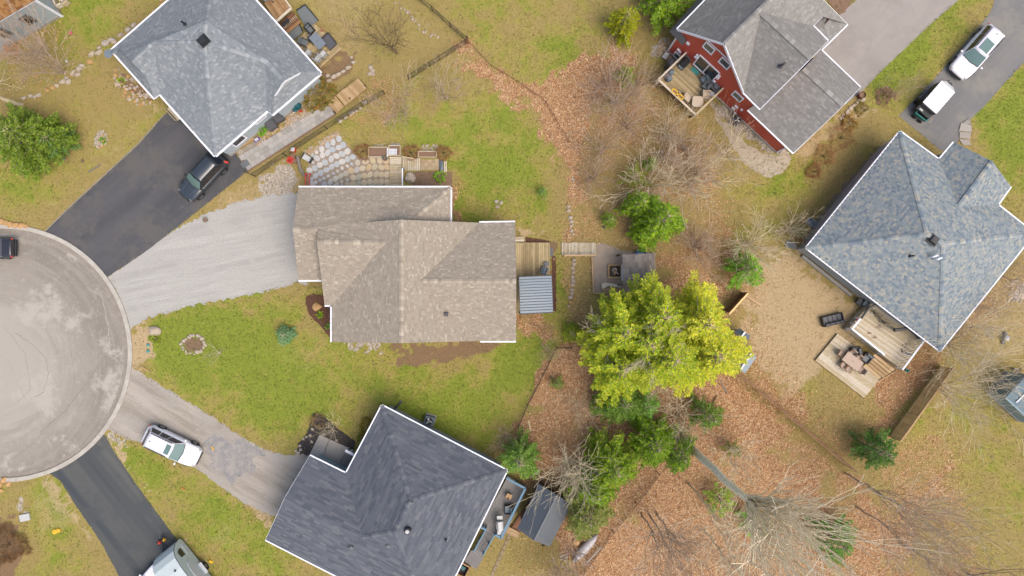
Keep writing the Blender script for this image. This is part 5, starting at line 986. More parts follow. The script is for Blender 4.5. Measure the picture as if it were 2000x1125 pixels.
# ---------------- yards: decks, patios, fences, furniture, stones ----------------
def lerp2(a, b, t): return (a[0] + (b[0] - a[0]) * t, a[1] + (b[1] - a[1]) * t)
def planks(root, A, B, C, D, n, z, th, m, gap=.012, name='plank', jit=0.0):
    """planks run A->B, stacked from AB towards DC"""
    for k in range(n):
        t0, t1 = k / n, (k + 1) / n; q = [W(*lerp2(A, D, t0), z), W(*lerp2(B, C, t0), z), W(*lerp2(B, C, t1), z), W(*lerp2(A, D, t1), z)]
        s0 = (q[3] - q[0]).normalized() * gap / 2; s1 = (q[2] - q[1]).normalized() * gap / 2; q = [q[0] + s0, q[1] + s1, q[2] - s1, q[3] - s0]
        if jit: e = (q[1] - q[0]).normalized(); j = random.uniform(-jit, jit); q[0] += e * j; q[3] += e * j
        mb = MB(); dz = random.uniform(-.003, .003); mb.prism([(p.x, p.y) for p in q], z - th + dz, z + dz); mb.build(name, M[m], root)
def skirt(root, pts, z, m, name='rim_board'):
    for i in range(len(pts)): mb = MB(); a = W(*pts[i], z) - Vector((0, 0, z * .5 + .03)); b = W(*pts[(i + 1) % len(pts)], z) - Vector((0, 0, z * .5 + .03)); mb.beam(a, b, .04, z - .06); mb.build(name, M[m], root)
def railing(root, a, b, z0, h, m, n=None, w=.1, bal=True, balm=None):
    p, q = W(*a, z0 + h), W(*b, z0 + h); mb = MB(); mb.beam(p, q, w, .05); mb.build('rail', M[m], root); L = (q - p).length
    for t in (0.02, .5, .98): c = p.lerp(q, t); mb = MB(); mb.box((c.x, c.y, z0 + h / 2), (.1, .1, h)); mb.build('post', M[m], root)
    if bal:
        mb = MB(); k = int(L / .14)
        for i in range(k): c = p.lerp(q, (i + .5) / k); mb.box((c.x, c.y, z0 + h / 2), (.035, .035, h - .06))
        T(mb.build('balusters', M[balm or m], root), kind='stuff')
def boxes(root, name, lst, m, bevel=0):
    for c, s, *r in lst: mb = MB(); mb.box(c, s, rz=r[0] if r else 0); mb.build(name, M[m], root, local=True, bevel=bevel)
def chair(label, px, py, deg, seat='mid_grey', frame='dark_grey', z=0, s=1.0, group=None, arm=True):
    r = thing('patio_chair', label, 'chair', W(px, py, z), -R(deg), group)
    boxes(r, 'seat', [((0, 0, .42 * s), (.5 * s, .52 * s, .07))], seat, .02)
    mb = MB(); mb.box((-.28 * s, 0, .68 * s), (.06, .5 * s, .5 * s), ax=(Vector((1, 0, .25)).normalized(), Vector((0, 1, 0)), Vector((-.25, 0, 1)).normalized())); mb.build('backrest', M[seat], r, local=True, bevel=.015)
    for sg in (1, -1):
        for x in (-.22, .22): mb = MB(); mb.beam((x * s, sg * .26 * s, 0), (x * s, sg * .26 * s, .6 * s if arm else .4 * s), .04, .04); mb.build('leg', M[frame], r, local=True)
        if arm: mb = MB(); mb.box((0, sg * .27 * s, .62 * s), (.5 * s, .06, .035)); mb.build('armrest', M[frame], r, local=True, bevel=.01)
    return r
def armchair(label, px, py, deg, seat='mid_grey', frame='black', z=0, w=.72, L_=.74, group=None, cat='armchair', ncush=1, name='lounge_chair'):
    r = thing(name, label, cat, W(px, py, z), -R(deg), group)
    boxes(r, 'base', [((0, 0, .18), (L_, w, .24))], frame, .02); boxes(r, 'backrest', [((-L_ / 2 + .05, 0, .48), (.1, w, .5))], frame, .02)
    for sg in (1, -1): boxes(r, 'armrest', [((0, sg * (w / 2 - .045), .42), (L_, .09, .32))], frame, .02)
    for k in range(ncush): cw = (w - .2) / ncush; boxes(r, 'seat_cushion', [((.05, -(w - .2) / 2 + cw * (k + .5), .36), (L_ - .18, cw - .02, .12))], seat, .03); boxes(r, 'back_cushion', [((-L_ / 2 + .16, -(w - .2) / 2 + cw * (k + .5), .55), (.12, cw - .03, .34))], seat, .03)
    return r
def table(label, px, py, deg, w, l, h=.74, m='table_grey', z=0, frame='dark_grey', rnd=False, hole=True, group=None):
    r = thing('patio_table', label, 'table', W(px, py, z), -R(deg), group)
    mb = MB(); mb.lathe((0, 0, h - .04), [(w / 2, 0), (w / 2, .04)], 20) if rnd == 1 else mb.prism([(w / 2 * (abs(math.cos(t)) ** .45) * math.copysign(1, math.cos(t)), l / 2 * (abs(math.sin(t)) ** .45) * math.copysign(1, math.sin(t))) for t in np.linspace(0, 2 * math.pi, 25)[:-1]] if rnd else [(-w / 2, -l / 2), (w / 2, -l / 2), (w / 2, l / 2), (-w / 2, l / 2)], h - .04, h, bot=True); mb.build('table_top', M[m], r, local=True)
    if hole: mb = MB(); mb.lathe((0, 0, h), [(.04, 0), (.03, .03)], 8); mb.build('umbrella_cap', M[frame], r, local=True)
    for x in (-1, 1):
        for y in (-1, 1): boxes(r, 'leg', [((x * w * .36, y * l * .36, h / 2 - .03), (.05, .05, h - .06))], frame)
    return r
def grill(label, px, py, deg, z=0, hood='black', body='mid_grey', L_=1.3):
    r = thing('barbecue_grill', label, 'barbecue', W(px, py, z), -R(deg)); boxes(r, 'cart', [((0, 0, .42), (.6, .5, .8))], body, .02)
    for sg in (1, -1): boxes(r, 'side_shelf', [((sg * (L_ / 2 - .15), 0, .84), (.3, .44, .04))], body, .01)
    rg = [[(x, -.26 * c, .84), (x, -.26 * c, 1.0), (x, -.12, 1.0 + .16 * c), (x, .14, 1.0 + .14 * c), (x, .26 * c, .98), (x, .26 * c, .84)] for x, c in ((-.36, .9), (-.3, 1), (.3, 1), (.36, .9))]
    flip_out(loft(rg).build('hood', M[hood], r, local=True)); mb = MB(); mb.tube((-.22, -.3, 1.0), (.22, -.3, 1.0), .015, n=6); mb.build('handle', M['chrome'], r, local=True); return r
def ac_unit(label, px, py, deg, body='mid_grey', s=.72):
    r = thing('air_conditioner', label, 'air conditioner', W(px, py), -R(deg)); boxes(r, 'pad', [((0, 0, .04), (s * 1.25, s * 1.25, .08))], 'concrete'); boxes(r, 'housing', [((0, 0, .43), (s, s, .7))], body, .03)
    mb = MB(); mb.lathe((0, 0, .78), [(s * .43, 0), (s * .43, .015)], 20); mb.build('fan_opening', M['black'], r, local=True)
    for k in range(3): a = k * 2.094; mb = MB(); v = Vector((math.cos(a), math.sin(a), 0)); mb.box(v * s * .2 + Vector((0, 0, .81)), (s * .34, s * .16, .01), ax=(v, Vector((-v.y, v.x, .3)).normalized(), Vector((0, 0, 1)))); mb.build('fan_blade', M['offwhite'], r, local=True)
    mb = MB(); mb.lathe((0, 0, .8), [(.07, 0), (.05, .03)], 10); mb.build('fan_hub', M['mid_grey'], r, local=True); return r
def pot(label, px, py, r_, h, m, z=0, plant=None, name='flower_pot', cat='pot'):
    t = thing(name, label, cat, W(px, py, z)); mb = MB(); mb.lathe((0, 0, 0), [(r_ * .75, 0), (r_, h), (r_ * .85, h), (r_ * .8, h * .8)], 14); mb.build('pot', M[m], t, local=True, smooth=False)
    mb = MB(); mb.lathe((0, 0, h * .8), [(r_ * .8, 0), (r_ * .8, .01)], 12); mb.build('soil', M['soil'], t, local=True); return t
ROCKS = []
for s_ in range(6):
    import bmesh
    bm = bmesh.new(); bmesh.ops.create_icosphere(bm, subdivisions=2, radius=1); g = random.Random(s_ + 50); dirs = [Vector((g.uniform(-1, 1), g.uniform(-1, 1), g.uniform(-.3, 1))).normalized() for _ in range(7)]; cut = [g.uniform(.62, .92) for _ in dirs]
    for v in bm.verts:
        for d_, c_ in zip(dirs, cut):
            k = v.co.dot(d_) - c_
            if k > 0: v.co -= d_ * k
        v.co *= g.uniform(.97, 1.03)
    me = bpy.data.meshes.new('rock'); bm.to_mesh(me); bm.free(); me.materials.append(M['rock']); ROCKS.append(me)
ROCKS_O = [m_.copy() for m_ in ROCKS]
for m_ in ROCKS_O: m_.materials.clear(); m_.materials.append(M['rock_orange'])
def rock(root, px, py, r, sy=1, deg=0, hz=.6, orange=False, name='rock', z=0, white=False):
    me = random.choice(ROCKS_O if orange else ROCKS); o = bpy.data.objects.new(name, me); COL.objects.link(o); o.parent = root
    p = W(px, py, z) - rootloc(root); o.location = (p.x, p.y, z + r * hz * .35 - rootloc(root).z); o.scale = (r, r * sy, r * hz); o.rotation_euler = (0, 0, -R(deg) ); return o
def rock_row(name, label, cat, lst, seed=1):
    random.seed(seed); c = lst[len(lst) // 2]; root = thing(name, label, cat, W(c[0], c[1]))
    for x, y, r, sy, dg, *o in lst: rock(root, x, y, r, sy, dg, orange=bool(o and o[0]))
    return root
def scatter_row(pts, step, r0, r1, jit, seed):
    g = random.Random(seed); out = []
    for i in range(len(pts) - 1):
        a, b = Vector(pts[i]), Vector(pts[i + 1]); n = max(1, int((b - a).length / step))
        for k in range(n): p = a.lerp(b, (k + .5) / n); out.append((p.x + g.uniform(-jit, jit), p.y + g.uniform(-jit, jit), g.uniform(r0, r1), g.uniform(.7, 1), g.uniform(0, 180)))
    return out
rock_row('boulder_wall', 'row of grey and tan boulders crossing the upper left lawn', 'rock wall', [(60, 188, .22, .8, 0), (69, 189, .2, .9, 0), (77, 186, .22, .8, -20), (93, 177, .18, .9, 0, 1), (103, 172, .2, .8, -20, 1), (111, 167, .22, .9, 0), (123, 160, .34, .6, -40), (134, 160, .3, .7, -60), (130, 152, .18, .8, 0), (143, 143, .3, .6, -60), (152, 146, .3, .6, -20), (156, 134, .32, .7, -50), (160, 128, .26, .7, 0), (176, 121, .26, .8, 0, 1), (180, 106, .34, .6, -50), (194, 103, .4, .55, -40), (195, 93, .26, .6, -20), (207, 85, .36, .7, -20), (220, 78, .38, .5, -15), (223, 83, .28, .6, -20), (237, 69, .3, .6, -30), (252, 58, .34, .6, -40), (262, 50, .3, .6, -40), (48, 192, .26, .7, 0)], 1)
rock_row('boulder_group', 'row of orange boulders beside the kerb above the black car', 'boulders', [(4, 433, .34, .8, 20, 1), (13, 436, .3, .8, 0, 1), (21, 439, .3, .9, 30, 1), (32, 440, .34, .8, 0, 1), (42, 441, .32, .8, 0, 1), (51, 442, .26, .8, 20, 1)], 2)
rock_row('boulder_group', 'cluster of orange boulders below the kerb at the lower left', 'boulders', [(9, 937, .34, .7, -30, 1), (18, 944, .3, .9, 0, 1), (1, 946, .3, .9, 0, 1), (2, 958, .22, .9, 0, 1)], 3)
rock_row('boulder', 'big greyish pink boulder at the corner of the front lawn', 'boulder', [(304, 647, .55, .8, 20)], 4); rock_row('boulder', 'large rust topped boulder in the red mulch bed', 'boulder', [(620, 599, .42, .95, 30, 1)], 5); rock_row('boulder', 'flat brown boulder left of the canoe', 'boulder', [(1126, 1058, .36, .9, 60, 1)], 6)
rock_row('boulder', 'flat grey boulder in the planting bed beside the boardwalk', 'boulder', [(801, 348, .5, 1, 60)], 7)
g = random.Random(5); el_ring = [(378 + 23 * math.cos(t) + g.uniform(-2, 2), 673 + 17 * math.sin(t) + g.uniform(-2, 2), g.uniform(.13, .22), .8, g.uniform(0, 180)) for t in np.linspace(-2.6, 3.2, 22)]
rock_row('stone_ring', 'oval ring of pale stones round a bare bed on the front lawn', 'stone ring', el_ring, 8); T(sheet('planting_bed', ngon(378, 673, 19, 24, 14), .01, M['soil'], 1.5, 5, kind=None), 'oval bare bed inside the stone ring on the front lawn', 'garden bed')
el2 = [(200 + 8 * math.sqrt(g.random()) * math.cos(t) * 1.6, 272 + 8 * math.sqrt(g.random()) * math.sin(t) * 1.8, g.uniform(.07, .13), .8, g.uniform(0, 180), g.random() < .3) for t in np.linspace(0, 62, 70)]
rock_row('stone_heap', 'small oval heap of white and tan stones on the upper left lawn', 'stone heap', el2, 9)
bed = [(g.uniform(222, 308), g.uniform(128, 212), g.uniform(.06, .2), .8, g.uniform(0, 180), g.random() < .35) for _ in range(330)]
bed = [b for b in bed if sdist(np.array([b[0]]), np.array([b[1]]), [(224, 128), (312, 190), (318, 205), (290, 205), (262, 204), (236, 184), (218, 152)])[0] > 0][:110]
rock_row('rock_garden', 'rock garden of small stones along the left eave of the blue grey house', 'rock garden', bed, 10)
rock_row('stone_edging', 'broken line of round stones beside the grass strip above the boardwalk', 'stone edging', [(1110, 403, .2, .8, 0), (1111, 411, .22, .9, 0), (1114, 425, .2, .9, 0), (1116, 433, .22, .8, 0), (1116, 441, .18, .8, 0), (1117, 451, .2, .9, 0), (1119, 458, .15, .8, 0)], 11)
rock_row('stone_edging', 'line of round stones beside the grass strip below the boardwalk', 'stone edging', [(1121, 508, .2, .9, 0), (1121, 516, .2, .9, 0), (1119, 524, .22, .8, 20), (1120, 532, .18, .9, 0), (1119, 541, .2, .8, 0), (1119, 549, .24, .8, 40), (1118, 557, .18, .9, 0), (1117, 566, .2, .8, 0), (1117, 573, .18, .9, 0), (1114, 581, .22, .8, 0), (1114, 590, .24, .8, 0, 1), (1111, 598, .15, .9, 0)], 12)
rock_row('stone_edging', 'white stones edging the dark mulch bed by the charcoal roof', 'stone edging', [(578, 880, .16, .8, 0), (583, 884, .18, .9, 0), (588, 878, .16, .8, 0), (586, 870, .16, .8, -60), (593, 857, .15, .7, -40), (599, 853, .15, .7, -30), (606, 850, .16, .7, -20), (611, 838, .16, .8, 0), (592, 888, .14, .8, 0), (609, 863, .18, .7, 70), (658, 860, .16, .8, 0), (608, 830, .1, .8, 0)], 13)
rock_row('stepping_stones', 'three round stepping stones on the lawn right of the taupe roof', 'stepping stones', [(970, 394, .2, .9, 0), (979, 396, .2, .9, 0), (972, 404, .22, .8, 0)], 14); rock_row('stepping_stones', 'cluster of grey flat stones on the lawn near the tan stairs', 'stepping stones', [(724, 132, .22, .9, 0), (728, 138, .2, .9, 0), (722, 144, .22, .9, 0), (729, 145, .18, .9, 0)], 15)
rock_row('stepping_stones', 'blue grey stepping stones under the mesh fence', 'stepping stones', [(713, 200, .22, .9, 0), (703, 211, .2, .9, 0), (695, 216, .16, .9, 0), (689, 219, .2, .9, 0), (684, 222, .2, .9, 0), (675, 229, .22, .9, 0), (664, 236, .22, .9, 0)], 16)
rock_row('stone_wall', 'low wall of grey stones by the corner of the grey gabled house', 'stone wall', scatter_row([(1688, 192), (1672, 200), (1660, 214), (1650, 222), (1640, 235)], 5, .12, .24, 2, 17), 17); rock_row('stone_edging', 'stones along the curved gravel bed at the red wall', 'stone edging', scatter_row([(1400, 206), (1440, 236), (1480, 262), (1520, 292), (1540, 305)], 4, .06, .14, 6, 18), 18)
rock_row('stone_edging', 'rubble line along the upper lawn left of the mesh fence corner', 'stone edging', scatter_row([(768, 2), (790, 18), (812, 45), (832, 66), (858, 70)], 4, .06, .14, 5, 19), 19); rock_row('stone_heap', 'pale rubble heap beside the canoe and dark shed', 'stone heap', [(1096, 1086, .16, .8, 0), (1101, 1084, .14, .9, 0), (1106, 1088, .16, .8, 0), (1098, 1092, .15, .8, 0), (1104, 1094, .14, .8, 0), (1079, 1094, .1, .8, 0), (1108, 1080, .12, .9, 0)], 20)
rock_row('stone_edging', 'grey slabs and stones on the bare bank beside the wooden deck', 'stone edging', [(652, 150, .3, .6, -30), (660, 146, .32, .6, -30), (644, 158, .24, .7, -20), (670, 140, .26, .6, -30), (681, 132, .3, .6, -30), (690, 122, .2, .7, 0), (686, 112, .15, .8, 0), (640, 148, .18, .8, 0)], 21)
rock_row('rock_bed', 'white stones piled above the right hand planter bed', 'rock bed', scatter_row([(822, 286), (854, 286)], 3.2, .08, .14, 3, 22) + scatter_row([(822, 291), (854, 291)], 3.2, .08, .13, 3, 24), 22); rock_row('rock_bed', 'white and brown stones above the left hand planter bed', 'rock bed', scatter_row([(728, 283), (756, 283)], 3.5, .06, .11, 2.5, 23), 23)
gb = [(g.uniform(498, 634), g.uniform(196, 300)) for _ in range(1500)]; gb = [p for p in gb if sdist(np.array([p[0]]), np.array([p[1]]), [(560, 224), (590, 200), (634, 198), (600, 224), (540, 258), (512, 278), (502, 284), (502, 276)])[0] > 0][:260]
rock_row('gravel_bed', 'bed of tan river stones between the pale wall and the paver walk', 'gravel bed', [(x, y, g.uniform(.05, .11), .8, g.uniform(0, 180), g.random() < .3) for x, y in gb], 24)
gb = [(g.uniform(586, 662), g.uniform(252, 304)) for _ in range(1500)]; gb = [p for p in gb if sdist(np.array([p[0]]), np.array([p[1]]), [(588, 297), (659, 254), (664, 262), (640, 278), (618, 294), (604, 306)])[0] > 0][:220]
rock_row('gravel_bed', 'bed of pinkish stones at the upper left edge of the flagstone patio', 'gravel bed', [(x, y, g.uniform(.05, .1), .8, g.uniform(0, 180), g.random() < .3) for x, y in gb], 25)
gb = [(g.uniform(1276, 1320), g.uniform(72, 122)) for _ in range(900)]; gb = [p for p in gb if sdist(np.array([p[0]]), np.array([p[1]]), [(1302, 72), (1312, 80), (1300, 100), (1322, 124), (1296, 116), (1278, 100)])[0] > 0][:150]
rock_row('gravel_bed', 'bed of mixed stones at the left corner of the red wall', 'gravel bed', [(x, y, g.uniform(.06, .13), .8, g.uniform(0, 180), g.random() < .4) for x, y in gb], 26)
# flagstone patio
random.seed(3); T(sheet('patio_sand', [(600, 330), (609, 300), (640, 272), (660, 262), (697, 305), (722, 308), (762, 306), (762, 368), (600, 368)], .01, surf_mat('patio_sand_joint', (176, 158, 138), (190, 172, 150), None, None, 2, fine=14, var=.2), .6, 3))
FS = [(600,125),(533,165),(472,198),(405,245),(343,278),(297,313),(650,195),(598,225),(528,250),(470,285),(412,315),(347,348),(698,268),(636,298),(572,322),(512,355),(440,395),(382,425),(325,462),(262,487),(762,332),(698,360),(636,388),(577,418),(517,445),(458,482),(392,515),(332,550),(748,415),(697,437),(637,462),(587,495),(537,523),(478,552),(428,577),(383,600),(335,625),(290,585),(295,645),(815,397),(907,388),(990,373),(1073,375),(1143,385),(740,490),(808,480),(872,463),(945,452),(1012,447),(1088,452),(1155,452),(680,522),(620,553),(562,583),(503,620),(435,650),(767,572),(830,563),(895,550),(960,535),(1027,532),(1090,535),(1153,535),(697,597),(632,615),(580,638),(635,658),(700,652),(765,645),(828,643),(892,630),(960,620),(1027,620),(1090,620),(1155,620),(570,668),(985,668),(1070,668),(1155,668),(300,395)]
small = {343, 297, 748, 697, 637, 587, 537, 478, 428, 383, 335, 290, 632, 580, 635, 300}
pt = thing('flagstone_patio', 'patio of irregular cream and grey flagstones above the taupe roof', 'patio', W(690, 335))
for i, (x, y) in enumerate(FS):
    px, py = 560 + x / 5.882, 250 + y / 5.882; c = W(px, py); r0 = .15 if (x in small and (y > 260)) else .25; g = random.Random(i + 900); k = 11; ph = g.uniform(0, 6); el_ = g.uniform(.84, 1.0); ex = g.uniform(0, 3.14) if i % 3 else 1.2
    pts = []
    for j in range(k): t = 2 * math.pi * j / k; rr = r0 * (1 + .08 * math.sin(2 * t + ph) + g.uniform(-.05, .05)); x_, y_ = rr * math.cos(t) * 1.08, rr * math.sin(t) * el_; pts.append((c.x + x_ * math.cos(ex) - y_ * math.sin(ex), c.y + x_ * math.sin(ex) + y_ * math.cos(ex)))
    warm = min(1, max(0, (x - 480) / 300) if y > 480 else max(0, (x - 760) / 120)); cA = g.choice([(205, 205, 202), (188, 194, 198), (216, 212, 204), (196, 200, 200)]); cB = g.choice([(212, 196, 160), (216, 190, 150), (204, 192, 162), (190, 188, 168), (218, 202, 170)])
    cc = tuple(a * (1 - warm) + b * warm for a, b in zip(cA, cB)); mb = MB(); h_ = .035 + g.uniform(0, .012); mb.prism(pts, 0, h_, col=alb(cc, 1.7)); inner = [(c.x + (p[0] - c.x) * .93, c.y + (p[1] - c.y) * .93) for p in pts]; mb.build('flagstone', M['piece'], pt, bevel=.008)
# paver walk
pw = thing('paver_walk', 'walk of pale concrete pavers along the pale wall', 'walkway', W(560, 280)); random.seed(9)
def quad_tiles(root, A, B, C, D, nu, nv, h, cols, name='paver', stag=.0, skip=None):
    for i in range(nu):
        for j in range(nv):
            if skip and skip(i, j): continue
            s = stag * (j % 2) / nu; u0, u1 = i / nu + s, (i + 1) / nu + s; v0, v1 = j / nv, (j + 1) / nv
            q = [W(*lerp2(lerp2(A, B, u), lerp2(D, C, u), v)) for u, v in ((u0, v0), (u1, v0), (u1, v1), (u0, v1))]; c = sum(q, Vector()) / 4; q = [c + (p - c) * (1 - .035) for p in q]; mb = MB(); f = random.uniform(.93, 1.06); mb.prism([(p.x, p.y) for p in q], 0, h + random.uniform(0, .004), col=tuple(x * f for x in alb(random.choice(cols)))); mb.build(name, M['piece'], root)
T(sheet('walk_base', [(462, 296), (484, 336), (560, 288), (657, 225), (640, 201), (545, 258)], .009, M['soil'], .3, 4))
quad_tiles(pw, (484, 333), (656, 221), (639, 203), (466, 305), 19, 3, .03, [(200, 196, 190), (190, 188, 182), (206, 200, 190), (184, 180, 172)], stag=.5); quad_tiles(pw, (462, 296), (512, 268), (516, 275), (468, 303), 5, 1, .03, [(178, 166, 150), (186, 176, 160)], stag=0)
t_ = thing('door_mat', 'grey metal mat at the driveway end of the paver walk', 'mat', W(479, 320, .04), R(35)); boxes(t_, 'mat', [((0, 0, .02), (.65, .5, .02))], 'mid_grey')
# tan wooden stairs
st = thing('wooden_stairs', 'long fresh tan wooden stairs climbing from the paver walk', 'stairs', W(676, 190)); random.seed(4)
segs = [((641, 204), (657, 222), (672, 208), (655, 187), 6, .25), ((657, 186), (674, 206), (690, 194), (672, 172), 7, .45), ((669, 177), (687, 196), (716, 172), (699, 153), 11, .65)]
for A_, D_, C_, B_, n_, z_ in [(s[0], s[1], s[2], s[3], s[4], s[5]) for s in segs]: planks(st, A_, D_, C_, B_, n_, z_, .05, 'wood_tan', .02, 'tread'); 
for x, y in ((656, 222), (687, 196), (715, 171)): c = W(x, y); mb = MB(); mb.box((c.x, c.y, .35), (.1, .1, .7)); mb.build('post', M['wood_dark'], st)
# boardwalk, steps and tiles above the taupe house
bw = thing('boardwalk', 'weathered boardwalk of cross planks beside the flagstone patio', 'boardwalk', W(772, 335)); planks(bw, (761, 306), (784, 306), (784, 366), (761, 366), 17, .14, .05, 'wood_pale', .02)
mb = MB(); p, q = W(786, 328, 1.0), W(786, 366, 1.0); mb.beam(p, q, .1, .06); mb.build('rail', M['white'], bw)
for t in (0, .5, 1): c = p.lerp(q, t); mb = MB(); mb.box((c.x, c.y, .5), (.09, .09, 1.0)); mb.build('post', M['mid_grey'], bw)
bs = thing('wooden_steps', 'grey wooden steps between boardwalk and tan tiles', 'steps', W(803, 322)); planks(bs, (786, 308), (786, 333), (821, 333), (821, 309), 10, .1, .05, 'wood_pale', .035, 'tread'); mb = MB(); mb.beam(W(784, 306, .9), W(808, 310, .8), .09, .05); mb.build('handrail', M['wood_pale'], bs)
tl_ = thing('tile_landing', 'landing of fifteen square tan tiles', 'patio', W(840, 322)); quad_tiles(tl_, (822, 311), (857, 311), (857, 332), (822, 332), 5, 3, .04, [(206, 182, 146), (198, 174, 138), (212, 190, 154)], 'tile')
sl_ = thing('slide_ramp', 'grey slate ramp wedge at the end of the tan tiles', 'ramp', W(862, 322)); mb = MB(); mb.add([(*W(857, 312).xy, .03), (*W(866, 313).xy, .03), (*W(866, 335).xy, .03), (*W(858, 333).xy, .03), (*W(865, 316).xy, .3), (*W(861, 334).xy, .3)], [(0, 1, 4), (0, 4, 5, 3), (4, 1, 2, 5), (3, 5, 2)]); mb.build('slab', M['table_grey'], sl_)
bs2 = thing('wooden_step', 'two weathered boards past the slate ramp', 'step', W(870, 324)); planks(bs2, (867, 315), (867, 336), (873, 336), (873, 315), 2, .08, .05, 'wood_pale', .03)
def planter(label, x0, y0, x1, y1, m='wood_tan', h=.35, soil='soil'):
    c = W((x0 + x1) / 2, (y0 + y1) / 2); r = thing('planter_bed', label, 'planter', c); P4 = [(x0, y0), (x1, y0), (x1, y1), (x0, y1)]
    for i in range(4): mb = MB(); mb.beam(W(*P4[i]) + Vector((0, 0, h / 2)), W(*P4[(i + 1) % 4]) + Vector((0, 0, h / 2)), .06, h + (i % 2) * .006); mb.build('side_board', M[m], r)
    mb = MB(); mb.prism([tuple(W(*p).xy) for p in P4], .0, h * .75); mb.build('soil', M[soil], r); return r
planter('wide soil filled planter bed left of the white slatted chair', 721, 289, 758, 308, 'wood_pale'); planter('square dark planter behind the white slatted chair', 761, 286, 783, 305, 'wood_pale', .4); planter('narrow planter bed between reddish twig shrubs', 818, 297, 853, 308, 'wood_pale')
t_ = thing('stone_slabs', 'short row of pale slabs above the square planter', 'pavers', W(774, 282)); quad_tiles(t_, (763, 280), (781, 280), (781, 285), (763, 285), 3, 1, .05, [(190, 186, 178)], 'slab')
def lounger(label, px, py, deg, w=.9, l=.7, m='white', bm='white', z=0):
    r = thing('slatted_lounge_chair', label, 'lounge chair', W(px, py, z), -R(deg))
    for k in range(8): boxes(r, 'slat', [((-l / 2 + l * (k + .5) / 8, 0, .35 + .02 * k), (l / 8 * .6, w * .9, .03))], m)
    for sg in (1, -1): boxes(r, 'side_rail', [((0, sg * w / 2, .36), (l, .05, .06))], bm); boxes(r, 'leg', [((l * .4, sg * w / 2, .17), (.05, .05, .33)), ((-l * .4, sg * w / 2, .17), (.05, .05, .33))], bm)
    return r
lounger('white slatted chair leaning beside the square planter', 767, 299, 0, .5, .85)
pot('round dark blue barrel at the end of the flagstones', 753, 311, .19, .5, 'dark_teal', name='barrel', cat='barrel')
t_ = thing('garden_bench', 'pale green slatted bench at the left tip of the patio', 'bench', W(603, 311), -R(30)); boxes(t_, 'seat', [((0, 0, .42), (.75, .42, .05))], 'offwhite', .01); boxes(t_, 'end_rail', [((.4, 0, .5), (.05, .5, .4)), ((-.4, 0, .5), (.05, .5, .3))], 'black'); boxes(t_, 'leg', [((.36, .18, .2), (.05, .05, .4)), ((.36, -.18, .2), (.05, .05, .4)), ((-.36, .18, .2), (.05, .05, .4)), ((-.36, -.18, .2), (.05, .05, .4))], 'black')
t_ = thing('folding_rack', 'red metal rack at the left edge of the patio', 'rack', W(604, 353), R(0))
for x in (-.17, .17): boxes(t_, 'side_bar', [((x, 0, .5), (.06, 1.0, .06))], 'red')
for k in range(4): boxes(t_, 'cross_bar', [((0, -.48 + .32 * k, .5), (.34, .05, .05))], 'red')
for x in (-.17, .17): boxes(t_, 'leg', [((x, .45, .25), (.05, .05, .5)), ((x, -.45, .25), (.05, .05, .5))], 'red')
t_ = thing('grey_log', 'long grey log leading down to the red rack', 'log', W(588, 325)); S = [(*W(581, 305, .2), *W(586, 328, .2), .13, .15), (*W(586, 328, .2), *W(592, 340, .2), .15, .12), (*W(592, 340, .2), *W(598, 345, .15), .12, .07)]; seg_mesh('trunk', S, M['driftwood'], t_, 8)
t_ = thing('mail_box', 'small white topped box with red side by the mesh fence', 'box', W(577, 295), -R(10)); boxes(t_, 'box', [((0, 0, .5), (.32, .34, .4))], 'red', .01); boxes(t_, 'lid', [((0, 0, .72), (.3, .32, .05))], 'offwhite'); boxes(t_, 'post', [((0, 0, .15), (.08, .08, .3))], 'wood_dark')
t_ = thing('toy_box', 'red open box left of the two brown pots', 'box', W(569, 314), -R(25)); tray(.34, .34, .0, .3, 'red', t_, nm='box')
pot('upper brown clay pot by the red box', 574, 306, .22, .3, 'wood_brown'); pot('lower brown clay pot by the red box', 577, 316, .22, .3, 'wood_brown'); pot('clay chimney pot at the corner of the grey gabled house', 1678, 189, .28, .6, 'wood_brown')
# planting beds as mounds
def bedmound(label, poly, m='mulch', h=.06, amp=1.2): mb = MB(); P_ = rough_poly(poly, amp, 5, 3); mb.prism([tuple(W(*p).xy) for p in P_], -.02, h); return T(mb.build('mulch_bed', M[m]), label, 'garden bed')
bedmound('red mulch bed curving round the corner of the taupe house', [(600, 578), (612, 574), (634, 578), (640, 596), (652, 600), (652, 665), (640, 655), (622, 632), (602, 612), (597, 590)])
bedmound('dark mulch bed with white stones by the concrete porch slab', [(580, 885), (584, 865), (600, 845), (605, 830), (612, 806), (632, 812), (660, 838), (695, 862), (690, 880), (640, 865), (600, 890)], 'dark_mulch')
bedmound('soil bed between flat boulder and taupe roof', [(808, 336), (860, 334), (882, 336), (884, 366), (806, 366)], 'soil'); bedmound('narrow red mulch strip right of the plank deck', [(1078, 500), (1086, 500), (1086, 608), (1079, 608)], 'mulch', .05, .8); bedmound('small red mulch patch above the plank deck', [(1026, 463), (1072, 470), (1076, 476), (1028, 476)], 'mulch', .05, .8)
bedmound('dark soil bed at the top edge beside the beige driveway', [(1612, -10), (1672, -10), (1650, 24), (1640, 29), (1616, 4)], 'soil', .05)
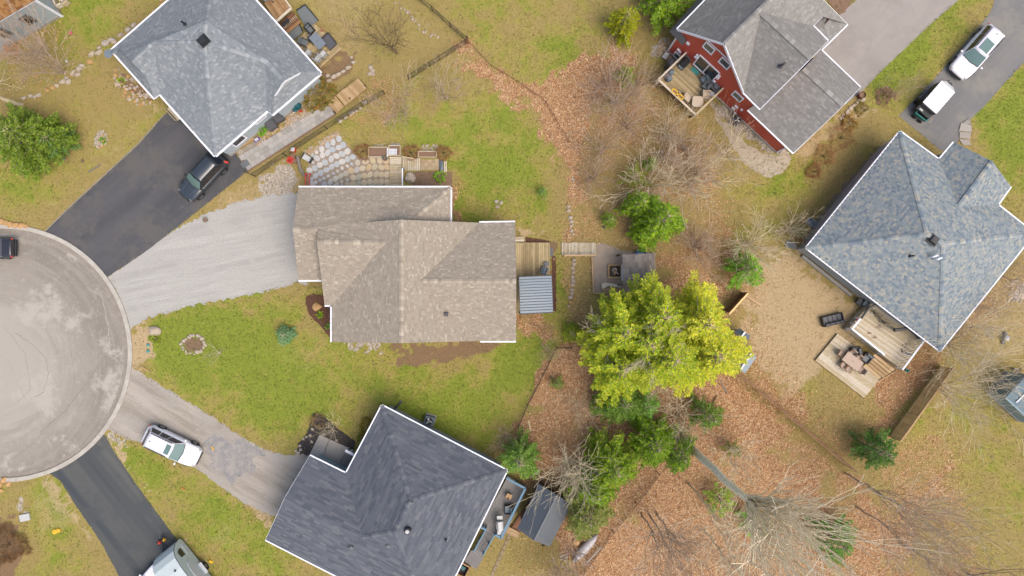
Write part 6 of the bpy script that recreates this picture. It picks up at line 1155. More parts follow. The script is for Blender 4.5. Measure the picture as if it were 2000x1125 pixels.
# plank deck, gazebo behind the taupe house
dk = thing('plank_deck', 'weathered plank deck between taupe house and boardwalk', 'deck', W(1040, 510)); random.seed(11); planks(dk, (1004, 474), (1004, 610), (1074, 610), (1074, 474), 19, .3, .05, 'wood_olive', .02); skirt(dk, [(1004, 474), (1074, 474), (1074, 610), (1004, 610)], .3, 'wood_olive')
t_ = thing('wooden_steps', 'two weathered boards by the upper corner of the plank deck', 'steps', W(1015, 468)); planks(t_, (1000, 462), (1024, 462), (1024, 472), (1000, 472), 2, .2, .05, 'wood_pale', .03, 'tread'); t_ = thing('deck_step', 'narrow grey step on the right side of the plank deck', 'steps', W(1077, 492)); planks(t_, (1074, 483), (1074, 501), (1080, 501), (1080, 483), 2, .15, .05, 'mid_grey', .02, 'tread')
armchair('grey blue lounge chair in the corner of the plank deck', 1063, 529, -62, 'grey_blue', 'grey_blue', .3, .5, .62); t_ = thing('foot_stool', 'pale grey foot stool above the grey blue lounge chair', 'stool', W(1067, 516, .3), R(20)); boxes(t_, 'top', [((0, 0, .34), (.36, .34, .08))], 'mid_grey', .02); boxes(t_, 'legs', [((0, 0, .15), (.28, .26, .3))], 'dark_grey')
gz = thing('hardtop_gazebo', 'square gazebo with ribbed grey blue metal roof beside the taupe house', 'gazebo', W(1046, 577)); zt = 2.4
c0, c1_, c2_, c3_ = (1014, 541), (1077, 538.5), (1080, 610), (1016, 613)
n = 13
for k in range(n):
    a, b, c, d = lerp2(c0, c3_, k / n), lerp2(c1_, c2_, k / n), lerp2(c1_, c2_, (k + 1) / n), lerp2(c0, c3_, (k + 1) / n); zA = zt + .08 * math.sin(math.pi * k / n); zB = zt + .08 * math.sin(math.pi * (k + 1) / n)
    mb = MB(); P0, P1, P2, P3 = W(*a, zA), W(*b, zA), W(*c, zB - .03), W(*d, zB - .03); mb.add([P0, P1, P2, P3, P0 - Vector((0, 0, .05)), P1 - Vector((0, 0, .05)), P2 - Vector((0, 0, .05)), P3 - Vector((0, 0, .05))], [(3, 2, 1, 0), (4, 5, 6, 7), (0, 1, 5, 4), (1, 2, 6, 5), (2, 3, 7, 6), (3, 0, 4, 7)]); mb.build('roof_panel', M['metal_roof'], gz)
    mb = MB(); mb.beam(W(*a, zA + .012), W(*b, zA + .012), .035, .05); mb.build('panel_rib', M['metal_roof_dark'], gz)
for x, y in (c0, c1_, c2_, c3_): p = W(x, y, zt); q = Vector((p.x * .985, p.y * .99, 0)); mb = MB(); mb.box((q.x, q.y, zt / 2), (.12, .12, zt - .1)); mb.build('post', M['dark_grey'], gz)
for a, b in ((c0, c1_), (c1_, c2_), (c2_, c3_), (c3_, c0)): mb = MB(); mb.beam(W(*a, zt - .08), W(*b, zt - .08), .08, .14); mb.build('roof_beam', M['dark_grey'], gz)
bw2 = thing('boardwalk', 'short bleached boardwalk leading to the fire pit court', 'boardwalk', W(1130, 487)); random.seed(12); planks(bw2, (1097, 474), (1097, 498), (1164, 498), (1164, 474), 24, .12, .05, 'wood_pale', .02, jit=.03)
t_ = thing('timber_rail', 'pale timber rail below the bleached boardwalk', 'rail', W(1134, 499)); mb = MB(); mb.beam(W(1102, 499, .7), W(1165, 498.5, .7), .13, .06); mb.build('rail', M['wood_tan'], t_)
for x in (1104, 1133, 1163): c = W(x, 499, .35); mb = MB(); mb.box((c.x, c.y, .33), (.09, .09, .66)); mb.build('post', M['wood_tan'], t_)
T(sheet('fire_pit_court', [(1160, 474), (1190, 478), (1220, 490), (1280, 492), (1282, 560), (1240, 576), (1158, 572), (1156, 500)], .01, surf_mat('court_gravel', (186, 168, 150), (200, 182, 162), None, None, 1.6, fine=14, var=.25), 1.6, 8))
t_ = thing('timber_edging', 'pale timber edging on the left and lower side of the fire pit court', 'edging', W(1158, 540)); mb = MB(); mb.beam(W(1156, 504, .12), W(1159, 572, .12), .1, .2); mb.build('timber', M['wood_tan'], t_); mb = MB(); mb.beam(W(1160, 573, .12), W(1183, 572, .12), .09, .16); mb.build('timber', M['wood_tan'], t_)
fp = thing('fire_pit', 'square wooden fire pit with split logs', 'fire pit', W(1200, 530)); 
for x, y, a, b in ((-.5, 0, .1, 1.1), (.5, 0, .1, 1.1), (0, .5, .9, .1), (0, -.5, .9, .1)): boxes(fp, 'rim_board', [((x, y, .18), (a, b, .36))], 'wood_tan')
boxes(fp, 'inner_bed', [((0, 0, .12), (.9, .9, .24))], 'wood_dark'); boxes(fp, 'ash_box', [((0, .02, .26), (.55, .55, .06))], 'black')
for k, (x, y, a, l) in enumerate(((-.08, .15, .7, .34), (.05, -.03, 1.2, .4), (.13, -.12, -.6, .34), (-.08, -.12, 1.9, .36), (.02, .2, -.3, .28))): mb = MB(); dv = Vector((math.cos(a), math.sin(a), .1)) * l / 2; mb.tube(Vector((x, y, .34)) - dv, Vector((x, y, .36)) + dv, .055, .045, 7); mb.build('log', M['wood_tan'] if k % 2 else M['beige'], fp, local=True)
t_ = thing('live_edge_bench', 'pale curved live edge bench below the fire pit', 'bench', W(1195, 560)); P_ = [(1175, 554), (1182, 552), (1196, 554), (1212, 556), (1214, 562), (1200, 560), (1188, 558), (1180, 563), (1176, 564)]; mb = MB(); mb.prism([tuple(W(*p, .45).xy) for p in P_], .4, .46, bot=True); mb.build('seat', M['wood_pale'], t_); mb = MB(); mb.beam(W(1176, 566, .45), W(1213, 566, .45), .12, .06); mb.build('front_rail', M['wood_tan'], t_)
for x in (1179, 1209): c = W(x, 563); mb = MB(); mb.box((c.x, c.y, .2), (.12, .3, .4)); mb.build('leg', M['wood_tan'], t_)
# slatted shelter roof
sr = thing('shelter_roof', 'low shelter with grey brown shingle roof right of the fire pit', 'shelter', W(1247, 522)); mb = MB(); zz = 2.1; C4 = [W(1216, 497, zz), W(1277, 494, zz - .1), W(1278, 552, zz - .1), W(1217, 556, zz)]
g = random.Random(6); mbs = MB(); ctop = C4; mid0, mid1 = W(1262, 495, zz + .25), W(1263, 553, zz + .25)
shingle_face(mbs, [C4[0], mid0, mid1, C4[3]], .24, .55, [alb((150, 142, 136)), alb((164, 154, 146)), alb((138, 130, 124))], [3, 2, 2], g); shingle_face(mbs, [mid0, C4[1], C4[2], mid1], .24, .55, [alb((150, 142, 136)), alb((164, 154, 146)), alb((138, 130, 124))], [3, 2, 2], g)
rf = MB(); rf.poly([p - Vector((0, 0, .03)) for p in (C4[3], C4[0], mid0, mid1)][::-1]); rf.poly([p - Vector((0, 0, .03)) for p in (mid0, C4[1], C4[2], mid1)][::-1]); rr = rf.build('roof', M['wood_dark'], sr); T(mbs.build('shingles', M['shingle'], rr), kind='stuff')
for p in C4: mb = MB(); mb.box((p.x * .985, p.y, 1.0), (.12, .12, 2.0)); mb.build('post', M['wood_dark'], sr)
mb = MB(); mb.beam(W(1215, 516, 1.3), W(1215, 548, 1.3), .08, .06); mb.build('front_rail', M['white'], sr)
t_ = thing('kiddie_pool', 'blue plastic tub edge showing above the shelter roof', 'tub', W(1252, 497)); mb = MB(); mb.lathe((0, 0, 0), [(.4, 0), (.48, .3), (.44, .3), (.4, .1)], 20); mb.build('tub', M['blue'], t_, local=True)
# fences
def mesh_fence(label, pts, h=1.15, post_step=60, wires=True, m='mesh', top=.022, name='mesh_fence', wire=.005):
    c = pts[len(pts) // 2]; root = thing(name, label, 'fence', W(*c)); wm = []
    for i in range(len(pts) - 1):
        a, b = W(*pts[i]), W(*pts[i + 1]); L_ = (b - a).length; mb = MB(); up = Vector((0, 0, h)); mb.tube(a + up, b + up, top, n=6); mb.build('top_rail', M[m], root); n = max(1, int(L_ / 2.4))
        for k in range(n + (i == len(pts) - 2)): p = a.lerp(b, k / n); mb = MB(); mb.tube(p, p + Vector((0, 0, h + .03)), .035, n=6); mb.build('post', M[m], root)
        if wires:
            s = .11; k = int(L_ / s)
            for j in range(k):
                p = a.lerp(b, j / k); e = (b - a).normalized()
                for sg in (1, -1):
                    q0 = p; q1 = p + e * sg * h
                    t1 = 1.0; dd_ = (q1 - a).dot(e)
                    if dd_ < 0: t1 = (q0 - a).length / h
                    elif dd_ > L_: t1 = (b - q0).length / h
                    if t1 > .05: wm.append((*q0, *(q0 + (e * sg * h + up) * t1), wire, wire))
    if wm: T(seg_mesh('wire_mesh', wm, M[m], root, 3), kind='stuff')
    return root
mesh_fence('black mesh fence running down from the top edge to the brown gate post', [(806, -8), (845, 22), (880, 54), (915, 84)]); mesh_fence('black mesh fence from the brown gate post towards the twiggy trees', [(915, 84), (860, 118), (800, 156)]); mesh_fence('black mesh fence beside the paver walk and flagstone patio', [(752, 184), (710, 208), (640, 252), (560, 305), (500, 345), (484, 338)])
mesh_fence('thin rusty wire fence through the orange leaf band', [(918, 86), (960, 130), (1010, 160), (1066, 200), (1086, 235), (1112, 278)], .45, wires=True, m='wood_brown', top=.012, wire=.003, name='wire_fence')
mesh_fence('thin dark wire fence along the lower right edge of the lawn', [(1086, 678), (1060, 732), (1030, 790), (1012, 832)], .9, m='bark_dark', top=.02, name='wire_fence'); mesh_fence('short wire fence from the lawn corner into the leaf litter', [(1086, 678), (1116, 679)], .9, m='bark_dark', top=.02, name='wire_fence')
mesh_fence('wire fence beside the canoe crossing the leaf litter', [(1284, 922), (1240, 980), (1195, 1035), (1140, 1110), (1120, 1140)], .9, m='bark_dark', top=.02, name='wire_fence')
t_ = thing('gate_post', 'short brown gate post where the mesh fences meet', 'post', W(914, 84)); boxes(t_, 'post', [((0, 0, .65), (.16, .16, 1.3))], 'wood_brown'); boxes(t_, 'cap', [((0, 0, 1.32), (.2, .2, .05))], 'wood_dark')
def board_fence(label, a, b, h, m='wood_fence', bw=.15, name='board_fence', cap=True, seed=1):
    p, q = W(*a), W(*b); root = thing(name, label, 'fence', (p + q) / 2); e = (q - p).normalized(); L_ = (q - p).length; n = int(L_ / bw); random.seed(seed); nn = Vector((-e.y, e.x, 0)); base_me = None
    for k in range(n):
        if base_me is None: mb = MB(); mb.box((0, 0, h / 2), (bw - .012, .025, h)); o = mb.build('board', M[m], root, local=True); base_me = o
        else: o = base_me.copy(); COL.objects.link(o)
        c = p + e * bw * (k + .5) - rootloc(root); o.parent = root; o.location = (c.x, c.y, random.uniform(-.02, .02)); o.rotation_euler = (0, 0, math.atan2(e.y, e.x))
    for z in ((.3, h - .3)): mb = MB(); mb.beam(p + nn * .04 + Vector((0, 0, z)), q + nn * .04 + Vector((0, 0, z)), .05, .09); mb.build('stringer', M[m], root)
    if cap: mb = MB(); mb.beam(p + Vector((0, 0, h + .03)), q + Vector((0, 0, h + .03)), .13, .04); mb.build('cap_rail', M['wood_tan' if cap == 1 else cap], root)
    for k in range(int(L_ / 2.4) + 1): c = p + e * min(L_, k * 2.4); mb = MB(); mb.box((c.x, c.y, h / 2), (.1, .1, h + .06)); mb.build('post', M[m], root)
    return root
board_fence('long wooden board fence across the leaf litter from the two doll sized roofs', (1428, 722), (1655, 912), 1.45, seed=1, cap='wood_brown'); board_fence('tan board fence beside the round dark spruce at the lower right', (1737, 852), (1838, 712), 1.7, seed=2); board_fence('short brown board fence right of the yellow green conifers', (1448, 572), (1412, 612), 1.6, 'wood_brown', seed=3, cap='wood_fence')
t_ = thing('fallen_beam', 'pale timber lying on the bare ground near the right house', 'timber', W(1472, 590)); mb = MB(); mb.beam(W(1456, 577, .1), W(1487, 597, .1), .14, .12); mb.build('timber', M['wood_tan'], t_)
for i, (a, b, lab) in enumerate((((1032, 820), (1037, 842), 'mossy plank lying above the spruce by the charcoal roof'), ((1158, 824), (1174, 845), 'left mossy plank of the V shaped pair'), ((1191, 830), (1176, 850), 'right mossy plank of the V shaped pair'), ((276, 716), (294, 727), 'orange board lying by the brown gravel driveway'), ((1407, 744), (1420, 768), 'grey plank in the leaf litter below the yellow green conifers'), ((1400, 772), (1390, 792), 'dark thin plank in the leaf litter left of the long fence'), ((414, 872), (417, 880), 'yellow wood scrap near the silver car'), ((355, 952), (361, 957), 'orange wood scrap on the grass by the striped driveway'), ((172, 337), (196, 322), 'grey dry branch on the lawn beside the dark driveway'), ((1117, 348), (1121, 353), 'bleached stick at the top of the stone line'))):
    t_ = thing('loose_plank', lab, 'plank', W(*a)); mb = MB(); mb.beam(W(*a, .05), W(*b, .05), .09 if i not in (0, 1, 2) else .16, .06); mb.build('board', M[('wood_olive', 'wood_olive', 'wood_olive', 'wood_orange', 'driftwood', 'wood_dark', 'yellow', 'orange', 'driftwood', 'offwhite')[i]], t_)
# doll sized roofs: two play houses
for (A_, B_, C_, D_, z_, mm, lab) in (((1436, 648), (1444, 641), (1466, 656), (1456, 672), 1.5, 'metal_roof_dark', 'small playhouse with dark blue and white roof at the edge of the conifers'), ((1436, 716), (1457, 684), (1478, 697), (1455, 729), 1.3, 'metal_roof', 'small playhouse with pale grey ridged roof above the long fence')):
    t_ = thing('play_house', lab, 'playhouse', W(*lerp2(A_, C_, .5))); m1, m2 = lerp2(A_, D_, .5), lerp2(B_, C_, .5); rd1, rd2 = W(*m1, z_ + .25), W(*m2, z_ + .25); mb = MB(); mb.poly([W(*A_, z_), W(*B_, z_), rd2, rd1][::-1]); mb.poly([rd1, rd2, W(*C_, z_), W(*D_, z_)][::-1])
    o = mb.build('roof', M[mm], t_); md = o.modifiers.new('thickness', 'SOLIDIFY'); md.thickness = .05; mb = MB(); mb.beam(rd1 + Vector((0, 0, .04)), rd2 + Vector((0, 0, .04)), .12, .05); mb.build('ridge_cap', M['white'], t_)
    ws = inset([Vector((*W(*p, z_).xy, 0)) for p in (A_, B_, C_, D_)], .1); mb = MB(); mb.prism([tuple(w.xy) for w in ws], 0, z_ - .02); mb.build('wall', M['offwhite'], t_)
# deck and furniture of the blue grey house
d1 = thing('tan_wood_deck', 'orange tan raised deck cut by the top edge', 'deck', W(535, 20)); random.seed(21); planks(d1, (500, -18), (540, 42), (572, 18), (532, -42), 14, .9, .05, 'wood_orange', .015); 
mb = MB(); mb.beam(W(540, 42, 1.0), W(569, 16, 1.0), .18, .1); mb.build('edge_board', M['wood_pale'], d1); mb = MB(); mb.beam(W(569, 16, 1.0), W(540, -24, 1.0), .12, .1); mb.build('edge_board', M['wood_pale'], d1)
t_ = table('round pale glass table on the orange tan deck at the top edge', 526, -3, 0, 1.0, 1.0, .74, 'table_grey', .9, rnd=1, hole=False)
d2 = thing('lower_wood_deck', 'middle tan deck with black planter boxes and orange edge', 'deck', W(562, 40)); planks(d2, (545, 46), (572, 22), (584, 38), (556, 62), 7, .6, .05, 'wood_brown', .015); planks(d2, (555, 58), (583, 36), (588, 43), (561, 66), 3, .5, .05, 'wood_orange', .015)
for k in range(10): c = lerp2((553, 54), (580, 32), (k + .5) / 10); mb = MB(); mb.box(W(*c, .75), (.05, .22, .2), rz=R(40)); mb.build('baluster', M['wood_pale'], d2)
for i, c in enumerate(((564, 44), (557, 50))): t_ = thing('planter_box', ['upper black box by the wooden balusters', 'lower black box by the wooden balusters'][i], 'planter', W(*c, .6), R(40)); boxes(t_, 'box', [((0, 0, .2), (.34, .26, .38))], 'black', .01)
d3_ = thing('ground_deck', 'lower brown deck holding the grey dining table', 'deck', W(600, 85)); random.seed(22); planks(d3_, (577, 84), (612, 44), (668, 94), (626, 132), 22, .25, .05, 'wood_olive', .015)
for q, lab, zz_ in ((((579, 21), (596, 9), (622, 40), (599, 57)), 'large slate grey mat at the top of the lower deck', .3), (((558, 62), (582, 42), (592, 62), (571, 80)), 'dark slate mat left of the lower deck', .28), (((628, 76), (641, 64), (657, 84), (643, 97)), 'dark grey storage bench on the right side of the lower deck', .62)):
    P_ = [W(*p, zz_) for p in q]; c = sum(P_, Vector()) / 4; t_ = thing('slate_mat' if zz_ < .5 else 'storage_bench', lab, 'mat' if zz_ < .5 else 'storage bench', (c.x, c.y, .25)); mb = MB(); mb.prism([tuple(p.xy) for p in P_], .255, zz_, bot=True); mb.build('top', M['slate' if zz_ < .5 else 'dark_grey'], t_, bevel=.01)
    mb = MB(); mb.beam(P_[0] + Vector((0, 0, .03)), P_[1] + Vector((0, 0, .03)), .08, .06); mb.beam(P_[1] + Vector((0, 0, .03)), P_[2] + Vector((0, 0, .03)), .08, .06); mb.build('edge', M['black'], t_)
table('grey blue dining table on the lower brown deck', 625, 86, 49, 1.25, .75, .74, 'table_grey', .25)
chair('dark armchair left of the grey blue dining table', 597, 87, 20, 'mid_grey', 'black', .25); chair('grey cushioned chair tucked at the left end of the grey blue table', 613, 81, 45, 'dark_grey', 'black', .25, .85); armchair('dark grey cushioned chair above the dining table', 607, 60, 45, 'mid_grey', 'black', .25, .6, .62)
chair('pale frame chair under the roof edge beside the dining table', 605, 107, -50, 'offwhite', 'mid_grey', .25, .95); chair('pale frame chair at the lower right of the dining table', 634, 109, -50, 'offwhite', 'mid_grey', .25, .95); chair('pale frame chair at the lowest corner of the brown deck', 624, 118, -50, 'offwhite', 'mid_grey', .25, .95)
pot('small pink pot on the lower brown deck', 630, 60, .11, .25, 'pink', .25)
for i, (x, y, lab) in enumerate(((547, 231, 'upper grey storage box beside the paver walk'), (533, 246, 'lower grey storage box beside the paver walk'))):
    t_ = thing('storage_box', lab, 'storage box', W(x, y), -R(-32)); boxes(t_, 'box', [((0, 0, .28), (.74, .74, .54))], 'dark_grey', .02); boxes(t_, 'lid', [((0, 0, .58), (.8, .8, .06)), ((0, 0, .62), (.62, .62, .03))], 'dark_grey', .02)
t_ = thing('wheelbarrow', 'dark teal wheelbarrow toy heap with red wheels on the river stones', 'wheelbarrow', W(583, 213), -R(-35)); mb = MB(); mb.lathe((.15, 0, .35), [(.12, 0), (.3, .2), (.26, .2), (.12, .06)], 14); mb.build('tub', M['dark_teal'], t_, local=True); boxes(t_, 'tray', [((-.22, 0, .3), (.4, .4, .12))], 'dark_teal', .03)
for y in (.3, -.3): mb = MB(); mb.tube((.05, y - .05, .15), (.05, y + .05, .15), .15, n=12); mb.build('wheel', M['red'], t_, local=True); mb = MB(); mb.tube((-.3, y * .6, .4), (-.75, y * .8, .45), .025); mb.build('handle', M['offwhite'], t_, local=True)
t_ = thing('lidded_basket', 'round black kettle beside the pale wall', 'kettle', W(556, 211)); mb = MB(); mb.lathe((0, 0, 0), [(.1, 0), (.15, .5), (.2, .55), (.16, .75), (.04, .8)], 14); mb.build('bowl', M['black'], t_, local=True)
pot('white topped small bin where the walk meets the driveway', 458, 297, .15, .5, 'offwhite', name='small_bin', cat='bin')
t_ = thing('soil_bag', 'purple and white bag lying on the paver walk', 'bag', W(502, 273, .04), -R(-30)); boxes(t_, 'bag', [((0, 0, .06), (.48, .34, .12))], 'purple', .04); boxes(t_, 'label_panel', [((0, 0, .13), (.3, .22, .02))], 'offwhite')
t_ = thing('door_step', 'narrow wooden step below the side door of the pale wall', 'step', W(482, 280), -R(-34)); boxes(t_, 'board', [((0, 0, .12), (1.5, .22, .1))], 'wood_tan')
t_ = thing('porch_rail', 'short white railing by the notch of the blue grey roof', 'railing', W(538, 229)); 
for k in range(6): c = W(*lerp2((526, 234), (544, 222), k / 5)); mb = MB(); mb.box((c.x, c.y, .5), (.05, .05, 1.0)); mb.build('baluster', M['white'], t_)
for z_ in (.15, 1.0): mb = MB(); mb.beam(W(526, 234) + Vector((0, 0, z_)), W(544, 222) + Vector((0, 0, z_)), .08, .05); mb.build('rail', M['white'], t_)
t_ = thing('garden_bench', 'beige garden bench half under the left eave of the blue grey house', 'bench', W(345, 224), -R(48)); 
for k in range(3): boxes(t_, 'seat_slat', [((0, -.12 + k * .13, .42), (1.3, .11, .04))], 'wood_pale')
boxes(t_, 'backrest', [((0, -.25, .62), (1.3, .05, .35))], 'wood_pale')
for x in (-.55, .55): boxes(t_, 'leg', [((x, 0, .2), (.06, .4, .4))], 'dark_grey')
t_ = thing('satellite_dish', 'pale blue satellite dish at the left corner of the blue grey roof', 'satellite dish', V1['Wc'] + Vector((-.1, -.35, .1))); mb = MB(); mb.lathe((0, 0, 0), [(.05, 0), (.3, .1), (.34, .16)], 16); mb.build('dish', M['grey_blue'], t_, local=True); mb = MB(); mb.tube((0, 0, .1), (.35, .1, .3), .02); mb.build('feed_arm', M['mid_grey'], t_, local=True)
mb = MB(); mb.beam(V1['Wc'] + Vector((-.05, -.5, 0)) - rootloc(t_), Vector((0, 0, 0)), .05, .05); mb.build('mount', M['offwhite'], t_, local=True)
# red house deck
rd_ = thing('raised_deck', 'raised wooden deck against the red wall', 'deck', W(1350, 165)); z1 = 1.3; random.seed(31)
Lc_, Bc_, Rc_, Tc_ = (1289, 156), (1358, 218), (1408, 170), (1340, 105)
planks(rd_, Lc_, Bc_, Rc_, Tc_, 20, z1, .05, 'wood_olive', .015)
for a, b in ((Lc_, Bc_), (Bc_, Rc_), (Rc_, Tc_), (Tc_, Lc_)): mb = MB(); mb.beam(W(*a, z1) - Vector((0, 0, .18)), W(*b, z1) - Vector((0, 0, .18)), .05, .24); mb.build('rim_board', M['wood_brown'], rd_)
for a, b, w_ in (((1286, 155.5), (1359, 224), .14), ((1359, 224), (1413, 172), .14), ((1286, 155.5), (1341, 102), .14)): railing(rd_, a, b, z1, 1.0, 'wood_pale', w=w_, balm='wood_brown')
for a in (Lc_, Bc_, Rc_): c = W(*a, z1); mb = MB(); mb.box((c.x * .995, c.y * .99, z1 / 2), (.14, .14, z1 - .1)); mb.build('support_post', M['wood_brown'], rd_)
grill('grill with dark hood on the raised deck by the red wall', 1332, 130, -45, z1, 'black', 'mid_grey', 1.1)
t_ = thing('turquoise_mat', 'turquoise door mat before the sliding door', 'mat', W(1360, 137, z1), -R(44)); boxes(t_, 'mat', [((0, 0, .02), (.72, .6, .025))], 'turquoise')
armchair('round backed grey chair behind the grill', 1341, 118, 40, 'mid_grey', 'mid_grey', z1, .5, .55); armchair('grey chair with a glass on its seat near the sliding door', 1374, 158, 150, 'grey_blue', 'mid_grey', z1, .6, .6); armchair('grey green chair in front of the dark hot tub cover', 1377, 170, 215, 'mid_grey', 'mid_grey', z1, .6, .6)
t_ = thing('storage_bench', 'dark grey covered bench against the red wall with a round lid', 'storage bench', W(1393, 168, z1), -R(43)); boxes(t_, 'box', [((0, 0, .25), (1.3, .85, .5))], 'dark_grey', .04); mb = MB(); mb.lathe((.2, .05, .5), [(.3, 0), (.3, .1), (.22, .14)], 18); mb.build('round_lid', M['mid_grey'], t_, local=True)
chair('beige plastic armchair left of the beige table', 1341, 194, -50 + 90, 'beige', 'beige', z1, 1.05); armchair('beige cushioned lounge chair above the beige table', 1377, 188, 0, 'beige', 'beige', z1, .66, .7); table('beige square plastic table with rounded corners on the raised deck', 1358, 203, 5, .86, .86, .72, 'beige', z1, 'beige', rnd=2)
t_ = thing('cooler_bin', 'white round bin beside the beige lounge chair', 'bin', W(1388, 186, z1)); mb = MB(); mb.lathe((0, 0, 0), [(.15, 0), (.19, .45), (.15, .48)], 12); mb.build('bin', M['offwhite'], t_, local=True)
t_ = thing('folded_parasols', 'dark blue folded parasols lying in the left corner of the raised deck', 'parasol', W(1311, 152, z1)); 
for i, (x, y, r) in enumerate(((-.45, .15, .3), (-.1, .35, .28), (-.25, -.12, .3))): mb = MB(); mb.lathe((x, y, 0), [(r * .8, 0), (r, .3), (r * .7, .55), (r * .2, .7)], 9); mb.build('bundle', M['grey_blue' if i else 'dark_grey'], t_, local=True, smooth=True)
t_ = thing('dark_cover', 'dark covered bin left of the grill outside the railing', 'bin', W(1304, 132)); mb = MB(); mb.lathe((0, 0, 0), [(.3, 0), (.36, 1.1), (.3, 1.5), (.1, 1.7)], 10); mb.build('cover', M['dark_grey'], t_, local=True)
for i, (x, y) in enumerate(((1318, 181), (1327, 189))): t_ = thing('rail_planter', ['upper yellow edged planter hung on the deck rail', 'lower yellow edged planter hung on the deck rail'][i], 'planter', W(x, y, z1 + .9), -R(43)); tray(.5, .2, 0, .16, 'yellow', t_, nm='box'); boxes(t_, 'soil', [((0, 0, .08), (.46, .16, .08))], 'soil')
t_ = thing('bird_feeder', 'pale blue bird feeder outside the deck rail', 'bird feeder', W(1317, 192)); mb = MB(); mb.tube((0, 0, 0), (0, 0, 1.6), .02); mb.build('pole', M['wood_brown'], t_, local=True); mb = MB(); mb.lathe((0, 0, 1.55), [(.14, 0), (.16, .1), (.05, .2)], 10); mb.build('tray', M['offwhite'], t_, local=True)
ac_unit('air conditioner on its pad at the red wall', 1434, 239, 42, 'dark_grey', .62)
t_ = thing('white_bench', 'small white topped bench in the stones left of the raised deck', 'bench', W(1298, 112), -R(-55)); boxes(t_, 'seat', [((0, 0, .42), (.55, .38, .06))], 'offwhite', .02); boxes(t_, 'leg', [((.2, 0, .2), (.05, .3, .4)), ((-.2, 0, .2), (.05, .3, .4))], 'mid_grey')
# decks of the right house
ld = thing('lower_deck', 'bleached lower deck with table in the right hand yard', 'deck', W(1660, 715)); random.seed(41); A_, B_, C_, D_ = (1636, 652), (1593, 704), (1688, 777), (1733, 722); planks(ld, B_, C_, D_, A_, 18, .22, .05, 'wood_pale', .015); skirt(ld, [A_, B_, C_, D_], .22, 'wood_olive')
ud = thing('upper_deck', 'upper deck under the eave of the mottled roof house', 'deck', W(1730, 660)); z2 = .95; random.seed(42); planks(ud, (1656, 644), (1762, 721), (1812, 662), (1703, 592), 24, z2, .05, 'wood_pale', .015)
for a, b in (((1656, 644), (1762, 721)), ((1656, 644), (1703, 592)), ((1762, 721), (1812, 662))): mb = MB(); p, q = W(*a, z2), W(*b, z2); mb.beam(p - Vector((0, 0, .5)), q - Vector((0, 0, .5)), .05, .88); mb.build('skirt_board', M['wood_pale'], ud)
for a, b, m_ in (((1665, 643), (1728, 693), 'white'), ((1664, 643), (1682, 621), 'white'), ((1763, 722), (1806, 664), 'white')): railing(ud, a, b, z2, .95, m_, w=.13, balm='mid_grey')
ss = thing('deck_stairs', 'wooden stairs joining the upper and lower decks', 'stairs', W(1712, 712))
for k in range(5): a0, b0 = lerp2((1709, 691), (1686, 715), k / 5), lerp2((1748, 722), (1718, 743), k / 5); a1, b1 = lerp2((1709, 691), (1686, 715), (k + .82) / 5), lerp2((1748, 722), (1718, 743), (k + .82) / 5); z_ = z2 - .02 - (k + 1) * .13; q = [W(*p, z_) for p in (a0, b0, b1, a1)]; mb = MB(); mb.prism([tuple(p.xy) for p in q], z_ - .05, z_, bot=True); mb.build('tread', M['wood_tan'], ss)
for a, b in (((1709, 691), (1686, 715)), ((1748, 722), (1718, 743))): mb = MB(); p, q = W(*a, .4), W(*b, .3); mb.beam(p + Vector((0, 0, .2)), q - Vector((0, 0, .1)), .05, .28); mb.build('stringer', M['wood_tan'], ss)
table('long beige dining table on the bleached lower deck', 1657, 704, 38, 1.55, .85, .74, 'tan_table', .22)
for i, (x, y, dg, lab) in enumerate(((1638, 690, 38, 'beige chair at the upper left end of the long table'), (1677, 722, 218, 'beige chair at the lower right end of the long table'), (1642, 712, -52, 'left beige chair on the lower side of the long table'), (1652, 720, -52, 'right beige chair on the lower side of the long table'), (1659, 690, 128, 'left beige chair on the upper side of the long table'), (1671, 699, 128, 'right beige chair on the upper side of the long table'))): chair(lab, x, y, dg, 'tan_table', 'wood_brown', .22, .85)
armchair('black lounge chair with grey cushion, left one by the deck stairs', 1667, 685, 170 + 90 - 90, 'mid_grey', 'black', .22, .68, .7); armchair('black lounge chair with grey cushion, right one touching the deck stairs', 1688, 698, 220 - 90, 'mid_grey', 'black', .22, .7, .72)
armchair('black outdoor sofa with grey cushions alone on the bare ground', 1622, 624, -104, 'dark_grey', 'black', 0, 1.72, .82, cat='sofa', ncush=4, name='outdoor_sofa')
t_ = thing('dark_side_table', 'dark diamond shaped table beside the upper deck', 'table', W(1674, 590), R(50)); boxes(t_, 'top', [((0, 0, .45), (.5, .5, .06))], 'dark_grey', .01); boxes(t_, 'stand', [((0, 0, .2), (.3, .3, .4))], 'black')
t_ = thing('metal_box', 'grey metal box between dark table and upper deck', 'box', W(1686, 595), -R(38)); boxes(t_, 'box', [((0, 0, .3), (.6, .42, .58))], 'mid_grey', .02); boxes(t_, 'lid', [((0, 0, .61), (.64, .46, .05))], 'grey_blue', .01)
t_ = thing('pink_cushion', 'pink float lying on the upper deck corner', 'cushion', W(1676, 624, z2)); mb = MB(); mb.lathe((0, 0, 0), [(.14, 0), (.17, .06), (.1, .12)], 9); mb.build('cushion', M['pink'], t_, local=True, smooth=True)
t_ = thing('green_bucket', 'small green bucket beside the upper deck rail', 'bucket', W(1769, 723)); mb = MB(); mb.lathe((0, 0, 0), [(.1, 0), (.14, .25), (.11, .25), (.09, .05)], 10); mb.build('bucket', M['turquoise'], t_, local=True)
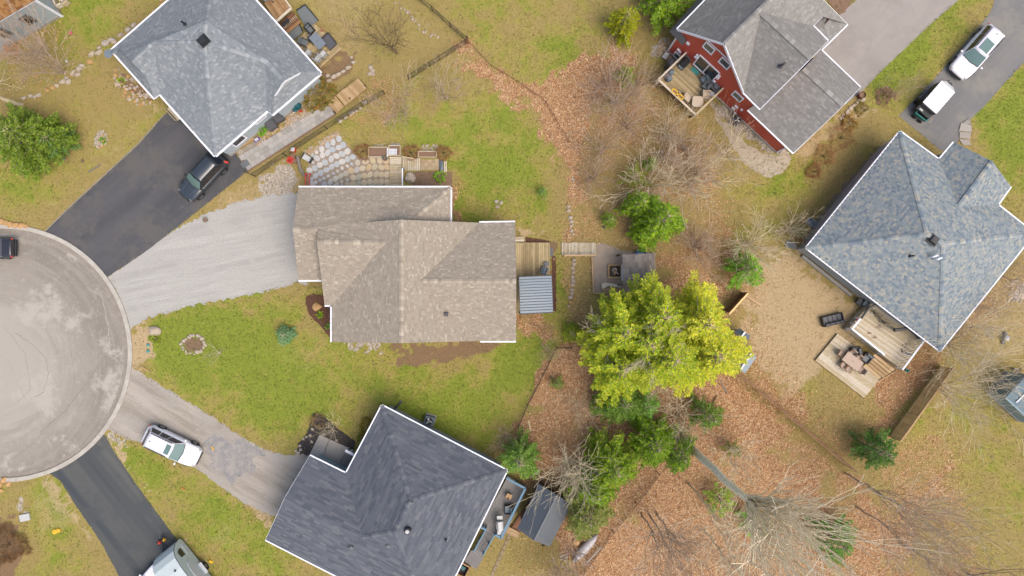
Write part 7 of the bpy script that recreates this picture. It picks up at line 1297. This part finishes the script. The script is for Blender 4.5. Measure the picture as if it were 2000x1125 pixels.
def pole_frame(name, label, cat, segs_, r, m='black'):
    a = segs_[0][0]; root = thing(name, label, cat, W(a[0], a[1], 0))
    for p, q in segs_: mb = MB(); mb.tube(W(*p), W(*q), r, n=6); mb.build('bar', M[m], root)
    return root
pole_frame('parasol_frame', 'upper black cantilever frame reaching over the upper deck', 'parasol frame', [((1694, 603, .95), (1697, 601, 2.6)), ((1697, 601, 2.6), (1714, 594, 2.7)), ((1697, 601, 2.6), (1682, 622, 2.2))], .1)
pole_frame('parasol_frame', 'lower black cantilever frame under the eave of the mottled roof', 'parasol frame', [((1750, 645, .95), (1747, 645, 2.4)), ((1747, 645, 2.4), (1774, 641, 2.5)), ((1774, 641, 2.5), (1796, 660, 2.4))], .12)
g = random.Random(8); sg_ = []
for k in range(9): x, y = 1702 + k * 3.2, 606 + k * 3.0; sg_ += [((x, y, .98), (x + g.uniform(4, 12), y + g.uniform(-8, 8), 1.3)), ((x, y, 1.2), (x + g.uniform(-3, 6), y + g.uniform(2, 9), 1.0))]
sg_.append(((1704, 604, 1.3), (1730, 633, 1.1))); pole_frame('folded_parasol_ribs', 'black folded parasol ribs lying on the upper deck', 'parasol frame', sg_, .02)
for i, (x, y, r) in enumerate(((1697, 650, .13), (1699, 653, .1), (1707, 657, .12), (1713, 663, .1), (1762, 685, .2), (1770, 678, .22), (1778, 673, .2), (1761, 681, .13), (1736, 636, .1))):
    pass
mb = MB(); g = random.Random(12)
for cx_, cy_, r in ((1697, 650, 3), (1708, 658, 3.5), (1770, 676, 8), (1762, 684, 4), (1716, 637, 5)):
    for k in range(14): x, y = cx_ + g.gauss(0, r * .6), cy_ + g.gauss(0, r * .5); s = g.uniform(.03, .07); p = W(x, y, z2 + .012); a = g.uniform(0, 3); u = Vector((math.cos(a), math.sin(a), .1)) * s; v = Vector((-math.sin(a), math.cos(a), .05)) * s; mb.poly([p - u, p + v, p + u, p - v])
T(mb.build('dead_leaves', M['soil'], None), kind='stuff')
t_ = thing('hatch_ramp', 'long grey ledge strip along the lower left wall of the mottled roof house', 'ledge', W(1620, 535)); mb = MB(); mb.beam(W(1566, 500, .15), W(1662, 577, .15), .22, .3); mb.build('ledge', M['concrete'], t_)
for i, (x, y, s, dg, lab) in enumerate(((1586, 436, 1.0, 30, 'flat grey slab at the upper left corner of the mottled roof'), (1544, 478, .9, 20, 'grey slab among dry straw by the mottled roof corner'))): t_ = thing('stone_slab', lab, 'slab', W(x, y), -R(dg)); boxes(t_, 'slab', [((0, 0, .06), (s, s * .6, .12))], 'mid_grey' if i else 'table_grey', .03)
t_ = thing('small_wood_gate', 'orange wooden gate at the corner of the mottled roof house', 'gate', W(1560, 474))
for k in range(6): c = lerp2((1552, 466), (1571, 482), k / 5); mb = MB(); mb.box((*W(*c).xy, .5), (.1, .03, 1.0), rz=R(-40)); mb.build('board', M['wood_orange'], t_)
for q, lab in ((((1874, 266), (1895, 240), (1900, 258), (1880, 275)), ''),): pass
sp_ = thing('slab_path', 'path of large pale slabs at the end of the grey asphalt driveway', 'path', W(1885, 265)); random.seed(51)
for q in ([(1872, 256), (1876, 240), (1897, 245), (1896, 258)], [(1873, 258), (1896, 259), (1893, 272), (1873, 270)], [(1872, 272), (1892, 273), (1896, 284), (1880, 284)], [(1876, 243), (1884, 236), (1892, 232), (1896, 243)]): mb = MB(); mb.prism([tuple(W(*p).xy) for p in q], 0, .08 + random.uniform(0, .006), col=alb(random.choice([(190, 180, 168), (176, 170, 162), (196, 188, 178)]))); mb.build('slab', M['piece'], sp_, bevel=.02)
# deck of the charcoal roof house
gd = thing('grey_deck', 'grey board deck with blue railing beside the charcoal roof', 'deck', W(985, 1000)); z3 = .75; random.seed(61); planks(gd, (992, 930), (937, 1030), (982, 1054), (1030, 955), 17, z3, .05, 'grey_deck', .02)
for a, b in (((989, 934), (1026, 954)), ((1026, 954), (978, 1051)), ((978, 1051), (968, 1045)), ((937, 1029), (949, 1035))): railing(gd, a, b, z3, .95, 'blue_paint', w=.15)
rp = thing('grey_ramp', 'grey ramp and landing below the grey deck', 'ramp', W(940, 1060)); planks(rp, (949, 1034), (966, 1043), (942, 1087), (921, 1078), 14, .5, .05, 'grey_deck', .02); planks(rp, (921, 1074), (944, 1090), (930, 1112), (906, 1096), 9, .3, .05, 'grey_deck', .02)
for a, b in (((966, 1045), (943, 1086)), ((948, 1036), (925, 1078))): railing(rp, a, b, .45, .8, 'blue_paint', w=.08)
t_ = thing('window_well', 'timber framed window well at the lower corner of the charcoal roof', 'window well', W(904, 1108)); planter_ = [(903, 1098), (918, 1106), (908, 1126), (892, 1118)]
for i in range(4): mb = MB(); mb.beam(W(*planter_[i], .3), W(*planter_[(i + 1) % 4], .3), .08, .5); mb.build('frame', M['wood_orange'], t_)
mb = MB(); mb.prism([tuple(W(*p).xy) for p in planter_], 0, .15); mb.build('floor', M['dark_mulch'], t_); mb = MB(); mb.box((*W(905, 1106).xy, .3), (.35, .3, .25), rz=R(-30)); mb.build('teal_box', M['dark_teal'], t_)
t_ = thing('fire_table', 'orange brown square table with black tool on the grey deck', 'table', W(994, 966, z3), -R(25)); boxes(t_, 'top', [((0, 0, .5), (.46, .42, .05))], 'wood_orange', .01); boxes(t_, 'stand', [((0, 0, .24), (.3, .3, .46))], 'dark_grey'); boxes(t_, 'tool', [((.02, -.3, .5), (.12, .4, .05))], 'black')
armchair('grey cushioned lounge chair on the grey deck', 994, 993, 180, 'grey_blue', 'dark_grey', z3, .72, .7); grill('white topped grill on the grey deck', 977, 1019, 88, z3, 'offwhite', 'offwhite', 1.5)
t_ = thing('heater_top', 'round white patio heater at the lower end of the grey deck', 'heater', W(977, 1037, z3)); mb = MB(); mb.lathe((0, 0, 0), [(.14, 0), (.14, .5), (.2, .52), (.16, .62), (.05, .65)], 14); mb.build('drum', M['offwhite'], t_, local=True); mb = MB(); mb.lathe((0, 0, .66), [(.06, 0), (.04, .03)], 10); mb.build('vent', M['dark_grey'], t_, local=True)
bdk = thing('brown_walkway', 'brown plank walkway between blue railing and dark shed', 'walkway', W(1015, 1000)); random.seed(62); planks(bdk, (1060, 935), (992, 1040), (1010, 1050), (1080, 945), 8, .2, .05, 'wood_brown', .015); ts = thing('tan_steps', 'fresh tan plank steps below the brown walkway', 'steps', W(1003, 1041)); planks(ts, (992, 1028), (1016, 1040), (1009, 1052), (986, 1040), 6, .35, .05, 'wood_tan', .015)
sh_ = thing('metal_roof_shed', 'long shed with dark ribbed metal gable roof', 'shed', W(1060, 1005)); ze = 2.3; rA, rB = W(1088, 967, 2.9), W(1043, 1056, 2.9); eA, eB = W(1052, 945, ze), W(1010, 1032, ze); fA, fB = W(1117, 985, ze), W(1074, 1067, ze)
for (a, b, c, d) in ((eA, eB, rB, rA), (rA, rB, fB, fA)):
    n_ = 22
    for k in range(n_):
        p0_, p1_, q0_, q1_ = a.lerp(b, k / n_), a.lerp(b, (k + 1) / n_), d.lerp(c, k / n_), d.lerp(c, (k + 1) / n_); mb = MB(); nz = newell([p0_, p1_, q1_, q0_]); mm_ = [p0_, q0_, q1_, p1_]; e_ = (p1_ - p0_) * .14; mb.add([p0_ + nz * .03, q0_ + nz * .03, q0_ + e_ + nz * .03, p0_ + e_ + nz * .03, q0_ + e_ * 1.6, p0_ + e_ * 1.6, q1_, p1_], [(0, 1, 2, 3), (3, 2, 4, 5), (5, 4, 6, 7)]); o = mb.build('roof_panel', M['metal_roof_dark'], sh_)
mb = MB(); mb.beam(rA + Vector((0, 0, .04)), rB + Vector((0, 0, .04)), .1, .03); mb.build('ridge_cap', M['metal_roof_dark'], sh_)
ws = inset([Vector((p.x, p.y, 0)) for p in (eA, eB, fB, fA)], .25); mb = MB(); mb.prism([tuple(w.xy) for w in ws], 0, ze); mb.build('wall', M['wood_dark'], sh_)
t_ = thing('stepping_slabs', 'line of narrow tan stepping slabs below the tan steps', 'stepping stones', W(976, 1080)); random.seed(63)
for k in range(8): a = lerp2((994, 1048), (958, 1130), k / 8); c = W(*a); mb = MB(); mb.box((c.x, c.y, .03), (.42, .26, .06), rz=R(64), col=alb((176, 156, 124))); mb.build('slab', M['piece'], t_, bevel=.01)
t_ = thing('yellow_tool', 'bright yellow tool handle standing at the shed corner', 'tool', W(1061, 1066)); mb = MB(); mb.tube((0, 0, .1), (-.08, -.3, .8), .035); mb.build('handle', M['yellow'], t_, local=True); boxes(t_, 'blade', [((0, .05, .1), (.2, .05, .2))], 'dark_grey')
# canoe with outrigger
cn = thing('canoe', 'silver grey upturned canoe with outrigger beside the wire fence', 'canoe', W(1142, 1068), R(48)); rg = []
for t in np.linspace(-1, 1, 13):
    hw = .38 * (1 - abs(t) ** 2.2) ** .8 + .012; hz = .34 * (1 - abs(t) ** 3) ** .5 + .03; x = t * 1.55; rg.append([(x, -hw, .25), (x, -hw * .8, .25 + hz * .6), (x, 0, .25 + hz), (x, hw * .8, .25 + hz * .6), (x, hw, .25), (x, 0, .24)])
flip_out(loft(rg).build('hull', mat('canoe_shell', (206, 202, 204), .5, .2, 6), cn, local=True, smooth=True))
for x in (-.7, .75): mb = MB(); mb.tube((x, -.9, .3), (x, .35, .3), .03, n=6); mb.build('crossbeam', M['wood_pale'], cn, local=True)
mb = MB(); mb.tube((-1.0, -.9, .28), (1.0, -.9, .28), .05, n=8); mb.build('outrigger_float', M['offwhite'], cn, local=True)
for x in (-1.0, 1.0): boxes(cn, 'stand', [((x, 0, .12), (.1, .6, .24))], 'wood_pale')
# porch slab of the charcoal house
ps = thing('porch_slab', 'square concrete porch slab with a crack beside the dark mulch bed', 'slab', W(645, 885)); 
for P_ in ([(625, 848), (644, 857), (638, 872), (632, 892), (604, 890)], [(645, 857.5), (680, 873), (664, 903), (633, 892.5), (639, 872)]): mb = MB(); mb.prism([tuple(W(*p).xy) for p in P_], 0, .14); mb.build('slab', M['concrete'], ps, bevel=.01)
t_ = thing('porch_deck', 'grey board porch with white railing in the notch of the charcoal roof', 'porch', W(680, 893)); planks(t_, (677, 876), (692, 886), (678, 922), (664, 905), 8, .5, .05, 'grey_deck', .015); railing(t_, (675, 880), (692, 889), .5, .9, 'white', w=.2)
t_ = thing('garage_side_panel', 'pale green panels leaning in the notch of the charcoal roof', 'panel', W(648, 905)); mb = MB(); mb.poly([W(628, 898, .1), W(662, 908, .1), W(676, 925, 1.6), W(634, 900, 1.6)]); mb.build('panel', M['blue_siding'], t_)
ac_unit('air conditioner with fan above the upper eave of the charcoal roof', 840, 819, 18, 'grey_blue', .72)
pole_frame('antenna_mast', 'dark mast leaning from the upper eave of the charcoal roof', 'mast', [((770, 799, .2), (784, 784, 1.6))], .09, 'dark_grey')
# lawn odds and ends
t_ = thing('stone_bench', 'pale stone bench at the right end of the wide cedar', 'bench', W(129, 306), R(58)); boxes(t_, 'seat', [((0, 0, .34), (.72, .26, .08))], 'concrete', .02); boxes(t_, 'leg', [((.25, 0, .15), (.12, .22, .3)), ((-.25, 0, .15), (.12, .22, .3))], 'concrete')
pot('small black drain pot on the lawn right of the stone bench', 162, 315, .12, .1, 'black', name='drain_cap', cat='drain'); pot('brown tree stump ring between the two upper driveways', 403, 430, .2, .25, 'driftwood', name='tree_stump', cat='stump')
t_ = thing('utility_cover', 'pale concrete utility cover in the lower left lawn', 'utility cover', W(50, 1010), R(12)); boxes(t_, 'lid', [((0, 0, .08), (.82, .56, .16))], 'offwhite', .02)
t_ = thing('yellow_sled', 'yellow toy lying in the lower left lawn', 'toy', W(111, 1037), R(20)); mb = MB(); mb.lathe((-.12, 0, 0), [(.2, 0), (.2, .12), (.1, .14)], 12); mb.lathe((.2, 0, 0), [(.17, 0), (.17, .14), (.06, .16)], 12); mb.build('body', M['yellow'], t_, local=True)
for i, (x, y, m_, lab) in enumerate(((290, 674, 'turquoise', 'upper blue cap near the corner boulder'), (290, 686, 'turquoise', 'lower blue cap near the corner boulder'), (1180, 444, 'dark_grey', 'dark blue ball below the small round spruce'), (131, 120, 'offwhite', 'pale round ball on the upper left lawn'), (1293, 297, 'offwhite', 'left white stone in the brush'), (1305, 301, 'offwhite', 'right white stone in the brush'))): t_ = thing('garden_ball', lab, 'ball', W(x, y)); mb = MB(); mb.lathe((0, 0, 0), [(.11, 0), (.13, .1), (.06, .16)], 9); mb.build('cap', M[m_], t_, local=True)
t_ = thing('pink_toy', 'pale pink toy on the grass at the upper left', 'toy', W(139, 65)); 
for a in (0, 1.05, 2.1): boxes(t_, 'arm', [((0, 0, .08), (.34, .09, .1), a)], 'pink', .02)
t_ = thing('timber_stack', 'weathered timber frames by the pale wall at the top edge', 'timber', W(120, 4))
for a, b in (((104, -6), (112, 14)), ((112, 14), (122, 8)), ((122, 8), (128, -6)), ((116, -6), (124, 10)), ((126, 10), (134, 2))): mb = MB(); mb.beam(W(*a, .3), W(*b, .3), .14, .5); mb.build('timber', M['wood_pale'], t_)
# things by the right edge
t_ = thing('garden_statue', 'dark and white propane bottle lying on the grass at the right', 'gas bottle', W(1960, 660)); mb = MB(); mb.lathe((0, 0, 0), [(.18, 0), (.22, .15), (.2, .45), (.08, .52)], 12); mb.build('bottle', M['offwhite'], t_, local=True); boxes(t_, 'base', [((.05, .35, .1), (.26, .3, .2)), ((-.1, -.35, .08), (.24, .3, .16))], 'dark_grey', .02)
pot('white edged bucket at the right edge beside a yellow ball', 1979, 722, .16, .35, 'offwhite', name='bucket', cat='bucket'); t_ = thing('yellow_ball', 'yellow and blue beach ball at the right edge', 'ball', W(1993, 727)); mb = MB(); mb.lathe((0, 0, 0), [(.1, 0), (.24, .12), (.28, .26), (.22, .42), (.08, .5)], 12); mb.build('ball', M['yellow'], t_, local=True, smooth=True); mb = MB(); mb.lathe((0, 0, .45), [(.14, 0), (.1, .06)], 10); mb.build('cap', M['blue'], t_, local=True)
chair('pink brown wooden chair left of the pale blue shed', 1967, 748, 20, 'wood_brown', 'wood_brown', 0, 1.2); t_ = thing('round_stool', 'pink brown round stool at the corner of the pale blue shed', 'stool', W(1978, 758)); mb = MB(); mb.lathe((0, 0, 0), [(.16, 0), (.2, .4), (.26, .42), (.24, .5)], 12); mb.build('seat', M['wood_brown'], t_, local=True)
gb = [(g.uniform(1962, 2040), g.uniform(545, 590), g.uniform(.07, .14), .8, g.uniform(0, 180)) for _ in range(90)]; rock_row('stone_heap', 'scatter of pale blue stones at the right edge', 'stone heap', gb, 31); gb = [(g.uniform(1926, 1942), g.uniform(640, 660), g.uniform(.06, .1), .8, g.uniform(0, 180)) for _ in range(16)]; rock_row('stone_heap', 'few pale stones left of the propane bottle', 'stone heap', gb, 32)
# ---------------- loose leaves and grass: uncountable ----------------
def lut(Z, x, y):
    ix = np.clip(np.searchsorted(gx, x) - 1, 0, len(gx) - 2); iy = np.clip(np.searchsorted(gy, y) - 1, 0, len(gy) - 2); return Z[iy, ix]
def free_mask(px, py, soft=0):
    ok = np.ones(px.shape, bool)
    for k, poly in ROADS.items():
        ok &= ~(sdist(px, py, poly) > soft)
    return ok
def scatter_quads(name, n, wfun, size, cols, flat, seed, narrow=1.0, soft=2, wts=None, z=.02, k=1.35):
    g = np.random.default_rng(seed); x = g.uniform(-43, 43, n * 3); y = g.uniform(-25, 25, n * 3); keep = g.random(n * 3) < wfun(x, y); x, y = x[keep][:n], y[keep][:n]
    px, py = 1000 + x * K, 562.5 - y * K; ok = free_mask(px, py, soft); x, y = x[ok], y[ok]; m = len(x)
    a = g.uniform(0, 6.283, m); s = g.uniform(size[0], size[1], m); u = np.stack([np.cos(a) * s, np.sin(a) * s, g.normal(0, flat, m) * s], 1); v = np.stack([-np.sin(a) * s * narrow, np.cos(a) * s * narrow, g.normal(0, flat, m) * s], 1)
    c = np.stack([x, y, z + g.uniform(0, .03, m)], 1); lift = np.abs(u[:, 2]) + np.abs(v[:, 2]); c[:, 2] += lift
    V = np.stack([c - u, c - v * .8, c + u, c + v * .8], 1).reshape(-1, 3); C = np.array([alb(q, k) for q in cols]); ci = g.choice(len(cols), m, p=wts); C = C[ci] * g.uniform(.85, 1.15, (m, 1))
    return T(mesh_np(name, V, [np.arange(4 * m).reshape(-1, 4)], M['leafcol'], cols=C), kind='stuff')
scatter_quads('fallen_leaves', 130000, lambda x, y: np.clip(lut(ZL, x, y) * 1.25, 0, 1), (.03, .066), [(228, 186, 140), (204, 160, 114), (180, 134, 94), (164, 122, 90), (236, 206, 168), (210, 168, 118), (194, 148, 102)], .35, 1, .62, k=.95)
scatter_quads('fallen_leaves', 9000, lambda x, y: np.full(x.shape, .5), (.03, .055), [(214, 182, 126), (196, 152, 98), (230, 204, 160)], .3, 2, .6, k=1.2)
scatter_quads('green_grass', 95000, lambda x, y: np.clip(lut(ZG, x, y) * 1.3 - .1, 0, 1) * (1 - lut(ZL, x, y)) * (1 - lut(ZD, x, y)) * (1 - lut(ZM, x, y)), (.03, .075), [(118, 142, 56), (144, 156, 66), (122, 138, 56), (160, 160, 84)], .45, 3, .35)
scatter_quads('dry_grass', 90000, lambda x, y: np.clip(1.15 - lut(ZG, x, y) * 1.3, 0, 1) * (1 - .8 * lut(ZL, x, y)) * (1 - lut(ZM, x, y)), (.03, .07), [(182, 166, 100), (172, 152, 84), (202, 180, 116), (158, 142, 76), (156, 152, 74)], .4, 4, .3)
